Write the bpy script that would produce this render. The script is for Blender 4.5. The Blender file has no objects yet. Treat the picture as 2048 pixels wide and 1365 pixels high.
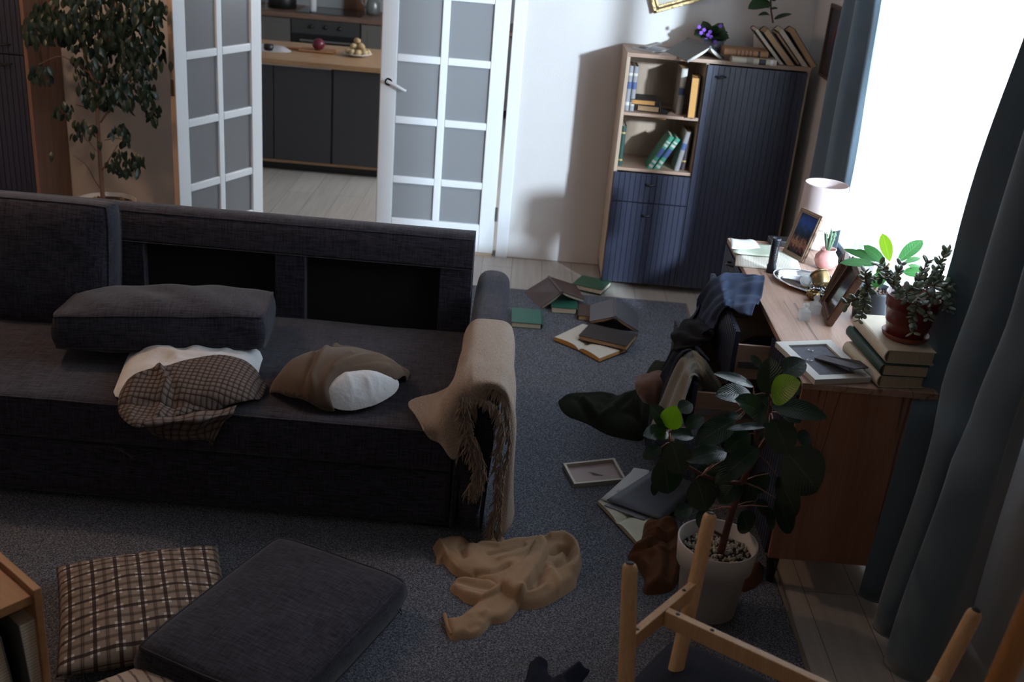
import bpy, bmesh, math, random
import numpy as np
from mathutils import Vector, Matrix, Euler
from mathutils.geometry import delaunay_2d_cdt

random.seed(7)
C = bpy.context.scene.collection
SC = bpy.context.scene

# ------------------------------------------------------------------ camera
CAM_H = 2.25
FPX = 2165.4
_p, _y, _r = [math.radians(a) for a in (22.955, -0.364, 4.997)]
_fwd = Vector((-math.sin(_y) * math.cos(_p), math.cos(_y) * math.cos(_p), -math.sin(_p)))
_rt0 = Vector((math.cos(_y), math.sin(_y), 0))
_up0 = _rt0.cross(_fwd)
_rt = math.cos(_r) * _rt0 + math.sin(_r) * _up0
_up = -math.sin(_r) * _rt0 + math.cos(_r) * _up0
cam_data = bpy.data.cameras.new('camera')
cam = bpy.data.objects.new('camera', cam_data)
C.objects.link(cam)
cam.matrix_world = Matrix(((_rt.x, _up.x, -_fwd.x, 0), (_rt.y, _up.y, -_fwd.y, 0), (_rt.z, _up.z, -_fwd.z, CAM_H), (0, 0, 0, 1)))
cam_data.sensor_width = 36
cam_data.lens = FPX * 36 / 2048
cam_data.clip_start = 0.05
cam_data.dof.use_dof = True
cam_data.dof.focus_distance = 3.9
cam_data.dof.aperture_fstop = 3.4
SC.camera = cam
SC.view_settings.view_transform = 'Standard'
SC.view_settings.look = 'None'
SC.view_settings.gamma = 1
SC.view_settings.use_curve_mapping = False
SC.view_settings.exposure = 0.0

# ------------------------------------------------------------------ sky and lights
world = bpy.data.worlds.new('world')
SC.world = world
world.use_nodes = True
_bg = world.node_tree.nodes['Background']
_bg.inputs[0].default_value = (0.80, 0.90, 1.0, 1)
_bg.inputs[1].default_value = 6.0


def light(name, kind, loc, power, color, size=0.1, target=None, **kw):
    d = bpy.data.lights.new(name, kind)
    d.energy = power
    d.color = color
    if kind == 'AREA':
        d.shape = 'RECTANGLE'
        d.size = size[0]
        d.size_y = size[1]
    else:
        d.shadow_soft_size = size
    for k, v in kw.items():
        setattr(d, k, v)
    o = bpy.data.objects.new(name, d)
    C.objects.link(o)
    o.location = loc
    if target is not None:
        o.rotation_euler = (Vector(target) - Vector(loc)).to_track_quat('-Z', 'Y').to_euler()
    return o


# low hard daylight entering obliquely through the window
light('sun_lamp', 'SPOT', (4.17, 0.20, 2.75), 8800, (0.68, 0.84, 1.0), 0.16, target=(0.6, 5.6, 1.1), spot_size=math.radians(50), spot_blend=0.3)
# daylight portal in the window opening
_po = light('window_portal', 'AREA', (1.80, 4.30, 1.55), 10, (1, 1, 1), (2.7, 2.1), target=(0.0, 4.30, 1.55))
_po.data.cycles.is_portal = True
# ceiling lamp over the sofa's left end, warm bulb
light('ceiling_bulb', 'POINT', (-2.55, 4.35, 2.55), 42, (1.0, 0.62, 0.38), 0.07)
# unseen lamp added to brighten the kitchen, and an added fill behind the camera
light('kitchen_fill', 'AREA', (1.2, 8.4, 1.9), 85, (0.84, 0.92, 1.0), (1.8, 1.3), target=(-1.6, 8.2, 0.4))
light('room_fill', 'AREA', (-0.6, -0.6, 2.55), 5, (1.0, 0.86, 0.78), (1.6, 1.6), target=(-0.4, 2.6, 0.2))


# ------------------------------------------------------------------ pixel <-> place helpers
def ray(px, py):
    return _rt * ((px - 1024) / FPX) - _up * ((py - 682.5) / FPX) + _fwd


def at_z(px, py, z):
    d = ray(px, py); t = (z - CAM_H) / d.z
    return Vector((d.x * t, d.y * t, z))


def at_y(px, py, y):
    d = ray(px, py); t = y / d.y
    return Vector((d.x * t, y, CAM_H + d.z * t))


def at_x(px, py, x):
    d = ray(px, py); t = x / d.x
    return Vector((x, d.y * t, CAM_H + d.z * t))


def hit(px, py, h):
    """first point under the ray on the height field z = h(x, y)"""
    d = ray(px, py); t = 1.5
    while t < 12:
        p = d * t
        if CAM_H + p.z <= h(p.x, p.y):
            break
        t += 0.004
    p = d * t
    return (p.x, p.y)


# ------------------------------------------------------------------ materials
def _nt(name):
    m = bpy.data.materials.new(name)
    m.use_nodes = True
    nt = m.node_tree
    b = nt.nodes['Principled BSDF']
    return m, nt, b


def nd(nt, typ, **kw):
    n = nt.nodes.new(typ)
    for k, v in kw.items():
        if k in n.inputs and not hasattr(n, k):
            n.inputs[k].default_value = v
        else:
            setattr(n, k, v)
    return n


def mat(name, col, rough=0.6, metal=0.0, spec=0.5, noise=None, bump=None, **kw):
    """noise=(scale, amount)  bump=(scale, strength)"""
    m, nt, b = _nt(name)
    b.inputs['Base Color'].default_value = (*col, 1)
    b.inputs['Roughness'].default_value = rough
    b.inputs['Metallic'].default_value = metal
    b.inputs['Specular IOR Level'].default_value = spec
    for k, v in kw.items():
        b.inputs[k.replace('_', ' ')].default_value = v
    tc = nd(nt, 'ShaderNodeTexCoord')
    if noise:
        n = nd(nt, 'ShaderNodeTexNoise'); n.inputs['Scale'].default_value = noise[0]; n.inputs['Detail'].default_value = 6
        nt.links.new(tc.outputs['Object'], n.inputs['Vector'])
        r = nd(nt, 'ShaderNodeMix'); r.data_type = 'RGBA'
        a = noise[1]
        r.inputs[6].default_value = (*[c * (1 - a) for c in col], 1)
        r.inputs[7].default_value = (*[min(1, c * (1 + a)) for c in col], 1)
        nt.links.new(n.outputs['Fac'], r.inputs[0])
        nt.links.new(r.outputs[2], b.inputs['Base Color'])
    if bump:
        n2 = nd(nt, 'ShaderNodeTexNoise'); n2.inputs['Scale'].default_value = bump[0]; n2.inputs['Detail'].default_value = 4
        nt.links.new(tc.outputs['Object'], n2.inputs['Vector'])
        bp = nd(nt, 'ShaderNodeBump'); bp.inputs['Strength'].default_value = bump[1]; bp.inputs['Distance'].default_value = 0.01
        nt.links.new(n2.outputs['Fac'], bp.inputs['Height'])
        nt.links.new(bp.outputs['Normal'], b.inputs['Normal'])
    return m


def ramp(nt, stops):
    r = nd(nt, 'ShaderNodeValToRGB')
    e = r.color_ramp.elements
    while len(e) > 1:
        e.remove(e[0])
    e[0].position = stops[0][0]; e[0].color = (*stops[0][1], 1)
    for p, c in stops[1:]:
        x = e.new(p); x.color = (*c, 1)
    return r


def melange(name, dark, lite, s=260, rough=0.95, bump=0.25, uv=False):
    """woven melange cloth: crossed thread noise"""
    m, nt, b = _nt(name)
    tc = nd(nt, 'ShaderNodeTexCoord')
    out = tc.outputs['UV'] if uv else tc.outputs['Object']
    facs = []
    for sc in ((s, s * .07, s * .07), (s * .07, s, s * .6), (s * .07, s * .5, s)):
        mp = nd(nt, 'ShaderNodeMapping'); mp.inputs['Scale'].default_value = sc
        nt.links.new(out, mp.inputs['Vector'])
        n = nd(nt, 'ShaderNodeTexNoise'); n.inputs['Scale'].default_value = 1.0; n.inputs['Detail'].default_value = 2
        nt.links.new(mp.outputs[0], n.inputs['Vector'])
        facs.append(n.outputs['Fac'])
    a = nd(nt, 'ShaderNodeMath', operation='ADD'); nt.links.new(facs[0], a.inputs[0]); nt.links.new(facs[1], a.inputs[1])
    a2 = nd(nt, 'ShaderNodeMath', operation='ADD'); nt.links.new(a.outputs[0], a2.inputs[0]); nt.links.new(facs[2], a2.inputs[1])
    mr = nd(nt, 'ShaderNodeMapRange'); mr.inputs['From Min'].default_value = 1.15; mr.inputs['From Max'].default_value = 1.85
    nt.links.new(a2.outputs[0], mr.inputs['Value'])
    mx = nd(nt, 'ShaderNodeMix'); mx.data_type = 'RGBA'
    mx.inputs[6].default_value = (*dark, 1); mx.inputs[7].default_value = (*lite, 1)
    nt.links.new(mr.outputs[0], mx.inputs[0]); nt.links.new(mx.outputs[2], b.inputs['Base Color'])
    bp = nd(nt, 'ShaderNodeBump'); bp.inputs['Strength'].default_value = bump; bp.inputs['Distance'].default_value = 0.002
    nt.links.new(mr.outputs[0], bp.inputs['Height']); nt.links.new(bp.outputs['Normal'], b.inputs['Normal'])
    b.inputs['Roughness'].default_value = rough
    b.inputs['Specular IOR Level'].default_value = 0.2
    b.inputs['Sheen Weight'].default_value = 0.15
    return m


def wood(name, c1, c2, grain='x', s=6.0, crack=None, rough=0.5, seed=0.0, bands=1.0):
    m, nt, b = _nt(name)
    tc = nd(nt, 'ShaderNodeTexCoord')
    st = {'x': (0.6, 9, 9), 'y': (9, 0.6, 9), 'z': (9, 9, 0.6)}[grain]
    mp = nd(nt, 'ShaderNodeMapping'); mp.inputs['Scale'].default_value = st; mp.inputs['Location'].default_value = (seed, seed * 1.7, seed * .6)
    nt.links.new(tc.outputs['Object'], mp.inputs['Vector'])
    n = nd(nt, 'ShaderNodeTexNoise'); n.inputs['Scale'].default_value = s * .4 * bands; n.inputs['Detail'].default_value = 8; n.inputs['Roughness'].default_value = .62; n.inputs['Distortion'].default_value = 0.6
    nt.links.new(mp.outputs[0], n.inputs['Vector'])
    rp = ramp(nt, [(0.3, c1), (0.5, [(a + d) / 2 for a, d in zip(c1, c2)]), (0.7, c2)])
    nt.links.new(n.outputs['Fac'], rp.inputs['Fac'])
    n3 = nd(nt, 'ShaderNodeTexNoise'); n3.inputs['Scale'].default_value = s * 5; n3.inputs['Detail'].default_value = 3
    nt.links.new(mp.outputs[0], n3.inputs['Vector'])
    mx0 = nd(nt, 'ShaderNodeMix'); mx0.data_type = 'RGBA'; mx0.blend_type = 'MULTIPLY'; mx0.inputs[0].default_value = 0.35
    nt.links.new(rp.outputs[0], mx0.inputs[6]); nt.links.new(n3.outputs['Fac'], mx0.inputs[7])
    last = mx0.outputs[2]
    if crack:
        st2 = [v * (0.9 if v > 1 else .55) for v in st]
        mp2 = nd(nt, 'ShaderNodeMapping'); mp2.inputs['Scale'].default_value = st2; mp2.inputs['Location'].default_value = (seed + 3.1, seed, seed)
        nt.links.new(tc.outputs['Object'], mp2.inputs['Vector'])
        v = nd(nt, 'ShaderNodeTexNoise'); v.inputs['Scale'].default_value = 0.62; v.inputs['Detail'].default_value = 4; v.inputs['Distortion'].default_value = 0.7
        nt.links.new(mp2.outputs[0], v.inputs['Vector'])
        sb = nd(nt, 'ShaderNodeMath', operation='SUBTRACT'); sb.inputs[1].default_value = 0.50; nt.links.new(v.outputs['Fac'], sb.inputs[0])
        ab = nd(nt, 'ShaderNodeMath', operation='ABSOLUTE'); nt.links.new(sb.outputs[0], ab.inputs[0])
        mr = nd(nt, 'ShaderNodeMapRange'); mr.inputs['From Min'].default_value = 0.0; mr.inputs['From Max'].default_value = 0.010; mr.inputs['To Min'].default_value = crack; mr.inputs['To Max'].default_value = 0
        nt.links.new(ab.outputs[0], mr.inputs['Value'])
        n4 = nd(nt, 'ShaderNodeTexNoise'); n4.inputs['Scale'].default_value = 2.2; nt.links.new(tc.outputs['Object'], n4.inputs['Vector'])
        g = nd(nt, 'ShaderNodeMath', operation='GREATER_THAN'); g.inputs[1].default_value = 0.47; nt.links.new(n4.outputs['Fac'], g.inputs[0])
        mu = nd(nt, 'ShaderNodeMath', operation='MULTIPLY'); nt.links.new(mr.outputs[0], mu.inputs[0]); nt.links.new(g.outputs[0], mu.inputs[1])
        mx = nd(nt, 'ShaderNodeMix'); mx.data_type = 'RGBA'; mx.inputs[7].default_value = (*[c * .18 for c in c1], 1)
        nt.links.new(mu.outputs[0], mx.inputs[0]); nt.links.new(last, mx.inputs[6]); last = mx.outputs[2]
    nt.links.new(last, b.inputs['Base Color'])
    bp = nd(nt, 'ShaderNodeBump'); bp.inputs['Strength'].default_value = 0.15; bp.inputs['Distance'].default_value = 0.003
    nt.links.new(n3.outputs['Fac'], bp.inputs['Height']); nt.links.new(bp.outputs['Normal'], b.inputs['Normal'])
    b.inputs['Roughness'].default_value = rough
    return m


def planks(name, c1, c2, w=0.19, length=1.3):
    m, nt, b = _nt(name)
    tc = nd(nt, 'ShaderNodeTexCoord')
    mp = nd(nt, 'ShaderNodeMapping'); mp.inputs['Rotation'].default_value = (0, 0, math.radians(90))
    nt.links.new(tc.outputs['Object'], mp.inputs['Vector'])
    br = nd(nt, 'ShaderNodeTexBrick')
    br.inputs['Color1'].default_value = (*c1, 1); br.inputs['Color2'].default_value = (*c2, 1); br.inputs['Mortar'].default_value = (*[c * .35 for c in c1], 1)
    br.inputs['Scale'].default_value = 1; br.inputs['Mortar Size'].default_value = 0.0016; br.inputs['Brick Width'].default_value = length; br.inputs['Row Height'].default_value = w
    nt.links.new(mp.outputs[0], br.inputs['Vector'])
    mp2 = nd(nt, 'ShaderNodeMapping'); mp2.inputs['Scale'].default_value = (40, 2.2, 10)
    nt.links.new(tc.outputs['Object'], mp2.inputs['Vector'])
    n = nd(nt, 'ShaderNodeTexNoise'); n.inputs['Scale'].default_value = 1; n.inputs['Detail'].default_value = 6
    nt.links.new(mp2.outputs[0], n.inputs['Vector'])
    mr = nd(nt, 'ShaderNodeMapRange'); mr.inputs['To Min'].default_value = .72; mr.inputs['To Max'].default_value = 1.18
    nt.links.new(n.outputs['Fac'], mr.inputs['Value'])
    mx = nd(nt, 'ShaderNodeMix'); mx.data_type = 'RGBA'; mx.blend_type = 'MULTIPLY'; mx.inputs[0].default_value = 1
    nt.links.new(br.outputs['Color'], mx.inputs[6]); nt.links.new(mr.outputs[0], mx.inputs[7])
    nt.links.new(mx.outputs[2], b.inputs['Base Color'])
    b.inputs['Roughness'].default_value = 0.42
    return m


def stripes(name, base, line, n, lo=0.35, axis='Y', rough=.8, uvscale=1.0):
    """printed text lines / page edges: thin lines along one UV axis broken by noise"""
    m, nt, b = _nt(name)
    tc = nd(nt, 'ShaderNodeTexCoord')
    sx = nd(nt, 'ShaderNodeSeparateXYZ'); nt.links.new(tc.outputs['UV'], sx.inputs[0])
    mu = nd(nt, 'ShaderNodeMath', operation='MULTIPLY'); mu.inputs[1].default_value = n; nt.links.new(sx.outputs[axis], mu.inputs[0])
    fr = nd(nt, 'ShaderNodeMath', operation='FRACT'); nt.links.new(mu.outputs[0], fr.inputs[0])
    lt = nd(nt, 'ShaderNodeMath', operation='LESS_THAN'); lt.inputs[1].default_value = lo; nt.links.new(fr.outputs[0], lt.inputs[0])
    no = nd(nt, 'ShaderNodeTexNoise'); no.inputs['Scale'].default_value = 90; nt.links.new(tc.outputs['UV'], no.inputs['Vector'])
    g = nd(nt, 'ShaderNodeMath', operation='GREATER_THAN'); g.inputs[1].default_value = .42; nt.links.new(no.outputs['Fac'], g.inputs[0])
    m2 = nd(nt, 'ShaderNodeMath', operation='MULTIPLY'); nt.links.new(lt.outputs[0], m2.inputs[0]); nt.links.new(g.outputs[0], m2.inputs[1])
    mx = nd(nt, 'ShaderNodeMix'); mx.data_type = 'RGBA'; mx.inputs[6].default_value = (*base, 1); mx.inputs[7].default_value = (*line, 1)
    nt.links.new(m2.outputs[0], mx.inputs[0]); nt.links.new(mx.outputs[2], b.inputs['Base Color'])
    b.inputs['Roughness'].default_value = rough
    return m


def glassy(name, tint=(1, 1, 1), trans=0.85, rough=0.05, body=None):
    """thin glass: transparent + glossy (+ diffuse body when frosted)"""
    m = bpy.data.materials.new(name); m.use_nodes = True
    nt = m.node_tree; nt.nodes.clear()
    out = nd(nt, 'ShaderNodeOutputMaterial')
    tr = nd(nt, 'ShaderNodeBsdfTransparent'); tr.inputs[0].default_value = (*tint, 1)
    gl = nd(nt, 'ShaderNodeBsdfGlossy'); gl.inputs['Roughness'].default_value = rough
    mx = nd(nt, 'ShaderNodeMixShader'); mx.inputs[0].default_value = 1 - trans
    nt.links.new(tr.outputs[0], mx.inputs[1])
    if body:
        df = nd(nt, 'ShaderNodeBsdfDiffuse'); df.inputs[0].default_value = (*body, 1)
        tl = nd(nt, 'ShaderNodeBsdfTranslucent'); tl.inputs[0].default_value = (*body, 1)
        m2 = nd(nt, 'ShaderNodeMixShader'); m2.inputs[0].default_value = .66
        nt.links.new(df.outputs[0], m2.inputs[1]); nt.links.new(tl.outputs[0], m2.inputs[2])
        m3 = nd(nt, 'ShaderNodeMixShader'); m3.inputs[0].default_value = .08
        nt.links.new(m2.outputs[0], m3.inputs[1]); nt.links.new(gl.outputs[0], m3.inputs[2])
        nt.links.new(m3.outputs[0], mx.inputs[2])
    else:
        nt.links.new(gl.outputs[0], mx.inputs[2])
    nt.links.new(mx.outputs[0], out.inputs[0])
    return m


# ------------------------------------------------------------------ mesh builder
class MB:
    def __init__(s):
        s.v = []; s.f = []; s.mi = []; s.sm = []; s.uv = []

    def add(s, vs, fs, mi=0, smooth=False, uvs=None, M=None):
        o = len(s.v)
        if M is not None:
            vs = [M @ Vector(v) for v in vs]
        s.v += [tuple(v) for v in vs]
        for k, f in enumerate(fs):
            s.f.append(tuple(i + o for i in f)); s.mi.append(mi); s.sm.append(smooth)
            s.uv.append([uvs[i] for i in f] if uvs else None)
        return s

    def box(s, x0, x1, y0, y1, z0, z1, mi=0, M=None):
        vs = [(x, y, z) for z in (z0, z1) for y in (y0, y1) for x in (x0, x1)]
        fs = [(0, 2, 3, 1), (4, 5, 7, 6), (0, 1, 5, 4), (2, 6, 7, 3), (0, 4, 6, 2), (1, 3, 7, 5)]
        uvs = [(0, 0), (1, 0), (0, 1), (1, 1), (0, 0), (1, 0), (0, 1), (1, 1)]
        return s.add(vs, fs, mi, False, uvs, M)

    def beam(s, a, b, w, h, up=(0, 0, 1), mi=0):
        a = Vector(a); b = Vector(b); d = (b - a).normalized(); up = Vector(up)
        r = d.cross(up).normalized(); u = r.cross(d)
        vs = []
        for p in (a, b):
            for su, sr in ((-1, -1), (-1, 1), (1, 1), (1, -1)):
                vs.append(p + r * sr * w / 2 + u * su * h / 2)
        return s.add(vs, [(0, 1, 2, 3), (7, 6, 5, 4), (0, 4, 5, 1), (1, 5, 6, 2), (2, 6, 7, 3), (3, 7, 4, 0)], mi)

    def grid(s, P, mi=0, closeu=False, smooth=True, M=None, uvs=(1, 1), flip=False):
        P = np.asarray(P, dtype=float); nu, nv = P.shape[:2]
        vs = [tuple(p) for p in P.reshape(-1, 3)]
        uv = [(i / (nu - 1) * uvs[0], j / (nv - 1) * uvs[1]) for i in range(nu) for j in range(nv)]
        fs = []
        for i in range(nu if closeu else nu - 1):
            for j in range(nv - 1):
                a = i * nv + j; b = ((i + 1) % nu) * nv + j
                q = (a, b, b + 1, a + 1)
                fs.append(q[::-1] if flip else q)
        return s.add(vs, fs, mi, smooth, uv, M)

    def lathe(s, prof, n=32, mi=0, M=None, smooth=True, center=(0, 0, 0)):
        P = [[(center[0] + r * math.cos(2 * math.pi * k / n), center[1] + r * math.sin(2 * math.pi * k / n), center[2] + z) for r, z in prof] for k in range(n)]
        return s.grid(P, mi, closeu=True, smooth=smooth, M=M)

    def tube(s, pts, rad, n=8, mi=0, caps=True, smooth=True):
        pts = [Vector(p) for p in pts]
        if not hasattr(rad, '__len__'):
            rad = [rad] * len(pts)
        rings = []; ref = None
        for i, p in enumerate(pts):
            d = (pts[min(i + 1, len(pts) - 1)] - pts[max(i - 1, 0)])
            if d.length < 1e-9: d = Vector((0, 0, 1))
            d.normalize()
            if ref is None:
                ref = d.orthogonal().normalized()
            ref = (ref - d * ref.dot(d))
            if ref.length < 1e-6: ref = d.orthogonal()
            ref.normalize(); b = d.cross(ref)
            rings.append([p + (ref * math.cos(2 * math.pi * k / n) + b * math.sin(2 * math.pi * k / n)) * rad[i] for k in range(n)])
        P = np.array([[tuple(r[k]) for r in rings] for k in range(n)])
        s.grid(P, mi, closeu=True, smooth=smooth)
        if caps:
            o = len(s.v)
            s.add([tuple(q) for q in rings[0]], [tuple(range(n))], mi); s.add([tuple(q) for q in rings[-1]], [tuple(range(n))[::-1]], mi)
        return s

    def ball(s, c, r, n=12, mi=0, sc=(1, 1, 1), M=None):
        prof = [(math.sin(math.pi * k / n) * r, -math.cos(math.pi * k / n) * r) for k in range(n + 1)]
        P = [[(c[0] + sc[0] * a * math.cos(2 * math.pi * k / (n + 4)), c[1] + sc[1] * a * math.sin(2 * math.pi * k / (n + 4)), c[2] + sc[2] * z) for a, z in prof] for k in range(n + 4)]
        return s.grid(P, mi, closeu=True, M=M)

    def prism(s, poly, y0, y1, mi=0, M=None, smooth=False, axis='y', capmi=None):
        """extrude a closed 2-D outline (x, z) along y"""
        n = len(poly)
        f3 = {'y': lambda p, t: (p[0], t, p[1]), 'z': lambda p, t: (p[0], p[1], t), 'x': lambda p, t: (t, p[0], p[1])}[axis]
        vs = [f3(p, y0) for p in poly] + [f3(p, y1) for p in poly]
        uvs = [(i / n, 0) for i in range(n)] + [(i / n, 1) for i in range(n)]
        s.add(vs, [(i, (i + 1) % n, (i + 1) % n + n, i + n) for i in range(n)], mi, smooth, uvs, M)
        cm = mi if capmi is None else capmi
        s.add([f3(p, y0) for p in poly], [tuple(range(n))[::-1]], cm, False, None, M)
        s.add([f3(p, y1) for p in poly], [tuple(range(n))], cm, False, None, M)
        return s

    def leaf(s, base, tip, width, normal, bend=0.12, fold=0.12, mi=0, nseg=7, shape=0.8, cup=0.0, mid=None):
        base = Vector(base); tip = Vector(tip); ax = tip - base; L = ax.length; ax.normalize()
        nrm = Vector(normal); nrm = nrm - ax * nrm.dot(ax)
        if nrm.length < 1e-5: nrm = ax.orthogonal()
        nrm.normalize(); sd = ax.cross(nrm)
        P = []
        for j in (-1, -.5, 0, .5, 1):
            row = []
            for i in range(nseg + 1):
                t = i / nseg
                w = width / 2 * (math.sin(math.pi * min(1, t ** shape)) ** 0.62 if 0 < t < 1 else 0.02)
                off = nrm * (bend * L * (math.sin(math.pi * t)) * .8 + fold * abs(j) * w - cup * L * t * t)
                row.append(tuple(base + ax * L * t + sd * j * w + off))
            P.append(row)
        return s.grid(P, mi, uvs=(1, 1))

    def build(s, name, mats, parent=None, bevel=None, solid=None, sub=None, seg=2, angle=40, autosmooth=False, clean=False):
        off = OFF.get(parent, Vector((0, 0, 0))) if parent is not None else Vector((0, 0, 0))
        me = bpy.data.meshes.new(name)
        me.from_pydata([(v[0] - off.x, v[1] - off.y, v[2] - off.z) for v in s.v], [], s.f)
        if not isinstance(mats, (list, tuple)): mats = [mats]
        for m in mats: me.materials.append(m)
        me.polygons.foreach_set('material_index', s.mi)
        me.polygons.foreach_set('use_smooth', s.sm)
        if any(u is not None for u in s.uv):
            ul = me.uv_layers.new(name='UVMap'); k = 0
            for f, u in zip(s.f, s.uv):
                for q in range(len(f)):
                    ul.data[k].uv = u[q] if u else (0, 0)
                    k += 1
        me.update()
        if clean:
            bm = bmesh.new(); bm.from_mesh(me)
            bmesh.ops.remove_doubles(bm, verts=bm.verts, dist=1e-5)
            bmesh.ops.recalc_face_normals(bm, faces=bm.faces)
            bm.to_mesh(me); bm.free()
        o = bpy.data.objects.new(name, me); C.objects.link(o)
        if parent is not None:
            o.parent = parent; OFF[o] = off
        if bevel:
            md = o.modifiers.new('bevel', 'BEVEL'); md.width = bevel; md.segments = seg; md.limit_method = 'ANGLE'; md.angle_limit = math.radians(angle)
            me.polygons.foreach_set('use_smooth', [True] * len(me.polygons))
            w = o.modifiers.new('wn', 'WEIGHTED_NORMAL'); w.keep_sharp = False
        if sub:
            md = o.modifiers.new('sub', 'SUBSURF'); md.levels = sub; md.render_levels = sub
        if solid:
            md = o.modifiers.new('solid', 'SOLIDIFY'); md.thickness = solid; md.offset = 0
        return o


OFF = {}


def tag(o, label, cat, group=None, kind=None):
    o['label'] = label; o['category'] = cat
    if group: o['group'] = group
    if kind: o['kind'] = kind
    return o


def thing(name, label, cat, loc=(0, 0, 0), group=None):
    """an Empty at the thing's base; its parts are given in world coordinates"""
    o = bpy.data.objects.new(name, None); C.objects.link(o); o.empty_display_size = 0.05
    o.location = loc; OFF[o] = Vector(loc)
    return tag(o, label, cat, group)


def lthing(name, label, cat, M, group=None):
    """an Empty with its own frame; parts are given in that frame"""
    o = bpy.data.objects.new(name, None); C.objects.link(o); o.empty_display_size = 0.05
    o.matrix_world = M; OFF[o] = Vector((0, 0, 0))
    return tag(o, label, cat, group)


def frame(o, x, y, z=None):
    """matrix from an origin and (roughly) perpendicular axes"""
    x = Vector(x).normalized()
    if z is None:
        y = Vector(y); y = (y - x * y.dot(x)).normalized(); z = x.cross(y)
    o = Vector(o)
    return Matrix(((x.x, y.x, z.x, o.x), (x.y, y.y, z.y, o.y), (x.z, y.z, z.z, o.z), (0, 0, 0, 1)))


def struct(name, mb, m, **kw):
    o = mb.build(name, m, **kw); o['kind'] = 'structure'
    return o


# ------------------------------------------------------------------ soft shapes
def crom(P, n):
    """Catmull-Rom through the rows of P (k, ...) -> n samples"""
    P = np.asarray(P, dtype=float); k = len(P)
    Q = np.concatenate([[2 * P[0] - P[1]], P, [2 * P[-1] - P[-2]]])
    t = np.linspace(0, k - 1 - 1e-9, n); i = t.astype(int); f = t - i
    f = f.reshape((-1,) + (1,) * (P.ndim - 1))
    a, b, c, d = Q[i], Q[i + 1], Q[i + 2], Q[i + 3]
    return 0.5 * ((2 * b) + (-a + c) * f + (2 * a - 5 * b + 4 * c - d) * f ** 2 + (-a + 3 * b - 3 * c + d) * f ** 3)


def gnormals(S):
    du = np.gradient(S, axis=0); dv = np.gradient(S, axis=1)
    n = np.cross(du, dv); n /= np.maximum(np.linalg.norm(n, axis=2, keepdims=True), 1e-9)
    return n


def drape(ctrl, nu=60, nv=60, ripple=None, seed=0, rough=0.0):
    """smooth cloth surface through control rows; ripple(u, v) moves it along its normal"""
    K = np.array([[tuple(p) for p in row] for row in ctrl], dtype=float)
    S = crom(K, nu); S = np.swapaxes(crom(np.swapaxes(S, 0, 1), nv), 0, 1)
    n = gnormals(S)
    u, v = np.meshgrid(np.linspace(0, 1, nu), np.linspace(0, 1, nv), indexing='ij')
    d = np.zeros((nu, nv))
    if ripple: d = d + ripple(u, v)
    if rough:
        rs = np.random.RandomState(seed)
        for k in range(7):
            fx, fy = rs.uniform(2, 9, 2); ph = rs.uniform(0, 6.3, 2)
            d = d + rough / 3 * np.sin(fx * u * 6.28 / 2 + ph[0] + 1.5 * np.sin(fy * v)) * np.sin(fy * v * 6.28 / 2 + ph[1])
    return S + n * d[..., None]


def chaikin(P, it=2):
    P = [np.array(p, dtype=float) for p in P]
    for _ in range(it):
        Q = []
        for i in range(len(P)):
            a, b = P[i], P[(i + 1) % len(P)]
            Q += [a * .75 + b * .25, a * .25 + b * .75]
        P = Q
    return P


def seg_dist(X, Y, A, B):
    ax, ay = A; bx, by = B; dx, dy = bx - ax, by - ay
    L = dx * dx + dy * dy + 1e-12
    t = np.clip(((X - ax) * dx + (Y - ay) * dy) / L, 0, 1)
    return np.hypot(X - ax - t * dx, Y - ay - t * dy)


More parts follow.
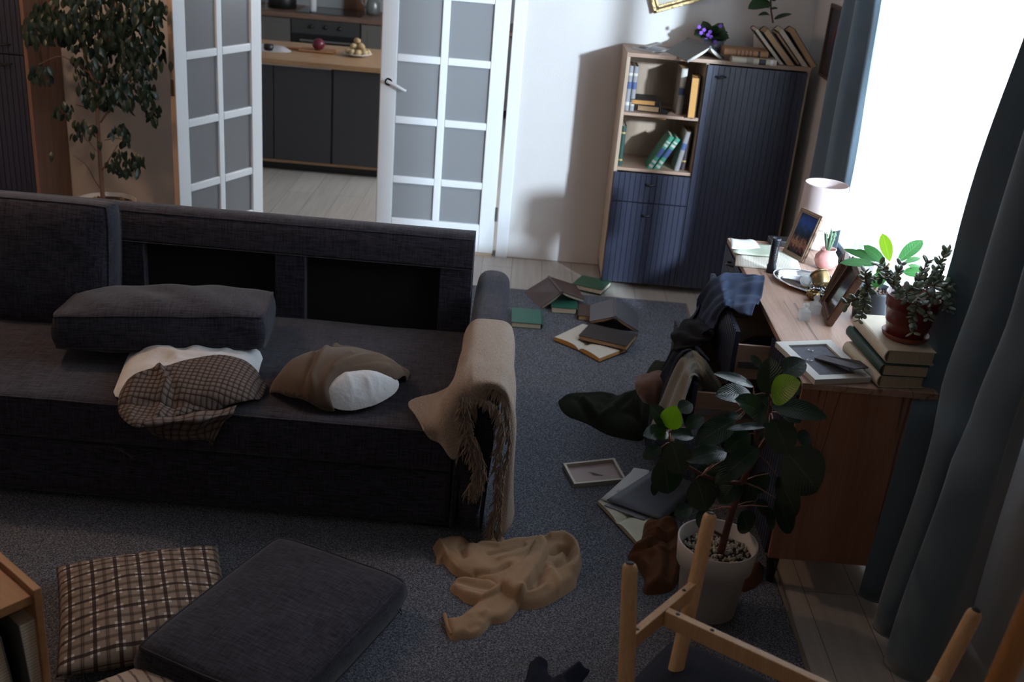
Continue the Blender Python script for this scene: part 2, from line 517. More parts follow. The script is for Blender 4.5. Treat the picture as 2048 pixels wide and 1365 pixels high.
def garment(mb, outline, base, T=0.012, r=0.02, folds=(), res=0.008, mi=0, noise=0.0, seed=0, smooth=2, skirt=True, lift=0.0, uvs=3.0):
    """crumpled cloth lying on the height field base(x, y).
    outline: world (x, y) points; folds: [(points, amplitude, width)].  Returns the height function of its top."""
    P = chaikin(outline, smooth) if smooth else [np.array(p) for p in outline]
    # resample
    Q = []
    for i in range(len(P)):
        a, b = P[i], P[(i + 1) % len(P)]
        n = max(1, int(np.hypot(*(b - a)) / res))
        for k in range(n): Q.append(a + (b - a) * k / n)
    Q = np.array(Q)

    def H(X, Y):
        X = np.asarray(X, dtype=float); Y = np.asarray(Y, dtype=float)
        d = np.full(X.shape, 9.0); step = max(1, len(Q) // 160); R = Q[::step]
        for i in range(len(R)):
            d = np.minimum(d, seg_dist(X, Y, R[i], R[(i + 1) % len(R)]))
        edge = 1 - np.exp(-(d / r) ** 1.3)
        z = T * edge + lift
        for pts, amp, w in folds:
            fd = np.full(X.shape, 9.0)
            for i in range(len(pts) - 1):
                fd = np.minimum(fd, seg_dist(X, Y, pts[i], pts[i + 1]))
            z = z + amp * np.exp(-(fd / w) ** 2) * np.clip(d / (r * 1.2), 0, 1)
        if noise:
            rs = np.random.RandomState(seed); q = np.zeros(X.shape)
            for k in range(8):
                a = rs.uniform(0, 6.28); f = rs.uniform(12, 60); ph = rs.uniform(0, 6.28)
                q = q + np.sin((X * math.cos(a) + Y * math.sin(a)) * f + ph + 1.3 * np.sin((X * math.sin(a) - Y * math.cos(a)) * f * .6 + ph)) / (1 + k * .35)
            z = z + noise * q * edge * .5
        return np.maximum(z, 0.0015 + lift)
    x0, y0 = Q.min(0); x1, y1 = Q.max(0)
    gx, gy = np.meshgrid(np.arange(x0, x1, res), np.arange(y0, y1, res), indexing='ij')
    gx = gx.ravel() + (np.arange(gx.size) % 2) * res * .3; gy = gy.ravel()
    ins = np.zeros(gx.shape, bool); j = len(Q) - 1
    for i in range(len(Q)):
        xi, yi = Q[i]; xj, yj = Q[j]
        c = ((yi > gy) != (yj > gy)) & (gx < (xj - xi) * (gy - yi) / (yj - yi + 1e-15) + xi)
        ins ^= c; j = i
    dd = np.full(gx.shape, 9.0)
    for i in range(0, len(Q)): dd = np.minimum(dd, np.hypot(gx - Q[i][0], gy - Q[i][1]))
    k = ins & (dd > res * .5)
    pts = [Vector((a, b)) for a, b in Q] + [Vector((a, b)) for a, b in zip(gx[k], gy[k])]
    nb = len(Q)
    vo, _, fo, ov, _, _ = delaunay_2d_cdt(pts, [], [list(range(nb))], 1, 1e-6)
    X = np.array([p.x for p in vo]); Y = np.array([p.y for p in vo])
    B = np.array([base(a, b) for a, b in zip(X, Y)])
    Z = B + H(X, Y)
    vs = list(zip(X, Y, Z)); uv = [(a * uvs, b * uvs) for a, b in zip(X, Y)]
    mb.add(vs, [tuple(f) for f in fo], mi, True, uv)
    if skirt:
        m = {}
        for i, org in enumerate(ov):
            for q in org:
                if q < nb: m[q] = i
        ring = [m[i] for i in range(nb) if i in m]
        sv = [vs[i] for i in ring] + [(vs[i][0], vs[i][1], B[i] + min(lift, 0.0) - 0.0005) for i in ring]
        n = len(ring)
        mb.add(sv, [(i, (i + 1) % n, (i + 1) % n + n, i + n)[::-1] for i in range(n)], mi, True, [(s_[0] * uvs, s_[1] * uvs) for s_ in sv])
    Qp = Q

    def top(x, y):
        # height including this layer
        inside = False; jj = len(Qp) - 1
        xi = Qp[:, 0]; yi = Qp[:, 1]; xj = np.roll(xi, 1); yj = np.roll(yi, 1)
        c = ((yi > y) != (yj > y)) & (x < (xj - xi) * (y - yi) / (yj - yi + 1e-15) + xi)
        inside = (c.sum() % 2) == 1
        b = base(x, y)
        return b + (float(H(np.array([x]), np.array([y]))[0]) if inside else 0.0)
    return top


def cushion(mb, w, d, h, n=26, bulge=0.35, M=None, mi=0, rr=0.035, sag=0.0, seed=1, wr=0.004):
    """box cushion with soft faces: centre at origin, lying in xy"""
    rs = np.random.RandomState(seed)
    ph = rs.uniform(0, 6.28, 12)

    def shape(u, v, s):
        # u,v in -1..1 on a face; returns softening
        return (1 - abs(u) ** 3.2) * (1 - abs(v) ** 3.2)

    faces = []
    L = np.linspace(-1, 1, n)

    def wrk(X, Y):
        return wr * (np.sin(X * 17 + ph[0] + 2 * np.sin(Y * 6 + ph[1])) * np.sin(Y * 13 + ph[2]) + .7 * np.sin(X * 31 + Y * 23 + ph[3]))
    for s in (1, -1):
        U, V = np.meshgrid(L, L, indexing='ij')
        X = U * w / 2; Y = V * d / 2
        cr = (abs(U) ** 8) * (abs(V) ** 8)
        X = X * (1 - .018 * cr); Y = Y * (1 - .022 * cr)
        Z = s * (h / 2 * (1 - rr * 2.6 * (abs(U) ** 12 + abs(V) ** 12)) + bulge * h * .5 * shape(U, V, s) + wrk(X, Y) * (.25 + shape(U, V, s)))
        # taper toward edges
        faces.append((np.stack([X * (1 + .012 * (1 - V ** 2)), Y * (1 + .015 * (1 - U ** 2)), Z], -1), s < 0))
    for f, fl in faces:
        mb.grid(f, mi, M=M, flip=fl)
    top, bot = faces[0][0], faces[1][0]
    ring_t = [top[i, 0] for i in range(n)] + [top[-1, j] for j in range(1, n)] + [top[i, -1] for i in range(n - 2, -1, -1)] + [top[0, j] for j in range(n - 2, -1, -1)]
    ring_b = [bot[i, 0] for i in range(n)] + [bot[-1, j] for j in range(1, n)] + [bot[i, -1] for i in range(n - 2, -1, -1)] + [bot[0, j] for j in range(n - 2, -1, -1)]
    rt = np.array(ring_t); rb = np.array(ring_b); K = 7
    rows = []
    for k in range(K):
        t = k / (K - 1); q = rt * (1 - t) + rb * t
        out = 1 + 0.05 * math.sin(math.pi * t)
        q2 = q.copy(); q2[:, 0] += np.sign(q[:, 0]) * (abs(q[:, 0]) > w * .47) * .012 * math.sin(math.pi * t)
        q2[:, 1] += np.sign(q[:, 1]) * (abs(q[:, 1]) > d * .47) * .012 * math.sin(math.pi * t)
        rows.append(q2)
    mb.grid(np.array(rows), mi, M=M, flip=True)
    return rt, rb


def pillow_pts(w, d, t, n=40, pinch=0.06, seed=0, wr=0.004, power=.5):
    """throw pillow: returns top and bottom grids in local coordinates"""
    rs = np.random.RandomState(seed); ph = rs.uniform(0, 6.28, 8)
    L = np.linspace(-1, 1, n); U, V = np.meshgrid(L, L, indexing='ij')
    X = U * w / 2 * (1 - pinch * (1 - V ** 2)); Y = V * d / 2 * (1 - pinch * (1 - U ** 2))
    prof = np.clip((1 - U ** 2) * (1 - V ** 2), 0, 1) ** power
    W = wr * np.sin(U * 9 + ph[0] + 2 * np.sin(V * 4)) * np.sin(V * 8 + ph[1]) * prof
    edge = np.clip(1 - np.minimum(1 - abs(U), 1 - abs(V)) * 4, 0, 1) * wr * 1.2 * np.sin((U + V) * 26 + ph[2]) * (prof > 0)
    T = t / 2 * prof + W + edge * prof
    return np.stack([X, Y, T], -1), np.stack([X, Y, -T * .8], -1)
# ================================================================== materials shared
M = {}
M['wall'] = mat('wall_paint', (0.62, 0.60, 0.585), 0.75, bump=(160, 0.12), noise=(9, 0.03))
M['white'] = mat('white_lacquer', (0.74, 0.76, 0.78), 0.35)
M['frost'] = glassy('frosted_glass', (0.95, .97, 1), 0.10, 0.25, body=(0.46, 0.48, 0.50))
M['floor'] = planks('laminate_floor', (0.40, 0.365, 0.33), (0.45, 0.41, 0.37))
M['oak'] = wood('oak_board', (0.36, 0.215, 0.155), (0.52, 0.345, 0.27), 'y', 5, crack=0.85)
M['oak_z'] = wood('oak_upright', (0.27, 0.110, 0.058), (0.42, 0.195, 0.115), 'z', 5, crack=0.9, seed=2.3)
M['oak_x'] = wood('oak_cross', (0.36, 0.225, 0.155), (0.50, 0.34, 0.25), 'x', 5)
M['oak_edge'] = wood('oak_edge_band', (0.42, 0.30, 0.21), (0.55, 0.41, 0.30), 'z', 5)
M['navy'] = mat('navy_front', (0.024, 0.027, 0.048), 0.38, bump=(300, 0.05))
M['black'] = mat('black_plastic', (0.012, 0.012, 0.013), 0.4)
M['dark'] = mat('charcoal_front', (0.045, 0.045, 0.05), 0.45)
M['steel'] = mat('brushed_steel', (0.42, 0.42, 0.43), 0.32, 1.0)
M['sofa'] = melange('sofa_cloth', (0.0095, 0.0100, 0.0150), (0.048, 0.047, 0.068), 240)
M['black_cloth'] = mat('black_lining', (0.006, 0.006, 0.007), 0.95)

RX = 1.66       # window wall
WY = 6.695      # back wall
LX = -3.9
FYY = -1.6
HC = 2.75

# floor, walls, ceiling ------------------------------------------------------
b = MB(); b.box(-4.6, 2.2, FYY - .3, 12.2, -0.12, 0.0)
struct('floor', b, M['floor'])
b = MB(); b.box(-4.6, 2.2, FYY - .3, 12.2, HC, HC + .12)
struct('ceiling', b, M['wall'])
b = MB()
DL, DR, DH = -1.66, -0.115, 2.06
b.box(-4.6, DL, WY, WY + .13, 0, HC); b.box(DR, RX, WY, WY + .13, 0, HC); b.box(DL, DR, WY, WY + .13, DH, HC)
struct('wall_back', b, M['wall'])
b = MB()
WY0, WY1, WZ0, WZ1 = 3.12, 5.62, 0.72, 2.58
b.box(RX, RX + .3, FYY - .3, WY0, 0, HC); b.box(RX, RX + .3, WY1, 7.6, 0, HC); b.box(RX, RX + .3, WY0, WY1, 0, WZ0); b.box(RX, RX + .3, WY0, WY1, WZ1, HC)
struct('wall_right', b, M['wall'])
b = MB(); b.box(-4.7, LX, FYY - .3, WY, 0, HC); struct('wall_left', b, M['wall'])
b = MB(); b.box(LX, RX, FYY - .3, FYY, 0, HC); struct('wall_front', b, M['wall'])
b = MB(); b.box(-4.7, 2.2, 11.72, 11.9, 0, HC); b.box(-4.6, -4.2, WY + .13, 11.72, 0, HC); b.box(1.9, 2.2, 7.6, 11.72, 0, HC)
struct('wall_kitchen', b, M['wall'])
b = MB(); b.box(DL - .075, DL, WY - .012, WY + .142, 0, DH + .07); b.box(DR, DR + .075, WY - .012, WY + .142, 0, DH + .07); b.box(DL - .075, DR + .075, WY - .012, WY + .142, DH, DH + .07)
struct('trim_1', b, M['white'], bevel=.004)

# window ------------------------------------------------------------------
b = MB()
fx0, fx1 = RX + .13, RX + .19
b.box(fx0, fx1, WY0, WY1, WZ0, WZ0 + .06); b.box(fx0, fx1, WY0, WY1, WZ1 - .06, WZ1)
for y in (WY0, WY0 + 1.27, WY1 - .06): b.box(fx0, fx1, y, y + .06, WZ0, WZ1)
wnd = struct('window_1', b, M['white'], bevel=.005)
b = MB(); b.box(RX + .155, RX + .16, WY0 + .05, WY1 - .05, WZ0 + .05, WZ1 - .05)
b.build('window_pane', glassy('window_glass', (1, 1, 1), 0.93, 0.0), wnd)
b = MB(); b.box(RX - .04, RX + .13, WY0 - .02, WY1 + .02, WZ0 - .03, WZ0)
b.build('window_sill', M['white'], wnd, bevel=.006)


# double doors ----------------------------------------------------------------
def door_leaf(name, hinge, ang, width, side, handle):
    """leaf in local frame: x from hinge (0) to free edge (width), y thickness, z up"""
    c, s_ = math.cos(ang), math.sin(ang)
    Mx = Matrix(((c, -s_, 0, hinge[0]), (s_, c, 0, hinge[1]), (0, 0, 1, 0), (0, 0, 0, 1)))
    b = MB(); T = .02; H0, H1 = .012, 2.045
    st = .098; mx = width / 2
    b.box(0, st, -T, T, H0, H1); b.box(width - st, width, -T, T, H0, H1)
    b.box(st, width - st, -T, T, H0, .20); b.box(st, width - st, -T, T, H1 - .11, H1)
    b.box(mx - .023, mx + .023, -T * .85, T * .85, .20, H1 - .11)
    zs = [.453, .832, 1.211, 1.590]
    lo = .20; cells = []
    for z in zs + [H1 - .11 + .023]:
        cells.append((lo, z - .023)); lo = z + .023
        if z < H1 - .12:
            for xa, xb in ((st, mx - .023), (mx + .023, width - st)):
                b.box(xa, xb, -T * .85, T * .85, z - .023, z + .023)
    o = b.build(name, M['white'], bevel=.006)
    o.matrix_world = Mx; o['kind'] = 'structure'
    for (za, zb) in cells:
        for xa, xb in ((st, mx - .023), (mx + .023, width - st)):
            p = MB(); p.box(xa - .004, xb + .004, -.003, .003, za - .004, zb + .004)
            p.build('frosted_pane', M['frost'], o)
    # bare wooden edge strip of the free edge
    p = MB(); p.box(width - .0005, width + .0015, -T * .93, T * .93, H0 + .01, H1 - .01)
    p.build('edge_strip', mat('bare_pine_edge', (0.50, 0.38, 0.28), .6), o)['label'] = 'bare beige wooden edge of the door leaf'
    if handle:
        h = MB(); hx = width - .05; hz = 1.06
        h.lathe([(0, 0), (.024, 0), (.026, .006), (.012, .010), (.010, .045), (0, .045)], 20, M=Matrix.Translation((hx, side * T, hz)) @ Matrix.Rotation(math.radians(90) * side, 4, 'X'))
        h.tube([(hx + .004, side * (T + .045), hz + .012), (hx - .05, side * (T + .05), hz - .008), (hx - .115, side * (T + .045), hz - .04)], [.011, .010, .009], 10)
        h.build('door_handle', M['white'], o)
    else:
        h = MB(); h.box(width, width + .003, -.011, .011, 1.00, 1.09)
        h.build('latch_plate', mat('brass_latch', (0.18, 0.14, 0.10), .4, .8), o)
    for z in (.28, 1.75):
        h = MB(); h.tube([(-.006, side * T, z - .045), (-.006, side * T, z + .045)], .008, 10)
        h.build('hinge', M['steel'], o)
    return o


door_leaf('door_1', (-1.645, WY + .02), math.radians(-114.5), .757, -1, False)
_d2 = door_leaf('door_2', (-0.135, WY + .028), math.pi, .765, 1, True)
b = MB(); b.box(-.26, -.14, WY - .002, WY + .05, 0, .012); struct('trim_2', b, mat('door_threshold', (0.55, .42, .30), .5))

# skirting: thin dark joint line at the wall foot
b = MB(); b.box(DR + .075, .56, WY - .006, WY, 0, .006); b.box(-2.84, DL - .075, WY - .006, WY, 0, .006)
struct('baseboard_back', b, mat('wall_joint', (.30, .26, .23), .8))

# rug ------------------------------------------------------------------
def carpet_mat():
    m, nt, bs = _nt('carpet')
    tc = nd(nt, 'ShaderNodeTexCoord')
    n = nd(nt, 'ShaderNodeTexNoise'); n.inputs['Scale'].default_value = 190; n.inputs['Detail'].default_value = 3; n.inputs['Roughness'].default_value = .8
    nt.links.new(tc.outputs['Object'], n.inputs['Vector'])
    r = ramp(nt, [(0.36, (0.032, 0.035, 0.044)), (0.5, (0.100, 0.106, 0.128)), (0.66, (0.29, 0.305, 0.35))])
    nt.links.new(n.outputs['Fac'], r.inputs['Fac']); nt.links.new(r.outputs[0], bs.inputs['Base Color'])
    bp = nd(nt, 'ShaderNodeBump'); bp.inputs['Strength'].default_value = .6; bp.inputs['Distance'].default_value = .004
    nt.links.new(n.outputs['Fac'], bp.inputs['Height']); nt.links.new(bp.outputs['Normal'], bs.inputs['Normal'])
    bs.inputs['Roughness'].default_value = 1; bs.inputs['Specular IOR Level'].default_value = .1
    return m


RZ = 0.012
rug = thing('rug', 'large grey flecked carpet under the sofa and the fallen things', 'rug', (-1, 3, 0))
b = MB(); b.box(-3.3, 1.045, .1, 6.085, 0.0, RZ); b.build('rug_pile', carpet_mat(), rug, bevel=.004)
b = MB(); b.box(1.045, 1.062, .1, 6.10, 0, RZ * .8); b.box(-3.3, 1.045, 6.085, 6.10, 0, RZ * .8); b.build('rug_binding', mat('rug_binding', (.22, .17, .13), .9, bump=(200, .4)), rug, bevel=.003)


# fluted front ---------------------------------------------------------------
def fluted(mb, w, h, t, Mx, pitch=.031, gw=.006, gd=.004, mi=0, x0=0.0):
    """panel: local x 0..w, z 0..h, front at y=0 facing -y, back at y=t; grooves run vertically"""
    pr = [(0.0, 0.0)]
    x = x0 + pitch
    while x < w - gw:
        pr += [(x - gw / 2, 0), (x - gw * .15, gd), (x + gw * .15, gd), (x + gw / 2, 0)]; x += pitch
    pr += [(w, 0.0), (w, t), (0, t)]
    n = len(pr)
    vs = [(a, c, 0) for a, c in pr] + [(a, c, h) for a, c in pr]
    mb.add(vs, [(i, (i + 1) % n, (i + 1) % n + n, i + n) for i in range(n)], mi, False, None, Mx)
    mb.add([(a, c, h) for a, c in pr], [tuple(range(n))], mi, False, None, Mx)
    mb.add([(a, c, 0) for a, c in pr], [tuple(range(n))[::-1]], mi, False, None, Mx)


def cup_handle(parent, Mx, w=.06):
    b = MB()
    b.tube([Mx @ Vector(p) for p in [(-w / 2, 0.004, 0), (-w * .38, -.016, .002), (-w * .15, -.02, -.004), (w * .15, -.02, .002), (w * .38, -.016, .004), (w / 2, 0.004, 0)]], [.004, .0055, .007, .007, .0055, .004], 8)
    return b.build('handle', M['black'], parent)


T3 = Matrix.Translation

# tall cabinet ---------------------------------------------------------------
CX0, CX1, CY0, CY1, CH = .548, 1.588, 6.278, 6.672, 1.415
cab = thing('cabinet', 'tall oak cabinet with navy fluted doors and open book shelves by the back wall', 'cabinet', (1.07, 6.4, 0))
b = MB()
b.box(CX0, CX0 + .02, CY0, CY1, .045, CH - .022); b.box(CX1 - .02, CX1, CY0, CY1, .045, CH - .022); b.box(1.0, 1.018, CY0 + .012, CY1, .045, CH - .022)
b.box(CX0, CX1, CY0, CY1, .045, .065); b.box(CX0 + .02, CX1 - .02, CY1 - .01, CY1, .065, CH - .022)
b.build('body', M['oak_edge'], cab, bevel=.0015)
b = MB(); b.box(CX0 - .002, CX1 + .002, CY0 - .004, CY1, CH - .022, CH); b.build('top_board', M['oak_x'], cab, bevel=.002)
for z in (1.062, .738): b = MB(); b.box(CX0 + .02, 1.0, CY0 + .002, CY1 - .01, z, z + .018); b.build('shelf', M['oak_x'], cab, bevel=.0015)
b = MB(); fluted(b, .448, .172, .018, T3((CX0 + .006, CY0 - .016, .560)), .0315); d = b.build('drawer', M['navy'], cab); cup_handle(d, T3((.775, CY0 - .018, .672)))
b = MB(); fluted(b, .448, .502, .018, T3((CX0 + .006, CY0 - .016, .052)), .0315); d = b.build('door', M['navy'], cab); cup_handle(d, T3((.775, CY0 - .018, .485)))
b = MB(); fluted(b, .565, 1.335, .018, T3((1.008, CY0 - .016, .052)), .0315, gw=.004, gd=.0025); d = b.build('door', M['navy'], cab); cup_handle(d, T3((1.088, CY0 - .018, 1.325)))
for x in (.585, 1.55):
    for y in (6.31, 6.63): b = MB(); b.lathe([(0, 0), (.018, 0), (.022, .046), (0, .046)], 16, center=(x, y, 0)); b.build('foot', M['black'], cab)

# wardrobe at the left -------------------------------------------------------
wr = thing('wardrobe', 'tall wardrobe with dark fluted doors and an oak side panel', 'wardrobe', (-3.4, 6.45, 0))
b = MB(); b.box(-2.872, -2.850, 6.235, 6.69, 0, 2.3); b.build('side_panel', wood('dull_oak_upright', (0.20, 0.105, 0.07), (0.31, 0.175, 0.12), 'z', 5, crack=0.8, seed=5.1), wr, bevel=.002)
b = MB(); b.box(-3.85, -2.872, 6.27, 6.69, 0.0, 2.3); b.build('body', M['dark'], wr)
for za, zb in ((.05, 1.11), (1.118, 2.28)):
    b = MB(); fluted(b, .486, zb - za, .02, T3((-3.362, 6.238, za)), .031); d = b.build('door', M['navy'], wr)
    cup_handle(d, T3((-2.98, 6.234, zb - .05 if za < 1 else za + .05)), .07)
    b = MB(); fluted(b, .486, zb - za, .02, T3((-3.852, 6.238, za)), .031); d = b.build('door', M['navy'], wr)
    cup_handle(d, T3((-3.74, 6.234, zb - .05 if za < 1 else za + .05)), .07)

# dresser ---------------------------------------------------------------
DX0, DX1, DY0, DY1, DZ = .985, 1.43, 3.238, 4.80, .82
dr = thing('dresser', 'oak dresser below the window with open navy fluted drawers', 'dresser', (1.2, 4.0, 0))
b = MB(); b.box(DX0 - .006, DX1, DY0 - .006, DY1 + .006, DZ - .022, DZ); b.build('top_board', M['oak'], dr, bevel=.0015)
b = MB()
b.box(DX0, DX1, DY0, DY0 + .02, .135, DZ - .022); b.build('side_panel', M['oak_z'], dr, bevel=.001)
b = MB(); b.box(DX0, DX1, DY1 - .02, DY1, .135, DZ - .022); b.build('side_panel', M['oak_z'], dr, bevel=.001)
b = MB()
b.box(DX0, DX1, DY0 + .02, DY1 - .02, .135, .155); b.box(DX1 - .012, DX1, DY0 + .02, DY1 - .02, .155, DZ - .022)
for y in (3.70, 4.372): b.box(DX0 + .004, DX1 - .012, y - .009, y + .009, .155, DZ - .022)
b.build('body', M['oak_x'], dr, bevel=.001)
RotL = Matrix.Rotation(math.radians(-90), 4, 'Z')   # front facing -x, local x runs toward -y


def lfront(x, y_far, w, z, h, t=.018, parent=None, name='drawer_front'):
    b = MB(); fluted(b, w, h, t, T3((x, y_far, z)) @ RotL, .030, gw=.009, gd=.006); return b.build(name, M['navy'], parent)


# far column: closed
d = lfront(DX0 - .012, 4.79, .41, .575, .218, parent=dr, name='drawer'); cup_handle(d, T3((DX0 - .014, 4.585, .765)) @ RotL)
d = lfront(DX0 - .012, 4.79, .41, .145, .425, parent=dr, name='door'); cup_handle(d, T3((DX0 - .014, 4.585, .50)) @ RotL)
# near column: closed
d = lfront(DX0 - .012, 3.69, .435, .145, .645, parent=dr, name='door'); cup_handle(d, T3((DX0 - .014, 3.47, .72)) @ RotL)
# middle column: three open drawers
for pull, z, h in ((.142, .570, .222), (.265, .362, .203), (.05, .150, .205)):
    x = DX0 - pull
    dw = MB(); yf, yn = 4.362, 3.712
    dw.box(x + .018, x + .40, yn + .012, yn + .026, z + .03, z + .165); dw.box(x + .018, x + .40, yf - .026, yf - .012, z + .03, z + .165)
    dw.box(x + .386, x + .40, yn + .026, yf - .026, z + .03, z + .165); dw.box(x + .018, x + .386, yn + .026, yf - .026, z + .03, z + .04)
    d = dw.build('drawer', M['oak_x'], dr, bevel=.001)
    d2 = MB(); fluted(d2, .65, h, .018, T3((x, yf, z)) @ RotL, .030, gw=.009, gd=.006); d2.build('drawer_front', M['navy'], d)
    rl = MB(); rl.box(x + .03, DX0 + .3, yn + .004, yn + .012, z + .075, z + .10); rl.build('runner', M['steel'], d)
for x, y in ((1.02, 3.30), (1.37, 3.30), (1.02, 4.74), (1.37, 4.74)):
    b = MB(); b.tube([(x, y, .136), (x + (.0 if x < 1.2 else .03), y - (.02 if y < 4 else -.02), RZ if x < 1.04 else 0)], [.028, .012], 14); b.build('leg', M['black'], dr)

# ------------------------------------------------------------------ sofa
sofa = thing('sofa', 'long charcoal fabric sofa with its back cushions pulled off', 'sofa', (-1.3, 3.9, 0))
b = MB(); b.box(-2.62, -.160, 3.424, 4.30, .035, .262); b.build('base', M['sofa'], sofa, bevel=.012, seg=3)
b = MB()
# seat: slightly crowned top
xs = np.linspace(-2.62, -.160, 60); ys = np.linspace(3.412, 4.34, 30)
def seat_h(x, y):
    u = (x + 1.39) / 1.23; v = (y - 3.412) / .93
    e = min(1, max(0, (y - 3.412)) / .03)
    return .432 + .012 * (1 - u * u) * math.sin(math.pi * min(1, max(0, v))) + .003 * math.sin(x * 9) * math.sin(y * 7)
P = []
for x in xs:
    row = [(x, 3.418, .270), (x, 3.411, .275), (x, 3.408, .30), (x, 3.408, .40), (x, 3.411, .420), (x, 3.418, .429)]
    row += [(x, y, seat_h(x, y)) for y in ys[1:]]
    P.append(row)
b.grid(P); b.add([P[-1][k] for k in range(len(P[-1]))] + [(-.160, 4.34, .27)], [tuple(range(len(P[-1]) + 1))[::-1]])
b.build('seat', M['sofa'], sofa)
b = MB(); b.tube([(-2.62, 3.413, .427), (-.162, 3.413, .4275)], .0035, 6); b.build('seam', M['sofa'], sofa)
# back: frame with two black recessed panels
b = MB()
prof = [(4.345, .40), (4.345, .72), (4.352, .80), (4.362, .85), (4.385, .866), (4.44, .868), (4.47, .855), (4.48, .82), (4.48, .05), (4.40, .05)]
def yz(x0, x1, pr, mb): mb.prism([(y, z) for y, z in pr], x0, x1, axis='x')
top = [(4.335, .722), (4.345, .80), (4.356, .846), (4.385, .864), (4.44, .866), (4.468, .85), (4.478, .80), (4.478, .722)]
yz(-2.62, -.166, top, b)
b.build('back_rail', M['sofa'], sofa, bevel=.01, seg=3, angle=50)
b = MB(); b.tube([(-2.62, 4.357, .848), (-.18, 4.357, .848)], .003, 6); b.tube([(-2.62, 4.334, .722), (-.18, 4.334, .722)], .002, 6); b.build('seam', M['sofa'], sofa)
for x0, x1 in ((-2.62, -2.26), (-1.70, -1.565), (-1.005, -.876), (-.302, -.166)):
    b = MB(); b.box(x0, x1, 4.336, 4.478, .05, .722); b.build('back_post', M['sofa'], sofa, bevel=.004)
b = MB(); b.box(-2.62, -.166, 4.385, 4.47, .05, .722); b.build('back_lining', M['black_cloth'], sofa)['label'] = 'black recessed lining of the backrest'
# arms
def arm(x_in, x_out, flare, name='arm'):
    b = MB(); rows = []
    pr = [(0, 0), (0, .36), (0, .50), (-.004, .57), (.01, .610), (.04, .626), (.09, .628), (.135, .618), (.156, .59), (.158, .56), (.150, .45), (.135, .2), (.128, 0)]
    sgn = 1 if x_out > x_in else -1
    w = .130
    for y, ins in ((3.413, .022), (3.405, .008), (3.408, 0.0), (3.43, 0.0), (3.8, 0), (4.2, 0), (4.60, 0), (4.635, .004), (4.645, .022)):
        row = []
        for px_, z in pr:
            t = z / .628
            x = px_ * (1 - ins * 2 / .15) + ins
            zz = .035 + z * .955 - (ins * .9 if z > .3 else -ins * .4)
            row.append((x_in + sgn * (x * .95), y, zz))
        rows.append(row)
    b.grid(rows, closeu=False)
    b.add(rows[0], [tuple(range(len(pr)))]); b.add(rows[-1], [tuple(range(len(pr)))[::-1]])
    o = b.build(name, M['sofa'], sofa)
    md = o.modifiers.new('s', 'SUBSURF'); md.levels = 1; md.render_levels = 1
    return o
arm(-.150, -.01, 0)
arm(-2.63, -2.8, 0)
for x in (-2.5, -.21): b = MB(); b.box(x - .06, x + .07, 3.45, 3.52, RZ, .036); b.build('foot', M['black'], sofa)
for x in (-2.5, -.21): b = MB(); b.box(x - .06, x + .07, 4.25, 4.32, RZ, .036); b.build('foot', M['black'], sofa)
# pull strap below the seat edge
b = MB(); c = [at_y(228, 893, 3.402), at_y(250, 903, 3.396), at_y(268, 916, 3.39), at_y(285, 908, 3.392), at_y(305, 903, 3.398)]
S = crom([tuple(p) for p in c], 24); g = [[(p[0], p[1], p[2] - .006), (p[0], p[1] - .001, p[2]), (p[0], p[1], p[2] + .006)] for p in S]
b.grid(g); b.build('pull_strap', M['sofa'], sofa, solid=.003)


def big_cushion(w, d, h, Mx, label, group, bulge=.35, seed=1, zipper=None, wr=.003):
    o = lthing('sofa_cushion', label, 'cushion', Mx, group)
    b = MB(); rt, rb = cushion(b, w, d, h, bulge=bulge, seed=seed, wr=wr)
    b.build('cushion_cover', M['sofa'], o, clean=True)
    p = MB(); p.tube([tuple(q) for q in rt] + [tuple(rt[0])], .0035, 6, caps=False); p.tube([tuple(q) for q in rb] + [tuple(rb[0])], .0035, 6, caps=False)
    p.build('piping', M['sofa'], o)
    if zipper:
        z = MB(); q = Vector(zipper)
        z.box(q.x - .004, q.x + .008, q.y - .003, q.y + .003, q.z - .004, q.z + .004)
        z.tube([q + Vector((.008, 0, 0)), q + Vector((.014, -.006, -.004)), q + Vector((.024, -.012, -.008)), q + Vector((.032, -.014, -.010)), q + Vector((.028, -.004, -.008)), q + Vector((.016, .002, -.004))], .002, 6)
        z.build('zip_pull', M['black'], o)
    return o


G_CU = 'charcoal back cushions of the sofa'
# upright at the left end of the backrest
big_cushion(.78, .50, .16, frame((-2.02, 4.165, .668), (1, .02, 0), (0.0, .17, .985)), 'upright charcoal cushion leaning on the sofa back at the left', G_CU, .35, 3)
# tipped over onto the seat
a = at_z(116, 690, .475); c = at_z(540, 690, .50); xd = (c - a).normalized()
o0 = Vector((-1.335, 3.955, .548))
big_cushion(.770, .44, .140, frame(o0, xd, Vector((-.14, .97, -.13))), 'charcoal cushion lying on the sofa seat over a white pillow', G_CU, .62, 5, wr=.005)
# on the floor in front
pT, pR, pL = at_z(553, 1072, .125), at_z(812, 1163, .112), at_z(272, 1302, .165)
cen = (pR + pL) / 2
Mx = frame(cen, (pR - pT), (pT - pL)); Mx = Matrix.Translation(-Mx.col[2].to_3d() * .045) @ Mx
big_cushion((pR - pT).length * .98, (pT - pL).length * .98, .115, Mx, 'charcoal cushion lying flat on the carpet beside the plaid pillow', G_CU, .35, 9, zipper=((pR - pT).length * .49, (pT - pL).length * .40, -.01))
# ================================================================== curtains
M['curtain'] = mat('curtain_cloth', (0.092, 0.134, 0.170), 0.9, noise=(6, .12), bump=(420, .12), Sheen_Weight=.3)


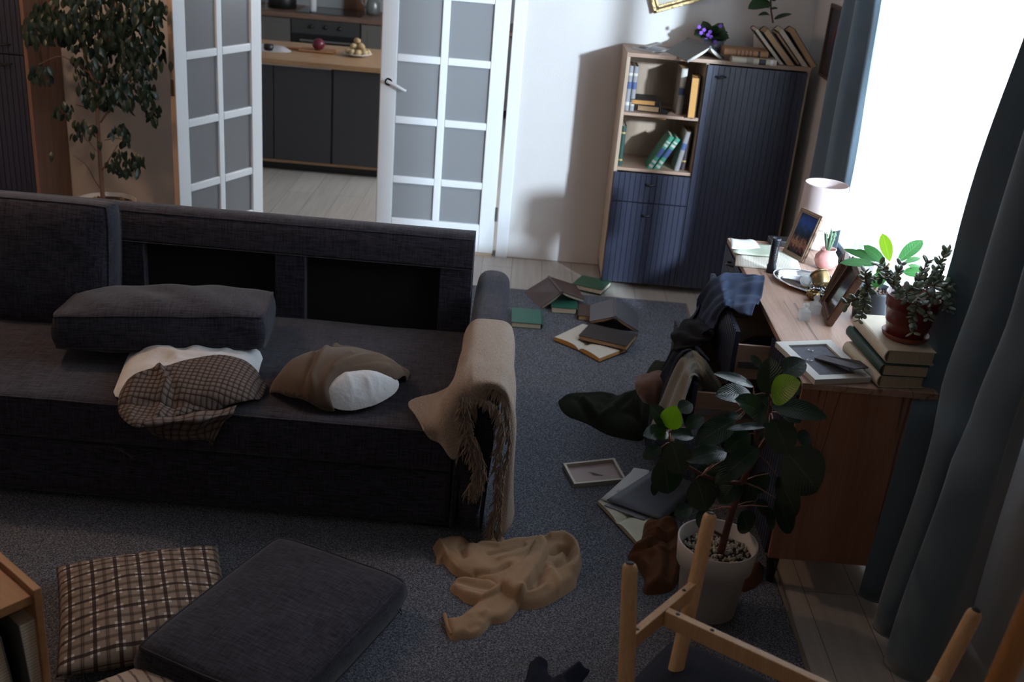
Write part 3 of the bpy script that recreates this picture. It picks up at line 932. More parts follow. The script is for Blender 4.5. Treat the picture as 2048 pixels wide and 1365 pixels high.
def curtain(name, label, levels, ns=110, closed=False):
    """levels: [(z, [(x, y), ...plan points])]"""
    zs = [l[0] for l in levels]
    K = np.array([l[1] for l in levels], dtype=float)
    plan = np.array([crom(k, ns) for k in K])
    nz = 46; Z = np.linspace(zs[0], zs[-1], nz); rows = []
    for z in Z:
        i = min(len(zs) - 2, max(0, np.searchsorted(zs, z) - 1)); t = (z - zs[i]) / (zs[i + 1] - zs[i]); t = t * t * (3 - 2 * t)
        p = plan[i] * (1 - t) + plan[i + 1] * t
        w = .004 * np.sin(z * 7 + np.arange(ns) * .13)
        rows.append(np.stack([p[:, 0] + w, p[:, 1] + w, np.full(ns, z)], -1))
    b = MB(); b.grid(np.array(rows))
    root = thing(name, label, 'curtain', (float(K[0][0][0]), float(K[0][0][1]), 0))
    b.build('curtain_fabric', M['curtain'], root, solid=.003)
    h = MB(); h.tube([tuple(q) for q in rows[0][::2]], .0035, 6); h.build('hem', M['curtain'], root)
    return root


lo = [(1.328, 3.235), (1.365, 3.20), (1.45, 3.17), (1.40, 3.12), (1.338, 3.07), (1.36, 3.01), (1.44, 2.97), (1.36, 2.93), (1.312, 2.87), (1.35, 2.80), (1.42, 2.78), (1.46, 2.80), (1.52, 2.86), (1.57, 2.93), (1.62, 3.01)]
m1 = [(1.338, 3.205), (1.39, 3.19), (1.47, 3.17), (1.42, 3.11), (1.36, 3.05), (1.39, 3.00), (1.47, 2.97), (1.40, 2.92), (1.35, 2.86), (1.38, 2.80), (1.44, 2.78), (1.48, 2.81), (1.53, 2.87), (1.58, 2.94), (1.62, 3.01)]
m2 = [(1.405, 3.40), (1.44, 3.37), (1.52, 3.30), (1.47, 3.23), (1.40, 3.16), (1.43, 3.10), (1.52, 3.05), (1.45, 2.99), (1.40, 2.92), (1.43, 2.86), (1.48, 2.84), (1.50, 2.86), (1.54, 2.90), (1.59, 2.96), (1.62, 3.02)]
m3 = [(1.44, 3.43), (1.47, 3.40), (1.55, 3.33), (1.50, 3.26), (1.44, 3.19), (1.47, 3.12), (1.56, 3.07), (1.50, 3.01), (1.45, 2.95), (1.48, 2.90), (1.51, 2.87), (1.53, 2.89), (1.56, 2.93), (1.59, 2.97), (1.62, 3.02)]
hi = [(1.46, 3.26), (1.49, 3.24), (1.57, 3.19), (1.52, 3.14), (1.46, 3.09), (1.50, 3.04), (1.57, 3.00), (1.52, 2.96), (1.46, 2.91), (1.49, 2.89), (1.51, 2.87), (1.53, 2.89), (1.56, 2.93), (1.59, 2.97), (1.62, 3.02)]
curtain('curtain', 'heavy slate blue curtain hanging at the near side of the window', [(.015, lo), (.76, m1), (.885, m2), (1.25, m3), (2.62, hi)])
fl = [(1.60, 5.17), (1.575, 5.20), (1.60, 5.25), (1.64, 5.30), (1.60, 5.36), (1.545, 5.42), (1.56, 5.50), (1.63, 5.57), (1.60, 5.66), (1.55, 5.74), (1.62, 5.82)]
fh = [(1.60, 5.36), (1.575, 5.39), (1.60, 5.43), (1.64, 5.47), (1.60, 5.52), (1.555, 5.56), (1.57, 5.61), (1.63, 5.66), (1.60, 5.72), (1.565, 5.78), (1.62, 5.84)]
curtain('curtain', 'heavy slate blue curtain gathered at the far side of the window near the corner', [(.02, fl), (1.0, fl), (2.62, fh)])
b = MB(); b.tube([(1.57, 2.4, 2.66), (1.57, 6.1, 2.66)], .014, 12); o = b.build('curtain_rod', M['steel'])
tag(o, 'steel curtain rod above the window', 'curtain rod')

sh = bpy.data.materials.new('sheer_voile'); sh.use_nodes = True; nt = sh.node_tree; nt.nodes.clear()
_o = nd(nt, 'ShaderNodeOutputMaterial'); _t = nd(nt, 'ShaderNodeBsdfTransparent'); _l = nd(nt, 'ShaderNodeBsdfTranslucent'); _l.inputs[0].default_value = (.95, .97, 1, 1)
_d = nd(nt, 'ShaderNodeBsdfDiffuse'); _d.inputs[0].default_value = (.9, .92, .95, 1)
_m = nd(nt, 'ShaderNodeMixShader'); _m.inputs[0].default_value = .7; nt.links.new(_d.outputs[0], _m.inputs[1]); nt.links.new(_l.outputs[0], _m.inputs[2])
_m2 = nd(nt, 'ShaderNodeMixShader'); _m2.inputs[0].default_value = .5; nt.links.new(_t.outputs[0], _m2.inputs[1]); nt.links.new(_m.outputs[0], _m2.inputs[2]); nt.links.new(_m2.outputs[0], _o.inputs[0])
rows = []
for z in np.linspace(.03, 2.62, 30):
    row = []
    for k in range(300):
        y = 3.10 + k / 299 * 2.47
        a = .010 + .006 * math.sin(y * 3 + 1)
        row.append((1.632 + a * math.sin(y * 58 + .8 * math.sin(y * 9) + .25 * math.sin(z * 2)), y, z))
    rows.append(row)
b = MB(); b.grid(rows); o = b.build('sheer_curtain', sh)
tag(o, 'white translucent sheer curtain glowing in front of the window', 'sheer curtain')

# ================================================================== books
M['cream_pg'] = stripes('cream_pages', (0.62, 0.54, 0.42), (0.45, 0.37, 0.27), 34, .4)
M['tan_pg'] = stripes('tan_pages', (0.50, 0.33, 0.19), (0.36, 0.22, 0.11), 34, .4)
M['orange_pg'] = stripes('ochre_pages', (0.60, 0.32, 0.10), (0.45, 0.22, 0.06), 34, .4)
M['white_pg'] = stripes('white_pages', (0.66, 0.64, 0.58), (0.50, 0.48, 0.42), 34, .4)
M['text_pg'] = stripes('printed_page', (0.62, 0.59, 0.51), (0.38, 0.36, 0.32), 40, .33)
PAL = {}


def cover(c, rough=.55):
    k = (c, rough)
    if k not in PAL: PAL[k] = mat('book_cover', c, rough, noise=(30, .10), bump=(220, .08))
    return PAL[k]


GREEN = (0.022, 0.125, 0.085); DGREEN = (0.012, 0.050, 0.038); BROWN = (0.060, 0.030, 0.022); DKBR = (0.028, 0.020, 0.018)
GREY = (0.10, 0.10, 0.115); CREAM = (0.58, 0.52, 0.41); TAN = (0.30, 0.15, 0.07); NAVYC = (0.02, 0.03, 0.08); LGREY = (0.30, 0.30, 0.31)


def book(label, Mx, w, h, t, cov, pag, group=None, bands=(), rounded=True):
    """local: x spine(0) -> fore edge(w), y height, z thickness"""
    o = lthing('book', label, 'book', Mx, group)
    c = .0025
    b = MB(); b.box(.003, w, 0, h, 0, c); b.box(.003, w, 0, h, t - c, t)
    k = .35 * t if rounded else .002
    out = []; n = 8
    for i in range(n + 1):
        a = -math.pi / 2 + math.pi * i / n
        out.append((.004 - k * math.cos(a), t / 2 + (t / 2) * math.sin(a)))
    inn = [(.0065 - (k * .9) * math.cos(-math.pi / 2 + math.pi * i / n), t / 2 + (t / 2 - c) * math.sin(-math.pi / 2 + math.pi * i / n)) for i in range(n + 1)][::-1]
    b.prism(out + inn, 0, h)
    b.build('cover', cov, o)
    p = MB(); p.box(.005, w - .005, .003, h - .003, c, t - c); p.build('pages', pag, o)
    for y0, y1, mt in bands:
        q = MB(); o2 = [(x - .0008, z) for x, z in out[1:-1]]
        q.prism(o2 + [(x + .0012, z) for x, z in o2[::-1]], y0, y1)
        q.build('spine_label', mt, o)
    return o


def bx_from(p0, px_, py_):
    return (px_ - p0).length, (py_ - p0).length


def lying_book(label, p0, pw, ph, t, cov, pag, group=None, bands=()):
    """p0 spine corner, pw along width, ph along height; all at the book's underside"""
    Mx = frame(p0, pw - p0, ph - p0)
    if Mx.col[2][2] < 0:      # keep thickness upward: mirror height axis
        Mx = frame(ph, pw - p0, p0 - ph)
    return book(label, Mx, (pw - p0).length, (ph - p0).length, t, cov, pag, group, bands)


def tent_book(label, A, B, LA, LB, RA, RB, cov, pag, group=None, th=.022, cat='book'):
    """A-B ridge (far, near); LA-LB left low edge; RA-RB right low edge"""
    o = thing('book', label, cat, tuple((LA + LB + RA + RB) / 4), group)
    b = MB(); p = MB()
    rd = (B - A).normalized()
    for (P, Q, sgn) in ((LA, LB, 1), (RA, RB, -1)):
        dn = ((P - A) + (Q - B)).normalized()
        nrm = dn.cross(rd).normalized()
        if nrm.z < 0: nrm = -nrm
        g = []
        for s_, off in ((0, 0), (1, 0)):
            g.append([A * (1 - s_) + P * s_, B * (1 - s_) + Q * s_])
        up = [g[0][0], g[0][1], g[1][1], g[1][0]]
        low = [q - nrm * .003 for q in up]
        b.add([tuple(q) for q in up + low], [(0, 1, 2, 3), (7, 6, 5, 4), (0, 4, 5, 1), (1, 5, 6, 2), (2, 6, 7, 3), (3, 7, 4, 0)])
        # page block: curved away from the board
        ns = 9; outer = []; inner = []
        for e, (r0, r1) in enumerate(((A, P), (B, Q))):
            ins = rd * (.004 if e == 0 else -.004)
            oo = []; ii = []
            for k in range(ns):
                s_ = k / (ns - 1) * .965
                base = r0 + (r1 - r0) * s_ + ins - nrm * .0035
                ii.append(base)
                thick = th * (1 - math.exp(-s_ * 7)) * (1 - .1 * s_)
                sag = .010 * math.sin(math.pi * s_)
                oo.append(base - nrm * (thick + sag * .3) + (r0 - r1).normalized() * .0)
            outer.append(oo); inner.append(ii)
        for side, L in ((0, outer), (1, inner)):
            p.grid(np.array([[tuple(q) for q in L[0]], [tuple(q) for q in L[1]]]), uvs=(1, 1))
        for e in (0, 1):
            p.grid(np.array([[tuple(q) for q in outer[e]], [tuple(q) for q in inner[e]]]), smooth=False)
        p.grid(np.array([[tuple(outer[0][-1]), tuple(outer[1][-1])], [tuple(inner[0][-1]), tuple(inner[1][-1])]]), smooth=False)
    b.tube([tuple(A - Vector((0, 0, .006))), tuple(B - Vector((0, 0, .006)))], .010, 10)
    b.build('cover', cov, o); p.build('pages', pag, o)
    return o


def open_book(label, LN, SN, RN, LF, SF, RF, cov, pag, edge, group=None, h=.022, name='book', cat='book'):
    """flat open book: near edge LN-SN-RN, far edge LF-SF-RF at its underside"""
    o = thing(name, label, cat, tuple((SN + SF) / 2), group)
    b = MB()
    up = Vector((0, 0, 1))
    pts = [LN, SN, RN, RF, SF, LF]
    mid = sum(pts, Vector()) / 6
    ex = [mid + (q - mid) * 1.03 for q in pts]
    b.add([tuple(q) for q in ex] + [tuple(q + up * .003) for q in ex], [(0, 1, 4, 5), (1, 2, 3, 4), (6, 11, 10, 7), (7, 10, 9, 8), (0, 6, 7, 1), (1, 7, 8, 2), (2, 8, 9, 3), (3, 9, 10, 4), (4, 10, 11, 5), (5, 11, 6, 0)])
    b.build('cover', cov, o)
    n = 14
    near = []; far = []
    for (P, Q, lst) in ((LN, SN, 'a'), (SN, RN, 'b')):
        pass
    def prof(E, S, k):
        s_ = k / (n - 1)
        z = h * (1 - s_) ** .01 * (.75 + .35 * math.sin(math.pi * (s_ * .8 + .1))) * (1 - max(0, s_ - .72) ** 2 * 9)
        return E + (S - E) * s_ + up * max(.004, z + .003)
    tN = [prof(LN, SN, k) for k in range(n)] + [prof(RN, SN, k) for k in range(n - 1, -1, -1)][1:]
    tF = [prof(LF, SF, k) for k in range(n)] + [prof(RF, SF, k) for k in range(n - 1, -1, -1)][1:]
    p = MB(); p.grid(np.array([[tuple(q) for q in tN], [tuple(q) for q in tF]]).swapaxes(0, 1), uvs=(2, 1)); p.build('open_pages', pag, o)
    e = MB()
    for T in (tN, tF):
        e.grid(np.array([[tuple(q) for q in T], [(q.x, q.y, SN.z + .003) for q in T]]), smooth=False)
    for a_, c_ in ((tN[0], tF[0]), (tN[-1], tF[-1])):
        e.grid(np.array([[tuple(a_), tuple(c_)], [(a_.x, a_.y, SN.z + .003), (c_.x, c_.y, SN.z + .003)]]), smooth=False)
    e.build('page_edges', edge, o)
    return o


G_FB = 'books fallen on the carpet'
fz = RZ + .001
p0 = at_z(1080, 659, fz); pw = p0 + Vector((-.165, -.004, 0)); ph = p0 + Vector((.002, .215, 0))
lying_book('green book lying closed beside the sofa arm', p0, pw, ph, .032, cover(GREEN), M['cream_pg'], G_FB)
p0 = at_z(1147, 629, fz); pw = p0 + Vector((-.145, -.005, 0)); ph = p0 + Vector((.01, .21, 0))
lying_book('green book lying under the brown tented book', p0, pw, ph, .035, cover(GREEN), M['cream_pg'], G_FB)
A, B = at_z(1098, 553, .135), at_z(1124, 584, .135)
tent_book('large brown book standing tented open nearest the white wall', A, B, at_z(1048, 584, fz), at_z(1081, 616, fz + .002), at_z(1152, 570, .05), at_z(1170, 600, .05), cover((.085, .050, .045)), M['cream_pg'], G_FB, th=.012)
p0 = at_z(1143, 577, fz); pw = at_z(1203, 590, fz); ph = p0 + Vector((.10, .16, 0))
lying_book('green book with a gold emblem behind the brown tented book', p0, pw, ph, .03, cover((.03, .09, .05)), M['cream_pg'], G_FB)
p0 = at_z(1155, 640, fz); pw = p0 + Vector((.155, -.01, 0)); ph = p0 + Vector((.015, .19, 0))
lying_book('dark brown book lying under the grey tented book', p0, pw, ph, .028, cover((.075, .045, .035)), M['tan_pg'], G_FB)
A, B = at_z(1231, 596, .12), at_z(1231, 633, .12)
tent_book('grey covered book standing tented open in the middle of the fallen books', A, B, at_z(1181, 610, .055), at_z(1179, 643, .048), at_z(1275, 626, fz), at_z(1278, 663, fz), cover((.11, .105, .12)), M['tan_pg'], G_FB, th=.012)
open_book('open book lying face up on the carpet under a dark closed book', at_z(1108, 682, fz), at_z(1157, 702, fz), at_z(1198, 725, fz), at_z(1165, 655, fz), at_z(1208, 675, fz), at_z(1252, 704, fz), cover(DKBR), M['text_pg'], M['orange_pg'], G_FB)
zb = fz + .030
p0 = at_z(1228, 716, zb); pw = at_z(1250, 690, zb); ph = at_z(1156, 680, zb)
lying_book('dark brown closed book lying on top of the open book', pw, p0, pw + (ph - p0), .026, cover(DKBR), M['tan_pg'], G_FB)

# --- books in and on the cabinet
G_S1 = 'books on the upper cabinet shelf'; G_S2 = 'books on the lower cabinet shelf'; G_CT = 'books on top of the cabinet'
blue = mat('blue_label', (.05, .08, .20), .5); white_l = mat('pale_label', (.5, .48, .43), .6); gold = mat('gold_print', (.55, .40, .15), .4, .6)
blackl = mat('black_label', (.015, .015, .015), .5)


def upright(label, x, y, z, w, h, t, cov, pag, group, bands=(), lean=0.0, flip=False):
    """spine toward the room (-y); x = left side of the spine; lean: tilt to +x"""
    X = Vector((0, 1, 0)); Yv = Vector((math.sin(lean), 0, math.cos(lean)))
    Zv = X.cross(Yv)      # thickness direction
    o_ = Vector((x, y, z))
    if flip:              # fore edge toward the room
        X = Vector((0, -1, 0)); Zv = X.cross(Yv); o_ = o_ + Vector((0, w, 0))
    else:
        o_ = o_ - Zv * 0
    return book(label, frame(o_, X, Yv), w, h, t, cov, pag, group, bands)


s1, s2 = 1.080 + .0005, .756 + .0005
gc = cover((.23, .23, .24))
bb = [(.03, .05, white_l), (.125, .165, blue), (.20, .215, white_l)]
upright('first grey book with a blue spine label at the left end of the upper shelf', .572, 6.33, s1, .17, .255, .026, gc, M['tan_pg'], G_S1, bb)
upright('second grey book with a blue spine label from the left on the upper shelf', .601, 6.33, s1, .17, .255, .026, gc, M['tan_pg'], G_S1, bb)
book('slanted dark book on the upper shelf supporting a thinner one', frame((.82, 6.30, s1), (-.95, .25, 0), (.25, .95, 0)) @ Matrix.Identity(4), .17, .20, .034, cover(DKBR), M['orange_pg'], G_S1)
book('thin dark book with ochre page edges lying on the slanted one', frame((.745, 6.302, s1 + .072), (-.98, .12, -.02), (.12, .98, 0)), .14, .20, .028, cover(DKBR), M['orange_pg'], G_S1)
book('dark book lying under the thin book at the left of the upper shelf', frame((.775, 6.325, s1 + .036), (-.96, .1, .0), (.1, .96, 0)), .13, .19, .033, cover((.03, .022, .02)), M['tan_pg'], G_S1)
upright('cream and grey book with a blue spine label standing right on the upper shelf', .875, 6.36, s1, .17, .262, .038, cover((.33, .31, .28)), M['orange_pg'], G_S1, [(.11, .15, blue), (.16, .255, white_l)])
book('book with ochre pages facing out, jutting from the right of the upper shelf', frame((.995, 6.41, s1 - .014 + .0145), (-.12, -.99, 0), (-.02, 0, 1)), .165, .23, .045, cover((.05, .03, .02)), M['orange_pg'], G_S1)
gbands = [(.02, .035, white_l), (.05, .065, white_l), (.09, .15, blue), (.165, .18, white_l), (.19, .20, white_l)]
upright('dark green book standing against the left side of the lower shelf', .570, 6.32, s2, .16, .235, .028, cover(DGREEN), M['cream_pg'], G_S2, [(.03, .04, gold), (.19, .20, gold)])
gc2 = cover((.05, .26, .17))
upright('left one of two bright green books leaning on the lower shelf', .742, 6.31, s2, .16, .235, .030, gc2, M['cream_pg'], G_S2, gbands, lean=.50)
upright('right one of two bright green books leaning on the lower shelf', .784, 6.31, s2, .16, .225, .030, gc2, M['cream_pg'], G_S2, gbands, lean=.50)
upright('grey book with a small blue label leaning on the lower shelf', .905, 6.31, s2, .16, .24, .03, cover((.22, .21, .21)), M['tan_pg'], G_S2, [(.13, .17, blue)], lean=.16)
upright('dark brown book standing at the right end of the lower shelf', .945, 6.34, s2, .16, .235, .03, cover((.045, .03, .028)), M['tan_pg'], G_S2, [(.05, .06, gold)], lean=.05)

ct = CH + .0008
# thin brochure, tented book, lying pair
book('thin grey open brochure at the left front edge of the cabinet top', frame(at_z(1262, 97, ct), at_z(1308, 106, ct) - at_z(1262, 97, ct), at_z(1292, 90, ct) - at_z(1262, 97, ct)), .155, .20, .008, cover(LGREY), M['white_pg'], G_CT, rounded=False)
pm = MB(); g = [[tuple(at_z(1276, 94, ct + .009)), tuple(at_z(1290, 90, ct + .03)), tuple(at_z(1314, 84, ct + .045))], [tuple(at_z(1290, 97, ct + .009)), tuple(at_z(1302, 93, ct + .03)), tuple(at_z(1325, 87, ct + .045))]]
pm.grid(crom(np.swapaxes(np.array(g), 0, 1), 12)); o = pm.build('loose_leaf', mat('leaf_paper', (.5, .5, .5), .8), solid=.001)
tag(o, 'raised pale page curling up from the thin brochure on the cabinet', 'paper')
A, B = at_z(1375, 76, ct + .075), at_z(1421, 93, ct + .075)
tent_book('dark book lying tented open with white pages at the front of the cabinet top', A, B, at_z(1330, 103, ct), at_z(1373, 121, ct), at_z(1412, 92, ct + .004), at_z(1449, 117, ct), cover((.075, .068, .062)), M['white_pg'], G_CT, th=.014)
p0 = at_z(1552, 133, ct); ph = at_z(1462, 124, ct)
lying_book('cream book with a printed spine lying under the orange book on the cabinet', p0, p0 + Vector((.0, .15, 0)), ph, .033, cover((.47, .42, .33)), M['cream_pg'], G_CT, [(.02, .035, mat('white_tag', (.7, .7, .7), .5)), (.06, .10, blackl), (.13, .17, mat('grey_print', (.25, .22, .18), .6))])
p0 = at_z(1535, 117, ct + .034); ph = at_z(1447, 108, ct + .034)
lying_book('orange brown book with dark spine ornaments lying on the cream book', p0, p0 + Vector((.0, .15, 0)), ph, .036, cover(TAN), M['tan_pg'], G_CT, [(.045, .058, blackl)] + [(.085 + i * .022, .093 + i * .022, mat('spine_ornament', (.12, .05, .03), .6)) for i in range(5)])


def leaner(label, bx_, by_, tx, ty, thick, cov, pag, flip=True):
    lo_ = at_y(bx_, by_, 6.31); hi_ = at_y(tx, ty, 6.31); lo_.z = max(lo_.z, ct + .002)
    up_ = (hi_ - lo_)
    h = up_.length
    return book(label, frame(lo_ + Vector((0, .155, 0)), (0, -1, 0), up_), .155, h, thick, cov, pag, G_CT)


leaner('dark maroon book leaning leftmost in the row on the cabinet', 1568, 133, 1516, 57, .022, cover((.035, .018, .022)), M['cream_pg'])
leaner('teal edged book with tan pages leaning second in the row on the cabinet', 1590, 134, 1538, 58, .036, cover((.02, .05, .05)), M['tan_pg'])
leaner('thin brown book leaning third in the row on the cabinet', 1600, 128, 1556, 65, .014, cover((.10, .055, .035)), M['tan_pg'])
leaner('grey edged book leaning fourth in the row on the cabinet', 1617, 137, 1566, 57, .030, cover((.05, .045, .04)), M['cream_pg'])
leaner('brown jacketed book leaning rightmost in the row on the cabinet', 1634, 132, 1590, 58, .036, cover((.03, .028, .028)), M['tan_pg'])

# --- stack of books on the dresser
G_ST = 'books stacked under the red flower pot'
def stackbook(label, near, far, z0, t, cov, pag, w, bands=()):
    n_ = at_z(*near, z0); f_ = at_z(*far, z0)
    up_ = (f_ - n_); x_ = Vector((up_.y, -up_.x, 0)).normalized()
    return book(label, frame(n_, x_, up_), w, up_.length, t, cov, pag, G_ST, bands)
stackbook('cream book at the bottom of the stack under the red pot', (1757, 775), (1689, 706), DZ + .0005, .044, cover(CREAM), M['cream_pg'], .155)
stackbook('dark green book in the middle of the stack under the red pot', (1763, 752), (1695, 672), DZ + .045, .040, cover(DGREEN), M['cream_pg'], .155)
stackbook('cream book at the top of the stack under the red pot', (1772, 726), (1708, 652), DZ + .0855, .045, cover(CREAM), M['cream_pg'], .16)

# --- floor pile of papers in front of the dresser
open_book('open notebook with cream pages under the grey folder', at_z(1195, 1010, fz), at_z(1233, 1050, fz), at_z(1272, 1092, fz), at_z(1268, 978, fz), at_z(1310, 1012, fz), at_z(1348, 1050, fz), cover((.10, .07, .03)), mat('blank_page', (.58, .56, .44), .8, noise=(20, .06)), M['cream_pg'], h=.016, name='notebook', cat='notebook')


def sheet(name, label, cat, pts, z, m, t=.0012, group=None, curl=0.0):
    P = [at_z(px_, py_, z) for px_, py_ in pts]
    b = MB(); n = 8; g = []
    for i in range(n):
        u = i / (n - 1); row = []
        for j in range(n):
            v = j / (n - 1)
            q = P[0] * (1 - u) * (1 - v) + P[1] * u * (1 - v) + P[2] * u * v + P[3] * (1 - u) * v
            row.append((q.x, q.y, q.z + curl * (math.sin(u * 3.1) * .5 + (v - .5) ** 2)))
        g.append(row)
    b.grid(g); o = b.build(name, m, solid=t); tag(o, label, cat, group); return o


M['paper'] = mat('paper', (.58, .59, .60), .8, noise=(14, .04))
sheet('paper_sheet', 'white sheet sticking out below the grey folder toward the picture frame', 'paper', [(1202, 999), (1270, 938), (1330, 952), (1262, 1018)], RZ + .026, M['paper'], .005)
sheet('paper_sheet', 'white sheet with a torn perforated edge behind the grey folder', 'paper', [(1232, 985), (1268, 936), (1298, 941), (1300, 975)], RZ + .031, M['paper'], .001)
sheet('folder', 'grey folder lying on papers beside the planter', 'folder', [(1213, 1001), (1307, 941), (1405, 972), (1326, 1042)], RZ + .036, mat('grey_folder', (.070, .078, .100), .45), .003)
sheet('plastic_sleeve', 'translucent plastic sleeve between the notebook and the grey folder', 'sleeve', [(1208, 1012), (1225, 1001), (1302, 1032), (1288, 1041)], RZ + .024, mat('plastic_sleeve', (.22, .22, .25), .3), .002)

# picture frame on the carpet
def tray_frame(name, label, cnr, z0, h, bw, m, inner, mi_back, depth=.006):
    P = [at_z(px_, py_, z0) for px_, py_ in cnr]
    o = thing(name, label, 'picture frame', tuple(sum(P, Vector()) / 4))
    b = MB(); c_ = sum(P, Vector()) / 4
    I = []
    for i in range(4):
        a, q, d_ = P[i], P[(i + 1) % 4], P[i - 1]
        I.append(a + (q - a).normalized() * bw + (d_ - a).normalized() * bw)
    up = Vector((0, 0, h)); dn = Vector((0, 0, depth))
    V = [tuple(p) for p in P] + [tuple(p + up) for p in P] + [tuple(p + up) for p in I] + [tuple(p + dn) for p in I]
    F = []
    for i in range(4):
        j = (i + 1) % 4
        F += [(i, j, j + 4, i + 4), (i + 4, j + 4, j + 8, i + 8), (i + 8, j + 8, j + 12, i + 12)]
    F.append((3, 2, 1, 0))
    b.add(V, F); b.build('frame_moulding', m, o, bevel=.0015)
    q = MB(); q.add([tuple(p + dn) for p in I], [(0, 1, 2, 3)], uvs=[(0, 0), (1, 0), (1, 1), (0, 1)]); q.build(inner, mi_back, o)
    return o, P, I


bm_ = mat('bird_print', (.33, .25, .25), .25, noise=(7, .12))
o, P, I = tray_frame('picture_frame', 'small framed print of a dark bird lying on the carpet', [(1125, 936), (1147, 978), (1252, 968), (1228, 925)], RZ, .022, .012, mat('champagne_frame', (.42, .38, .32), .35, .5), 'print', bm_)
b = MB(); c0 = (I[0] + I[1] + I[2] + I[3]) / 4 + Vector((0, 0, .0075)); ex = (I[3] - I[0]).normalized(); ey = (I[0] - I[1]).normalized()
def on(u, v): return tuple(c0 + ex * u + ey * v)
b.add([on(-.028, .022), on(-.018, .016), on(-.005, .012), on(.012, -.002), on(.020, -.010), on(.030, -.024), on(.018, -.016), on(.004, -.014), on(-.006, -.006), on(-.014, .008)], [tuple(range(10))])
b.add([on(.012, -.006), on(.034, -.018), on(.036, -.022), on(.012, -.012)], [(0, 1, 2, 3)])
b.build('bird_silhouette', M['black'], o)

# white frame lying face down on the dresser
wf = mat('chalky_white_frame', (.50, .50, .47), .5, noise=(40, .08))
o, P, I = tray_frame('picture_frame', 'white picture frame lying face down with its grey back and stand up', [(1549, 694), (1628, 771), (1741, 766), (1659, 690)], DZ + .0008, .020, .034, wf, 'backing_board', mat('grey_backing', (.10, .105, .13), .9, noise=(60, .35)), depth=.012)
b = MB()
fp = [at_z(1629, 716, DZ + .020), at_z(1645, 710, DZ + .020), at_z(1720, 722, DZ + .050), at_z(1737, 735, DZ + .045), at_z(1709, 738, DZ + .050)]
b.add([tuple(q) for q in fp] + [tuple(q - Vector((0, 0, .004))) for q in fp], [(0, 1, 2, 3, 4), (9, 8, 7, 6, 5)] + [(i, (i + 1) % 5, (i + 1) % 5 + 5, i + 5) for i in range(5)])
b.build('easel_stand', mat('dark_card_stand', (.045, .04, .05), .7, noise=(50, .25)), o)
for q in ((1621, 701), (1619, 721)):
    b = MB(); c_ = at_z(*q, DZ + .016); b.tube([tuple(c_ + Vector((math.cos(a) * .009, math.sin(a) * .007, 0))) for a in np.linspace(0, 6.28, 14)], .0014, 6); b.build('hanging_ring', M['steel'], o)

# ------------------------------------------------------------------ dresser-top things
# papers
sheet('paper_sheet', 'cream booklet page spread with printed lines on the far end of the dresser', 'paper', [(1470, 532), (1474, 490), (1590, 505), (1603, 546)], DZ + .003, M['text_pg'], .004)
sheet('paper_sheet', 'pale green papers lying across the booklet on the dresser', 'paper', [(1466, 507), (1461, 484), (1550, 492), (1560, 515)], DZ + .012, mat('green_tinted_paper', (.42, .48, .38), .7, noise=(30, .15)), .004, curl=.01)
sheet('paper_sheet', 'white sheet with a raised corner on the far left of the dresser', 'paper', [(1463, 500), (1459, 478), (1500, 481), (1520, 498)], DZ + .020, M['paper'], .001, curl=.02)
# dark box at the far end
p = at_z(1562, 497, DZ); b = MB(); b.box(p.x - .045, p.x + .16, p.y + .02, p.y + .10, DZ + .0005, DZ + .028); o = b.build('power_strip', M['black'], bevel=.004); tag(o, 'flat black box lying behind the papers at the far end of the dresser', 'box')
# torch
p = at_z(1541, 545, DZ); t_ = thing('torch', 'black cylindrical torch standing upright on the dresser', 'torch', (p.x, p.y, DZ))
b = MB(); b.lathe([(0, 0), (.0185, 0), (.0195, .004), (.0195, .034), (.0165, .038), (.0165, .045), (.0175, .047), (.0175, .138), (.019, .142), (.019, .150), (.0155, .153), (.0150, .149), (0, .148)], 28, center=(p.x, p.y, DZ))
b.build('torch_body', mat('anodised_black', (.018, .02, .028), .32, .3), t_)
b = MB()
for k in range(8):   # small unreadable white lettering running up the tube
    z = DZ + .060 + k * .0075; a0 = math.radians(-78); r_ = .0178
    for q in range(2):
        a = a0 + (q - .5) * .16 + (.05 if k % 3 else 0)
        b.box(p.x + r_ * math.cos(a) - .0008, p.x + r_ * math.cos(a) + .0008, p.y + r_ * math.sin(a) - .0006, p.y + r_ * math.sin(a) + .0003, z, z + .0022 + .0025 * ((k + q) % 2))
b.build('lettering', mat('white_print', (.7, .7, .7), .5), t_)
# lamp
p = Vector((1.372, 4.765, DZ)); t_ = thing('table_lamp', 'white table lamp with a cylindrical shade at the far end of the dresser', 'lamp', tuple(p))
b = MB(); b.lathe([(0, .001), (.046, .001), (.052, .012), (.056, .05), (.054, .09), (.042, .108), (.022, .12), (.012, .13), (.012, .18), (0, .18)], 36, center=tuple(p)); b.build('lamp_base', mat('white_ceramic', (.72, .70, .70), .25), t_)
shm = bpy.data.materials.new('lamp_shade_cloth'); shm.use_nodes = True; nt = shm.node_tree; nt.nodes.clear()
_o = nd(nt, 'ShaderNodeOutputMaterial'); _l = nd(nt, 'ShaderNodeBsdfTranslucent'); _l.inputs[0].default_value = (.66, .55, .53, 1); _d = nd(nt, 'ShaderNodeBsdfDiffuse'); _d.inputs[0].default_value = (.56, .47, .46, 1)
_m = nd(nt, 'ShaderNodeMixShader'); _m.inputs[0].default_value = .18; nt.links.new(_d.outputs[0], _m.inputs[1]); nt.links.new(_l.outputs[0], _m.inputs[2]); nt.links.new(_m.outputs[0], _o.inputs[0])
b = MB(); b.lathe([(.101, .112), (.102, .117), (.096, .298), (.0945, .303), (.0930, .298), (.0985, .117), (.101, .112)], 48, center=tuple(p)); b.build('lamp_shade', shm, t_)
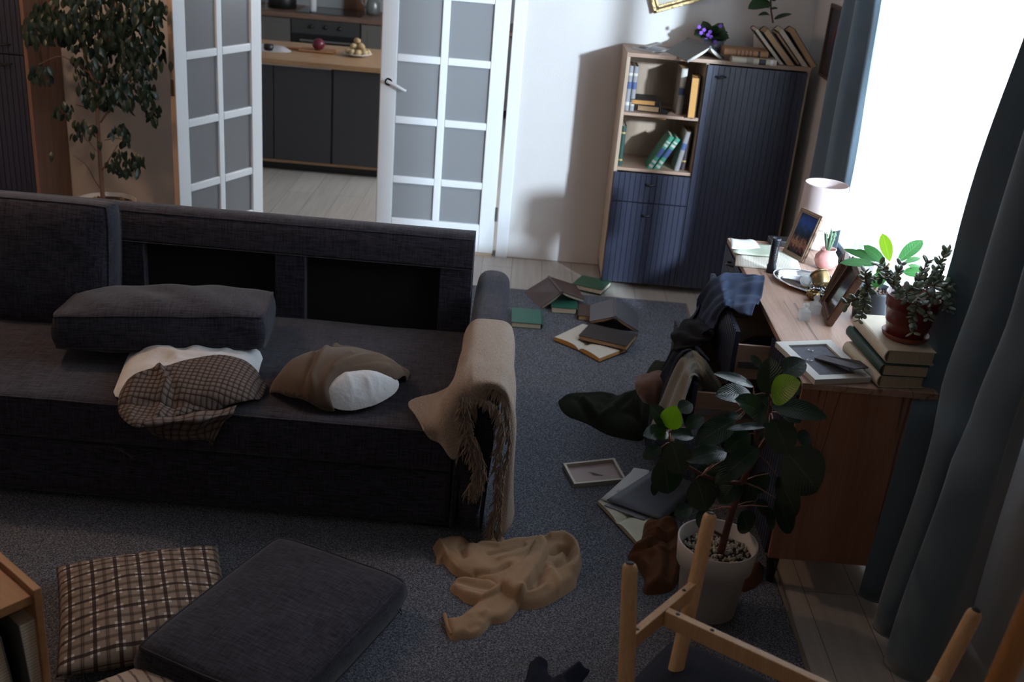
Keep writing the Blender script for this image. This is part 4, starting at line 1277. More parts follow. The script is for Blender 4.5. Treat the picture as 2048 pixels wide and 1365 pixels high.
b = MB(); b.ball((p.x, p.y, p.z + .205), .026, 10); b.build('bulb', mat('frosted_bulb', (.8, .8, .78), .3), t_)
# standing photo frame behind the torch
def stand_frame(label, P0, P1, upv, h, bw, th, m, pm_, name='photo_frame', glass=True):
    """P0-P1 bottom edge, upv lean direction"""
    o = lthing(name, label, 'photo frame', frame(P0, P1 - P0, upv))
    w = (P1 - P0).length
    b = MB(); b.box(0, w, 0, bw, 0, th); b.box(0, w, h - bw, h, 0, th); b.box(0, bw, bw, h - bw, 0, th); b.box(w - bw, w, bw, h - bw, 0, th)
    b.box(bw * .55, w - bw * .55, bw * .55, h - bw * .55, th * .2, th * .55) if pm_ else None
    b.build('frame_moulding', m, o, bevel=.0025)
    b = MB(); s_ = bw * .42
    b.box(s_, w - s_, s_, s_ + .004, th, th + .003); b.box(s_, w - s_, h - s_ - .004, h - s_, th, th + .003); b.box(s_, s_ + .004, s_, h - s_, th, th + .003); b.box(w - s_ - .004, w - s_, s_, h - s_, th, th + .003)
    b.build('moulding_bead', m, o, bevel=.001)
    if pm_:
        b = MB(); b.add([(bw, bw, th * .6), (w - bw, bw, th * .6), (w - bw, h - bw, th * .6), (bw, h - bw, th * .6)], [(0, 1, 2, 3)], uvs=[(0, 0), (1, 0), (1, 1), (0, 1)]); b.build('photograph', pm_, o)
    return o


def night_photo():
    m, nt, bs = _nt('night_photo'); tc = nd(nt, 'ShaderNodeTexCoord'); sx = nd(nt, 'ShaderNodeSeparateXYZ'); nt.links.new(tc.outputs['UV'], sx.inputs[0])
    r = ramp(nt, [(0.0, (.01, .008, .01)), (.12, (.05, .02, .02)), (.26, (.30, .13, .08)), (.36, (.10, .05, .04)), (.45, (.008, .012, .02)), (.62, (.01, .03, .08)), (.8, (.015, .06, .30)), (1, (.01, .03, .14))])
    n = nd(nt, 'ShaderNodeTexNoise'); n.inputs['Scale'].default_value = 9; nt.links.new(tc.outputs['UV'], n.inputs['Vector'])
    mm = nd(nt, 'ShaderNodeMath', operation='MULTIPLY_ADD'); mm.inputs[1].default_value = .5; mm.inputs[2].default_value = -.25; nt.links.new(n.outputs['Fac'], mm.inputs[0])
    ad = nd(nt, 'ShaderNodeMath', operation='ADD'); nt.links.new(sx.outputs['Y'], ad.inputs[0]); nt.links.new(mm.outputs[0], ad.inputs[1]); nt.links.new(ad.outputs[0], r.inputs['Fac'])
    nt.links.new(r.outputs[0], bs.inputs['Base Color']); bs.inputs['Roughness'].default_value = .15
    return m


P0 = at_z(1568, 505, DZ + .001); P1 = at_z(1609, 527, DZ + .001)
tl = at_y(1604, 418, P0.y + .03)
stand_frame('bronze photo frame with a blue night photograph standing before the lamp', P0, P1, tl - P0, .215, .019, .014, mat('bronze_frame', (.24, .17, .12), .4, .35), night_photo())
# hinged wooden double frame
wd = wood('walnut_frame', (.075, .030, .016), (.16, .07, .035), 'z', 8)
Bn = at_z(1664, 655, DZ + .001); Bf = at_z(1652, 614, DZ + .001); topf = at_y(1706, 532, Bf.y)
o = stand_frame('walnut photo frame holding a dark photograph, leaning open beside the silver tray', Bf, Bn, (topf - Bf), .225, .024, .026, wd, mat('dark_photo', (.03, .022, .022), .12, noise=(12, .6)))
Af = at_z(1640, 609, DZ + .001)
stand_frame('dark walnut frame without a picture standing behind the walnut photo frame', Bf + Vector((.030, .110, 0)), Bf + Vector((.0, .012, 0)), at_y(1690, 536, Bf.y + .03) - Bf, .20, .018, .018, wd, None)
# vase with succulent
p = at_z(1660, 524, DZ); p = Vector((1.348, 4.475, DZ)); t_ = thing('vase', 'pink ceramic vase holding a small green succulent', 'vase', (p.x, p.y, DZ))
b = MB(); b.lathe([(0, .001), (.028, .001), (.040, .010), (.050, .035), (.048, .055), (.034, .074), (.031, .082), (.036, .090), (.033, .090), (.028, .082), (.030, .074), (.0, .070)], 36, center=(p.x, p.y, DZ)); b.build('vase_body', mat('pink_ceramic', (.56, .27, .25), .18), t_)
b = MB(); rs = random.Random(3)
for k in range(11):
    a = rs.uniform(0, 6.28); l = rs.uniform(.05, .105); s_ = rs.uniform(.1, .36)
    q = Vector((p.x, p.y, DZ + .07)); pts = [q + Vector((math.cos(a) * s_ * l * t * 1.0, math.sin(a) * s_ * l * t, l * t)) for t in (0, .3, .6, 1)]
    b.tube(pts, [.0045, .0065, .006, .002], 7)
    for t in range(4): b.ball(tuple(q + Vector((math.cos(a) * s_ * l * (.2 + t * .2) + .004, math.sin(a) * s_ * l * (.2 + t * .2), l * (.25 + t * .2)))), .005, 5, sc=(.8, .8, 1.6))
b.build('succulent', mat('grey_green_succulent', (.10, .17, .10), .6), t_)
# silver tray and trinkets
tc_ = Vector((1.262, 4.205, DZ)); ang = math.radians(-38)
R_ = T3(tc_) @ Matrix.Rotation(ang, 4, 'Z')
def ell(rx, ry, z, n=64): return [tuple(R_ @ Vector((.94 * rx * math.cos(2 * math.pi * k / n), .94 * ry * math.sin(2 * math.pi * k / n), z))) for k in range(n)]
prof = [(.17, .10, .003), (.175, .105, .001), (.182, .112, .004), (.188, .117, .012), (.205, .132, .019), (.215, .142, .020), (.216, .143, .017), (.190, .118, .007), (.180, .108, -.0005 + .001), (.10, .06, .001)]
t_ = thing('tray', 'oval silver tray holding jewellery and brass trinkets', 'tray', tuple(tc_))
b = MB(); P_ = [ell(.02, .012, .0035)] + [ell(a, c, z) for a, c, z in prof]
b.grid(np.swapaxes(np.array(P_), 0, 1), closeu=True); b.add(ell(.02, .012, .0035), [tuple(range(64))])
b.build('tray_dish', mat('polished_silver', (.62, .63, .64), .14, 1.0), t_)
b = MB()
for q in ell(.213, .140, .0205, 150): b.ball(q, .0022, 4)
b.build('beaded_rim', mat('polished_silver_rim', (.66, .67, .68), .2, 1.0), t_)
brass = mat('old_brass', (.23, .165, .080), .36, 1.0, noise=(30, .25)); glass = glassy('clear_glass', (.93, .96, .97), .64, .02, body=(.75, .78, .8))
p = at_z(1641, 566, DZ + .03)
t_ = thing('brass_cup', 'round brass cup tipped on its side on the silver tray', 'cup', tuple(p))
b = MB(); Mc = T3(p + Vector((0, 0, .012))) @ Matrix.Rotation(math.radians(-50), 4, 'X') @ Matrix.Rotation(math.radians(-12), 4, 'Y')
b.lathe([(0, -.03), (.026, -.03), (.033, -.022), (.037, .012), (.038, .028), (.036, .028), (.034, .012), (.030, -.020), (0, -.026)], 32, M=Mc); b.build('cup_body', brass, t_)
b = MB(); b.lathe([(.038, .026), (.040, .028), (.038, .031), (.036, .028)], 32, M=Mc); b.build('cup_rim', brass, t_)
p = at_z(1625, 594, DZ + .012); t_ = thing('brass_bowl', 'small fluted brass bowl at the front of the silver tray', 'bowl', tuple(p))
b = MB(); n = 40; pr = [(.0, 0), (.012, 0), (.022, .008), (.026, .020), (.022, .030), (.020, .030), (.022, .020), (.012, .005), (0, .004)]
b.grid([[(p.x + r_ * (1 + .09 * math.cos(k * 2 * math.pi / n * 10)) * math.cos(2 * math.pi * k / n), p.y + r_ * (1 + .09 * math.cos(k * 2 * math.pi / n * 10)) * math.sin(2 * math.pi * k / n), p.z - .008 + z) for r_, z in pr] for k in range(n)], closeu=True); b.build('bowl_body', brass, t_)
p = at_z(1612, 562, DZ + .03); t_ = thing('glass_globe', 'small clear glass globe on a brass ring at the back of the tray', 'globe', tuple(p))
b = MB(); b.ball(tuple(p), .024, 14); b.build('globe', glass, t_)
b = MB(); b.lathe([(.015, -.026), (.020, -.024), (.015, -.018)], 24, center=tuple(p)); b.build('globe_ring', brass, t_)
pearl = mat('silver_beads', (.35, .37, .40), .15, .9); rs = random.Random(5)
b = MB(); pts = []
for k in range(230):
    a = k * .27; r_ = .045 + .028 * math.sin(k * .41)
    q = R_ @ Vector((.055 + r_ * math.cos(a) * 1.35, -.012 + r_ * math.sin(a) * .8, .008 + .006 * (k % 3) + .004 * math.sin(k)))
    b.ball(tuple(q), .0042, 5)
o = b.build('bead_necklace', pearl); tag(o, 'tangled silver bead necklace heaped on the silver tray', 'necklace')
b = MB(); S = crom([tuple(R_ @ Vector(q)) for q in ((-.03, .03, .008), (.02, .045, .03), (.07, .03, .035), (.12, .02, .03), (.13, -.02, .02), (.08, -.05, .03), (.02, -.03, .03), (0, 0, .012))], 90)
b.tube([tuple(q) for q in S], .0026, 6); o = b.build('gold_chain', brass); tag(o, 'gold chain looped over the beads on the silver tray', 'chain')
# glass bottles
for lab, q, s_ in (('short square glass bottle with stopper nearest the dresser front', (1607, 640), 1.0), ('clear square glass bottle standing between the tray and the short bottle', (1628, 627), 1.05)):
    p = at_z(*q, DZ); t_ = thing('glass_bottle', lab, 'bottle', (p.x, p.y, DZ), 'glass bottles on the dresser')
    b = MB(); w = .019 * s_; b.box(p.x - w, p.x + w, p.y - w, p.y + w, DZ + .0005, DZ + .040 * s_); b.lathe([(w * .9, .040 * s_), (.009, .046 * s_), (.009, .052 * s_)], 18, center=(p.x, p.y, DZ)); b.build('bottle_body', glass, t_, bevel=.003)
    b = MB(); b.lathe([(.008, .052 * s_), (.012, .055 * s_), (.013, .062 * s_), (.008, .068 * s_), (0, .069 * s_)], 18, center=(p.x, p.y, DZ)); b.build('stopper', glass, t_)

# frames on the walls
o = lthing('wall_picture', 'tilted ornate gold picture frame on the back wall above the cabinet', 'picture', frame(at_y(1307, 27, WY - .022), Vector((.94, 0, .34)), Vector((-.34, 0, .94))))
gm = mat('antique_gold', (.50, .36, .17), .35, .8, bump=(90, .4))
for nm, a, w_, z_ in (('outer_moulding', 0, .020, .022), ('inner_moulding', .024, .016, .014)):
    b = MB(); W_, H_ = .34 - a, .42 - a
    b.box(a, W_, a, a + w_, -z_ * 0, z_); b.box(a, W_, H_ - w_, H_, 0, z_); b.box(a, a + w_, a, H_, 0, z_); b.box(W_ - w_, W_, a, H_, 0, z_); b.build(nm, gm, o, bevel=.004)
b = MB(); b.box(.03, .31, .03, .39, .002, .006); b.build('canvas', mat('pale_canvas', (.45, .42, .36), .7, noise=(8, .2)), o)
P0 = Vector((RX - .02, 6.335, 1.395)); P0 = at_x(1642, 150, RX - .012)
P1 = P0 + Vector((0, -.55, 0))
o = lthing('wall_picture', 'dark framed flower painting on the window wall beside the curtain', 'picture', frame(P0, (0, -1, 0), (0, .04, 1)))
b = MB(); b.box(0, .42, 0, .02, 0, .02); b.box(0, .42, .37, .39, 0, .02); b.box(0, .02, .02, .37, 0, .02); b.box(.40, .42, .02, .37, 0, .02); b.build('frame_moulding', mat('dark_brown_frame', (.06, .03, .02), .4), o, bevel=.003)
pm = mat('flower_painting', (.035, .025, .03), .5, noise=(14, .8)); b = MB(); b.box(.018, .402, .018, .372, .002, .010); b.build('painting', pm, o)
b = MB(); rs = random.Random(2)
for k in range(5): b.ball((.13 + rs.uniform(-.03, .06), .24 + rs.uniform(-.05, .05), .0105), .018, 8, sc=(1, 1, .08))
b.build('painted_roses', mat('painted_red', (.12, .02, .025), .6), o)
# ================================================================== soft goods
def waffle_mat(name, c, n=34):
    m, nt, bs = _nt(name)
    tc = nd(nt, 'ShaderNodeTexCoord'); sx = nd(nt, 'ShaderNodeSeparateXYZ'); nt.links.new(tc.outputs['UV'], sx.inputs[0])
    hs = []
    for ax in ('X', 'Y'):
        mu = nd(nt, 'ShaderNodeMath', operation='MULTIPLY'); mu.inputs[1].default_value = n * math.pi; nt.links.new(sx.outputs[ax], mu.inputs[0])
        s_ = nd(nt, 'ShaderNodeMath', operation='SINE'); nt.links.new(mu.outputs[0], s_.inputs[0])
        a_ = nd(nt, 'ShaderNodeMath', operation='ABSOLUTE'); nt.links.new(s_.outputs[0], a_.inputs[0])
        p_ = nd(nt, 'ShaderNodeMath', operation='POWER'); p_.inputs[1].default_value = .38; nt.links.new(a_.outputs[0], p_.inputs[0]); hs.append(p_)
    h = nd(nt, 'ShaderNodeMath', operation='MULTIPLY'); nt.links.new(hs[0].outputs[0], h.inputs[0]); nt.links.new(hs[1].outputs[0], h.inputs[1])
    mx = nd(nt, 'ShaderNodeMix'); mx.data_type = 'RGBA'; mx.inputs[6].default_value = (*[q * .12 for q in c], 1); mx.inputs[7].default_value = (*c, 1)
    nt.links.new(h.outputs[0], mx.inputs[0]); nt.links.new(mx.outputs[2], bs.inputs['Base Color'])
    bp = nd(nt, 'ShaderNodeBump'); bp.inputs['Strength'].default_value = .9; bp.inputs['Distance'].default_value = .006; nt.links.new(h.outputs[0], bp.inputs['Height']); nt.links.new(bp.outputs['Normal'], bs.inputs['Normal'])
    bs.inputs['Roughness'].default_value = .9; bs.inputs['Specular IOR Level'].default_value = .15
    return m


def knit_mat(name, c, s=420, am=.25, b=.5, rough=.95):
    m, nt, bs = _nt(name)
    tc = nd(nt, 'ShaderNodeTexCoord')
    n = nd(nt, 'ShaderNodeTexNoise'); n.inputs['Scale'].default_value = s; n.inputs['Detail'].default_value = 2; nt.links.new(tc.outputs['Object'], n.inputs['Vector'])
    w = nd(nt, 'ShaderNodeTexWave'); w.inputs['Scale'].default_value = s * .35; w.inputs['Distortion'].default_value = 2; nt.links.new(tc.outputs['Object'], w.inputs['Vector'])
    a = nd(nt, 'ShaderNodeMath', operation='MULTIPLY'); nt.links.new(n.outputs['Fac'], a.inputs[0]); nt.links.new(w.outputs['Fac'], a.inputs[1])
    ad = nd(nt, 'ShaderNodeMath', operation='ADD'); nt.links.new(a.outputs[0], ad.inputs[0]); nt.links.new(n.outputs['Fac'], ad.inputs[1])
    mr = nd(nt, 'ShaderNodeMapRange'); mr.inputs['From Min'].default_value = .4; mr.inputs['From Max'].default_value = 1.1; nt.links.new(ad.outputs[0], mr.inputs['Value'])
    mx = nd(nt, 'ShaderNodeMix'); mx.data_type = 'RGBA'; mx.inputs[6].default_value = (*[q * (1 - am) for q in c], 1); mx.inputs[7].default_value = (*[min(1, q * (1 + am)) for q in c], 1)
    nt.links.new(mr.outputs[0], mx.inputs[0]); nt.links.new(mx.outputs[2], bs.inputs['Base Color'])
    bp = nd(nt, 'ShaderNodeBump'); bp.inputs['Strength'].default_value = b; bp.inputs['Distance'].default_value = .002; nt.links.new(mr.outputs[0], bp.inputs['Height']); nt.links.new(bp.outputs['Normal'], bs.inputs['Normal'])
    bs.inputs['Roughness'].default_value = rough; bs.inputs['Specular IOR Level'].default_value = .15; bs.inputs['Sheen Weight'].default_value = .2 if sum(c) > .2 else .03
    return m


M['insert'] = mat('white_pillow_insert', (.62, .64, .66), .85, noise=(12, .05), bump=(14, .9))
M['waffle'] = waffle_mat('brown_waffle_cloth', (.175, .14, .128), 4)
M['velvet'] = knit_mat('brown_velvet', (.105, .072, .050), 500, .15, .2, .8)
M['throw'] = knit_mat('beige_throw_wool', (.37, .29, .23), 330, .5, .7)
M['fringe'] = knit_mat('beige_fringe_yarn', (.24, .18, .135), 300, .3, .4)
M['camel'] = knit_mat('camel_knit', (.40, .255, .150), 520, .25, .5)
M['olive'] = knit_mat('olive_cloth', (.013, .016, .008), 400, .2, .3)
M['rust'] = knit_mat('rust_brown_cloth', (.115, .045, .020), 400, .2, .3)
M['navyc'] = knit_mat('navy_cloth', (.014, .018, .034), 400, .2, .3)
M['blackc'] = knit_mat('black_knit', (.008, .008, .011), 400, .2, .3)
M['denim'] = knit_mat('blue_knit', (.036, .053, .100), 380, .3, .5)
M['greyk'] = knit_mat('grey_green_knit', (.22, .21, .185), 380, .3, .4)
M['dustyrose'] = knit_mat('dusty_brown_cloth', (.15, .085, .065), 400, .15, .2)

SZ = lambda x, y: seat_h(x, y) + .001 if y > 3.412 else .43

# --- white pillow half out of its waffle cover
t_ = thing('throw_pillow', 'white pillow slipping out of a brown waffle cover on the sofa seat', 'pillow', (-1.18, 3.6, .44))
cx, cy, ax_, ay_ = -1.165, 3.655, .258, .262
def dome(x, y, cx=cx, cy=cy, ax_=ax_, ay_=ay_, hh=.078):
    u = ((x - cx) * .985 + (y - cy) * .17) / ax_; v = (-(x - cx) * .17 + (y - cy) * .985) / ay_
    q = max(0, (1 - abs(u) ** 2.6)) * max(0, (1 - abs(v) ** 2.6))
    return SZ(x, y) + hh * q ** .55
b = MB()
ol = [(cx + ax_ * .985 * a - ay_ * .17 * c, cy + ax_ * .17 * a + ay_ * .985 * c) for a, c in ((-.98, -.9), (0, -.97), (.98, -.9), (.95, 0), (1.0, .95), (0, .96), (-1, .95), (-.96, 0))]
garment(b, ol, dome, T=.010, r=.02, res=.010, noise=.008, seed=4, folds=[([(-1.35, 3.72), (-1.15, 3.66), (-.98, 3.72)], .008, .02), ([(-1.28, 3.76), (-1.2, 3.62)], .006, .015), ([(-1.05, 3.8), (-1.08, 3.68)], .006, .015)])
b.build('pillow_insert', M['insert'], t_)
dm2 = lambda x, y: dome(x, y) + .013
hp = lambda L: [hit(px_, py_, dm2) for px_, py_ in L]
b = MB()
tail = [(290, 850), (300, 872), (335, 880), (375, 862), (398, 872), (425, 889), (445, 860), (464, 826), (420, 820), (350, 832)]
# hanging tail over the seat's front edge
tr = [[at_z(282, 838, .447), at_z(350, 832, .452), at_z(420, 822, .452), at_z(474, 812, .450)],
      [at_z(288, 852, .444), at_z(350, 846, .446), at_z(412, 840, .446), at_z(466, 826, .446)],
      [at_y(296, 862, 3.40), at_y(345, 866, 3.398), at_y(400, 862, 3.396), at_y(450, 842, 3.40)],
      [at_y(306, 872, 3.396), at_y(345, 882, 3.390), at_y(405, 880, 3.386), at_y(425, 889, 3.388)]]
b.grid(drape(tr, 30, 40, lambda u, v: .004 * np.sin(v * 14)), uvs=(1.3, 2.4))
f1 = garment(b, hp([(245, 778), (262, 752), (320, 740), (362, 724), (420, 714), (480, 718), (510, 738), (536, 768), (530, 788), (505, 806), (440, 818), (380, 826), (330, 838), (300, 852), (268, 858), (238, 832), (236, 800)]), dm2, T=.014, r=.012, res=.009, uvs=13, noise=.003, seed=8,
             folds=[(hp([(318, 745), (335, 770), (322, 805), (318, 840)]), .016, .014), (hp([(335, 750), (350, 790), (345, 835)]), -.010, .012), (hp([(268, 765), (300, 752), (320, 748)]), .010, .01), (hp([(262, 800), (262, 840)]), .005, .01)])
b.build('waffle_cover', M['waffle'], t_, solid=.003)

# --- brown velvet pillow with white insert bulging out
t_ = thing('throw_pillow', 'brown velvet pillow with its white filling bulging out on the sofa seat', 'pillow', (-.61, 3.66, .44))
c2x, c2y = -.600, 3.665
def dome2(x, y):
    u = ((x - c2x) * .97 + (y - c2y) * .24) / .262; v = (-(x - c2x) * .24 + (y - c2y) * .97) / .185
    q = max(0, 1 - abs(u) ** 1.9 - .85 * abs(v) ** 2.2)
    return SZ(x, y) + .120 * q ** .55
hp = lambda L: [hit(px_, py_, dome2) for px_, py_ in L]
b = MB()
garment(b, hp([(640, 800), (650, 765), (690, 738), (760, 742), (800, 762), (795, 790), (760, 812), (715, 826), (680, 826), (655, 815)]), dome2, T=.020, r=.035, res=.007, noise=.008, seed=6,
        folds=[(hp([(690, 752), (705, 790), (700, 820)]), .005, .010), (hp([(735, 770), (745, 800)]), .005, .01), (hp([(765, 765), (765, 800)]), -.004, .01)])
b.build('pillow_insert', M['insert'], t_)
b = MB()
d3 = lambda x, y: dome2(x, y) + .004
hp = lambda L: [hit(px_, py_, d3) for px_, py_ in L]
garment(b, hp([(532, 784), (560, 750), (600, 718), (640, 700), (680, 694), (725, 700), (770, 716), (805, 736), (820, 744), (818, 754), (800, 760), (785, 762), (752, 752), (715, 747), (690, 752), (668, 768), (658, 792), (664, 815), (672, 826), (645, 828), (628, 812), (600, 800), (570, 796)]), d3, T=.020, r=.016, res=.008, noise=.002, seed=2,
        folds=[(hp([(672, 698), (640, 730), (622, 765), (626, 805)]), .014, .014), (hp([(655, 704), (622, 740), (608, 780)]), -.010, .012), (hp([(700, 716), (668, 745), (650, 780), (652, 815)]), .010, .012), (hp([(760, 722), (700, 730), (670, 750)]), .007, .012), (hp([(790, 738), (730, 736), (690, 742)]), -.004, .008), (hp([(780, 745), (765, 760)]), .006, .01)])
b.build('velvet_cover', M['velvet'], t_, solid=.0025)

# --- plaid pillow on the carpet
def plaid_mat():
    m, nt, bs = _nt('plaid_cloth'); tc = nd(nt, 'ShaderNodeTexCoord'); sx = nd(nt, 'ShaderNodeSeparateXYZ'); nt.links.new(tc.outputs['UV'], sx.inputs[0])
    last = None
    def fr(ax, n, ph=0.0):
        mu = nd(nt, 'ShaderNodeMath', operation='MULTIPLY_ADD'); mu.inputs[1].default_value = n; mu.inputs[2].default_value = ph; nt.links.new(sx.outputs[ax], mu.inputs[0])
        f = nd(nt, 'ShaderNodeMath', operation='FRACT'); nt.links.new(mu.outputs[0], f.inputs[0]); return f.outputs[0]
    def band(src, c, w, soft=.01):
        s_ = nd(nt, 'ShaderNodeMath', operation='SUBTRACT'); s_.inputs[1].default_value = c; nt.links.new(src, s_.inputs[0])
        a = nd(nt, 'ShaderNodeMath', operation='ABSOLUTE'); nt.links.new(s_.outputs[0], a.inputs[0])
        r = nd(nt, 'ShaderNodeMapRange'); r.inputs['From Min'].default_value = w; r.inputs['From Max'].default_value = w + soft; r.inputs['To Min'].default_value = 1; r.inputs['To Max'].default_value = 0; nt.links.new(a.outputs[0], r.inputs['Value']); return r.outputs[0]
    def mul(a, c):
        q = nd(nt, 'ShaderNodeMath', operation='MULTIPLY'); nt.links.new(a, q.inputs[0])
        if isinstance(c, float): q.inputs[1].default_value = c
        else: nt.links.new(c, q.inputs[1])
        return q.outputs[0]
    def over(fac, col):
        nonlocal last
        mx = nd(nt, 'ShaderNodeMix'); mx.data_type = 'RGBA'; nt.links.new(fac, mx.inputs[0]); nt.links.new(last, mx.inputs[6]) if last else None
        if not last: mx.inputs[6].default_value = (.255, .205, .165, 1)
        mx.inputs[7].default_value = (*col, 1); last = mx.outputs[2]
    FX, FY = fr('X', 7.2), fr('Y', 7.2)
    fx, fy = fr('X', 7.2 * 14), fr('Y', 7.2 * 14)
    dark = (.030, .018, .018)
    # pale cross hatching near the band crossings
    wx = band(FX, .5, .17, .04); wy = band(FY, .5, .17, .04)
    hx = band(fx, .5, .2, .1); hy = band(fy, .5, .2, .1)
    mxh = nd(nt, 'ShaderNodeMath', operation='MAXIMUM'); nt.links.new(hx, mxh.inputs[0]); nt.links.new(hy, mxh.inputs[1])
    over(mul(mul(mul(wx, wy), mxh.outputs[0]), .9), (.70, .66, .60))
    for F in (FX, FY):
        over(mul(band(F, .5, .075, .012), .9), dark)
        for c in (.96, 1.0 - .0, .04):
            over(mul(band(F, c if c < 1 else .999, .008, .01), .75), dark)
        over(mul(band(F, .0, .09, .02), .30), dark); over(mul(band(F, 1.0, .09, .02), .30), dark)
    nt.links.new(last, bs.inputs['Base Color']); bs.inputs['Roughness'].default_value = .9; bs.inputs['Specular IOR Level'].default_value = .2
    return m
pTL, pTR, pBL = at_z(124, 1146, .05), at_z(446, 1102, .05), at_z(100, 1372, .05)
pc = (pTR + pBL) / 2
Mx = frame((pc.x, pc.y, RZ + .062), pTR - pTL, pTL - pBL)
t_ = lthing('throw_pillow', 'beige and brown plaid pillow lying on the carpet by the wooden bookcase', 'pillow', Mx)
top_, bot_ = pillow_pts((pTR - pTL).length, (pTL - pBL).length, .145, 46, .035, 5, .005, .42)
b = MB(); b.grid(top_); b.grid(bot_, flip=True); b.build('plaid_cover', plaid_mat(), t_, clean=True)
# --- small striped pillow beneath the big cushion
cst = stripes('boho_stripes', (.50, .46, .42), (.13, .10, .10), 9, .22, axis='X')
ctr = at_z(300, 1402, .06); Mx = frame((ctr.x, ctr.y - .02, RZ + .052), (.80, .6, 0), (-.6, .80, 0))
t_ = lthing('throw_pillow', 'cream pillow with dark woven stripes peeking out under the charcoal cushion', 'pillow', Mx)
top_, bot_ = pillow_pts(.30, .30, .12, 26, .05, 7, .003, .45)
b = MB(); b.grid(top_, uvs=(1, 1)); b.grid(bot_, flip=True); b.build('striped_cover', cst, t_, clean=True)

# --- beige throw on the sofa arm
t_ = thing('throw_blanket', 'beige wool throw with long fringes draped over the sofa arm', 'blanket', (-.07, 3.6, .62))
V3 = lambda *a: Vector(a)
K = [
    [V3(-.158, 3.95, .452), V3(-.163, 3.955, .50), V3(-.160, 3.965, .585), V3(-.130, 3.975, .642), V3(-.065, 3.98, .650), V3(.005, 3.98, .636), V3(.030, 3.97, .58), V3(.035, 3.95, .42), V3(.040, 3.93, .22)],
    [V3(-.175, 3.80, .455), V3(-.168, 3.79, .50), V3(-.163, 3.79, .585), V3(-.132, 3.79, .646), V3(-.065, 3.79, .654), V3(.008, 3.79, .640), V3(.036, 3.785, .58), V3(.044, 3.78, .40), V3(.055, 3.77, .18)],
    [V3(-.245, 3.66, .458), V3(-.190, 3.63, .49), V3(-.168, 3.62, .575), V3(-.132, 3.61, .646), V3(-.065, 3.60, .656), V3(.010, 3.60, .642), V3(.042, 3.60, .58), V3(.055, 3.60, .38), V3(.070, 3.60, .14)],
    [V3(-.335, 3.575, .456), V3(-.240, 3.53, .480), V3(-.188, 3.50, .56), V3(-.140, 3.49, .646), V3(-.065, 3.48, .656), V3(.012, 3.48, .640), V3(.046, 3.48, .57), V3(.062, 3.48, .36), V3(.085, 3.48, .10)],
    [V3(-.300, 3.47, .456), V3(-.228, 3.405, .466), V3(-.185, 3.392, .52), V3(-.135, 3.385, .622), V3(-.060, 3.388, .656), V3(.014, 3.388, .640), V3(.044, 3.39, .55), V3(.056, 3.38, .34), V3(.070, 3.37, .07)],
    [V3(-.262, 3.392, .446), V3(-.200, 3.378, .40), V3(-.140, 3.360, .36), V3(-.112, 3.37, .50), V3(-.060, 3.385, .622), V3(.010, 3.375, .610), V3(.038, 3.365, .50), V3(.036, 3.355, .30), V3(.034, 3.35, .05)],
]
S = drape(K, 110, 90, lambda u, v: .006 * np.sin(v * 22 + 3 * u) * np.clip(u * 2 - .7, 0, 1) * (abs(v - .5) > .08) + .003 * np.sin(u * 17 + v * 9), rough=.002, seed=3)
b = MB(); b.grid(S); b.build('throw_cloth', M['throw'], t_, solid=.006)
# fringes along the near edge and the folded inner edge
b = MB(); rs = random.Random(11)
def tuft(p, d, l, r0=.0035):
    q = Vector(p); d = Vector(d); pts = [q]
    for k in range(3):
        d = d + Vector((rs.uniform(-.25, .25), rs.uniform(-.2, .1), rs.uniform(-.2, .05))); d.normalize(); q = q + d * l / 3; pts.append(q)
    b.tube(pts, [r0, r0 * 1.1, r0 * .9, r0 * .3], 5, caps=False)
edge = S[-1]
for i in range(26, 90):
    p = edge[i]
    for k in range(2): tuft((p[0] + rs.uniform(-.004, .004), p[1] - .003, p[2]), (rs.uniform(-.4, .2), -.15, -1), rs.uniform(.03, .06))
rope = crom([(-.128, 3.36, .60), (-.115, 3.345, .53), (-.095, 3.335, .46), (-.070, 3.33, .40), (-.052, 3.33, .34), (-.058, 3.33, .285), (-.075, 3.335, .245)], 70)
for i, p in enumerate(rope):
    for k in range(6): tuft((p[0] + rs.uniform(-.022, .02), p[1] + rs.uniform(-.012, .008), p[2]), (rs.uniform(-.6, .6), -.3, -1), rs.uniform(.025, .05), .003)
rope = crom([(-.06, 3.365, .600), (-.03, 3.36, .585), (.0, 3.355, .55), (.012, 3.352, .48), (.010, 3.35, .40), (.018, 3.35, .30), (.022, 3.35, .20), (.008, 3.35, .12), (.0, 3.35, .075)], 80)
for i, p in enumerate(rope):
    for k in range(4): tuft((p[0] + rs.uniform(-.012, .012), p[1] + rs.uniform(-.01, .006), p[2]), (rs.uniform(-.7, .3), -.3, -1), rs.uniform(.02, .04), .0028)
b.build('fringe', M['fringe'], t_)

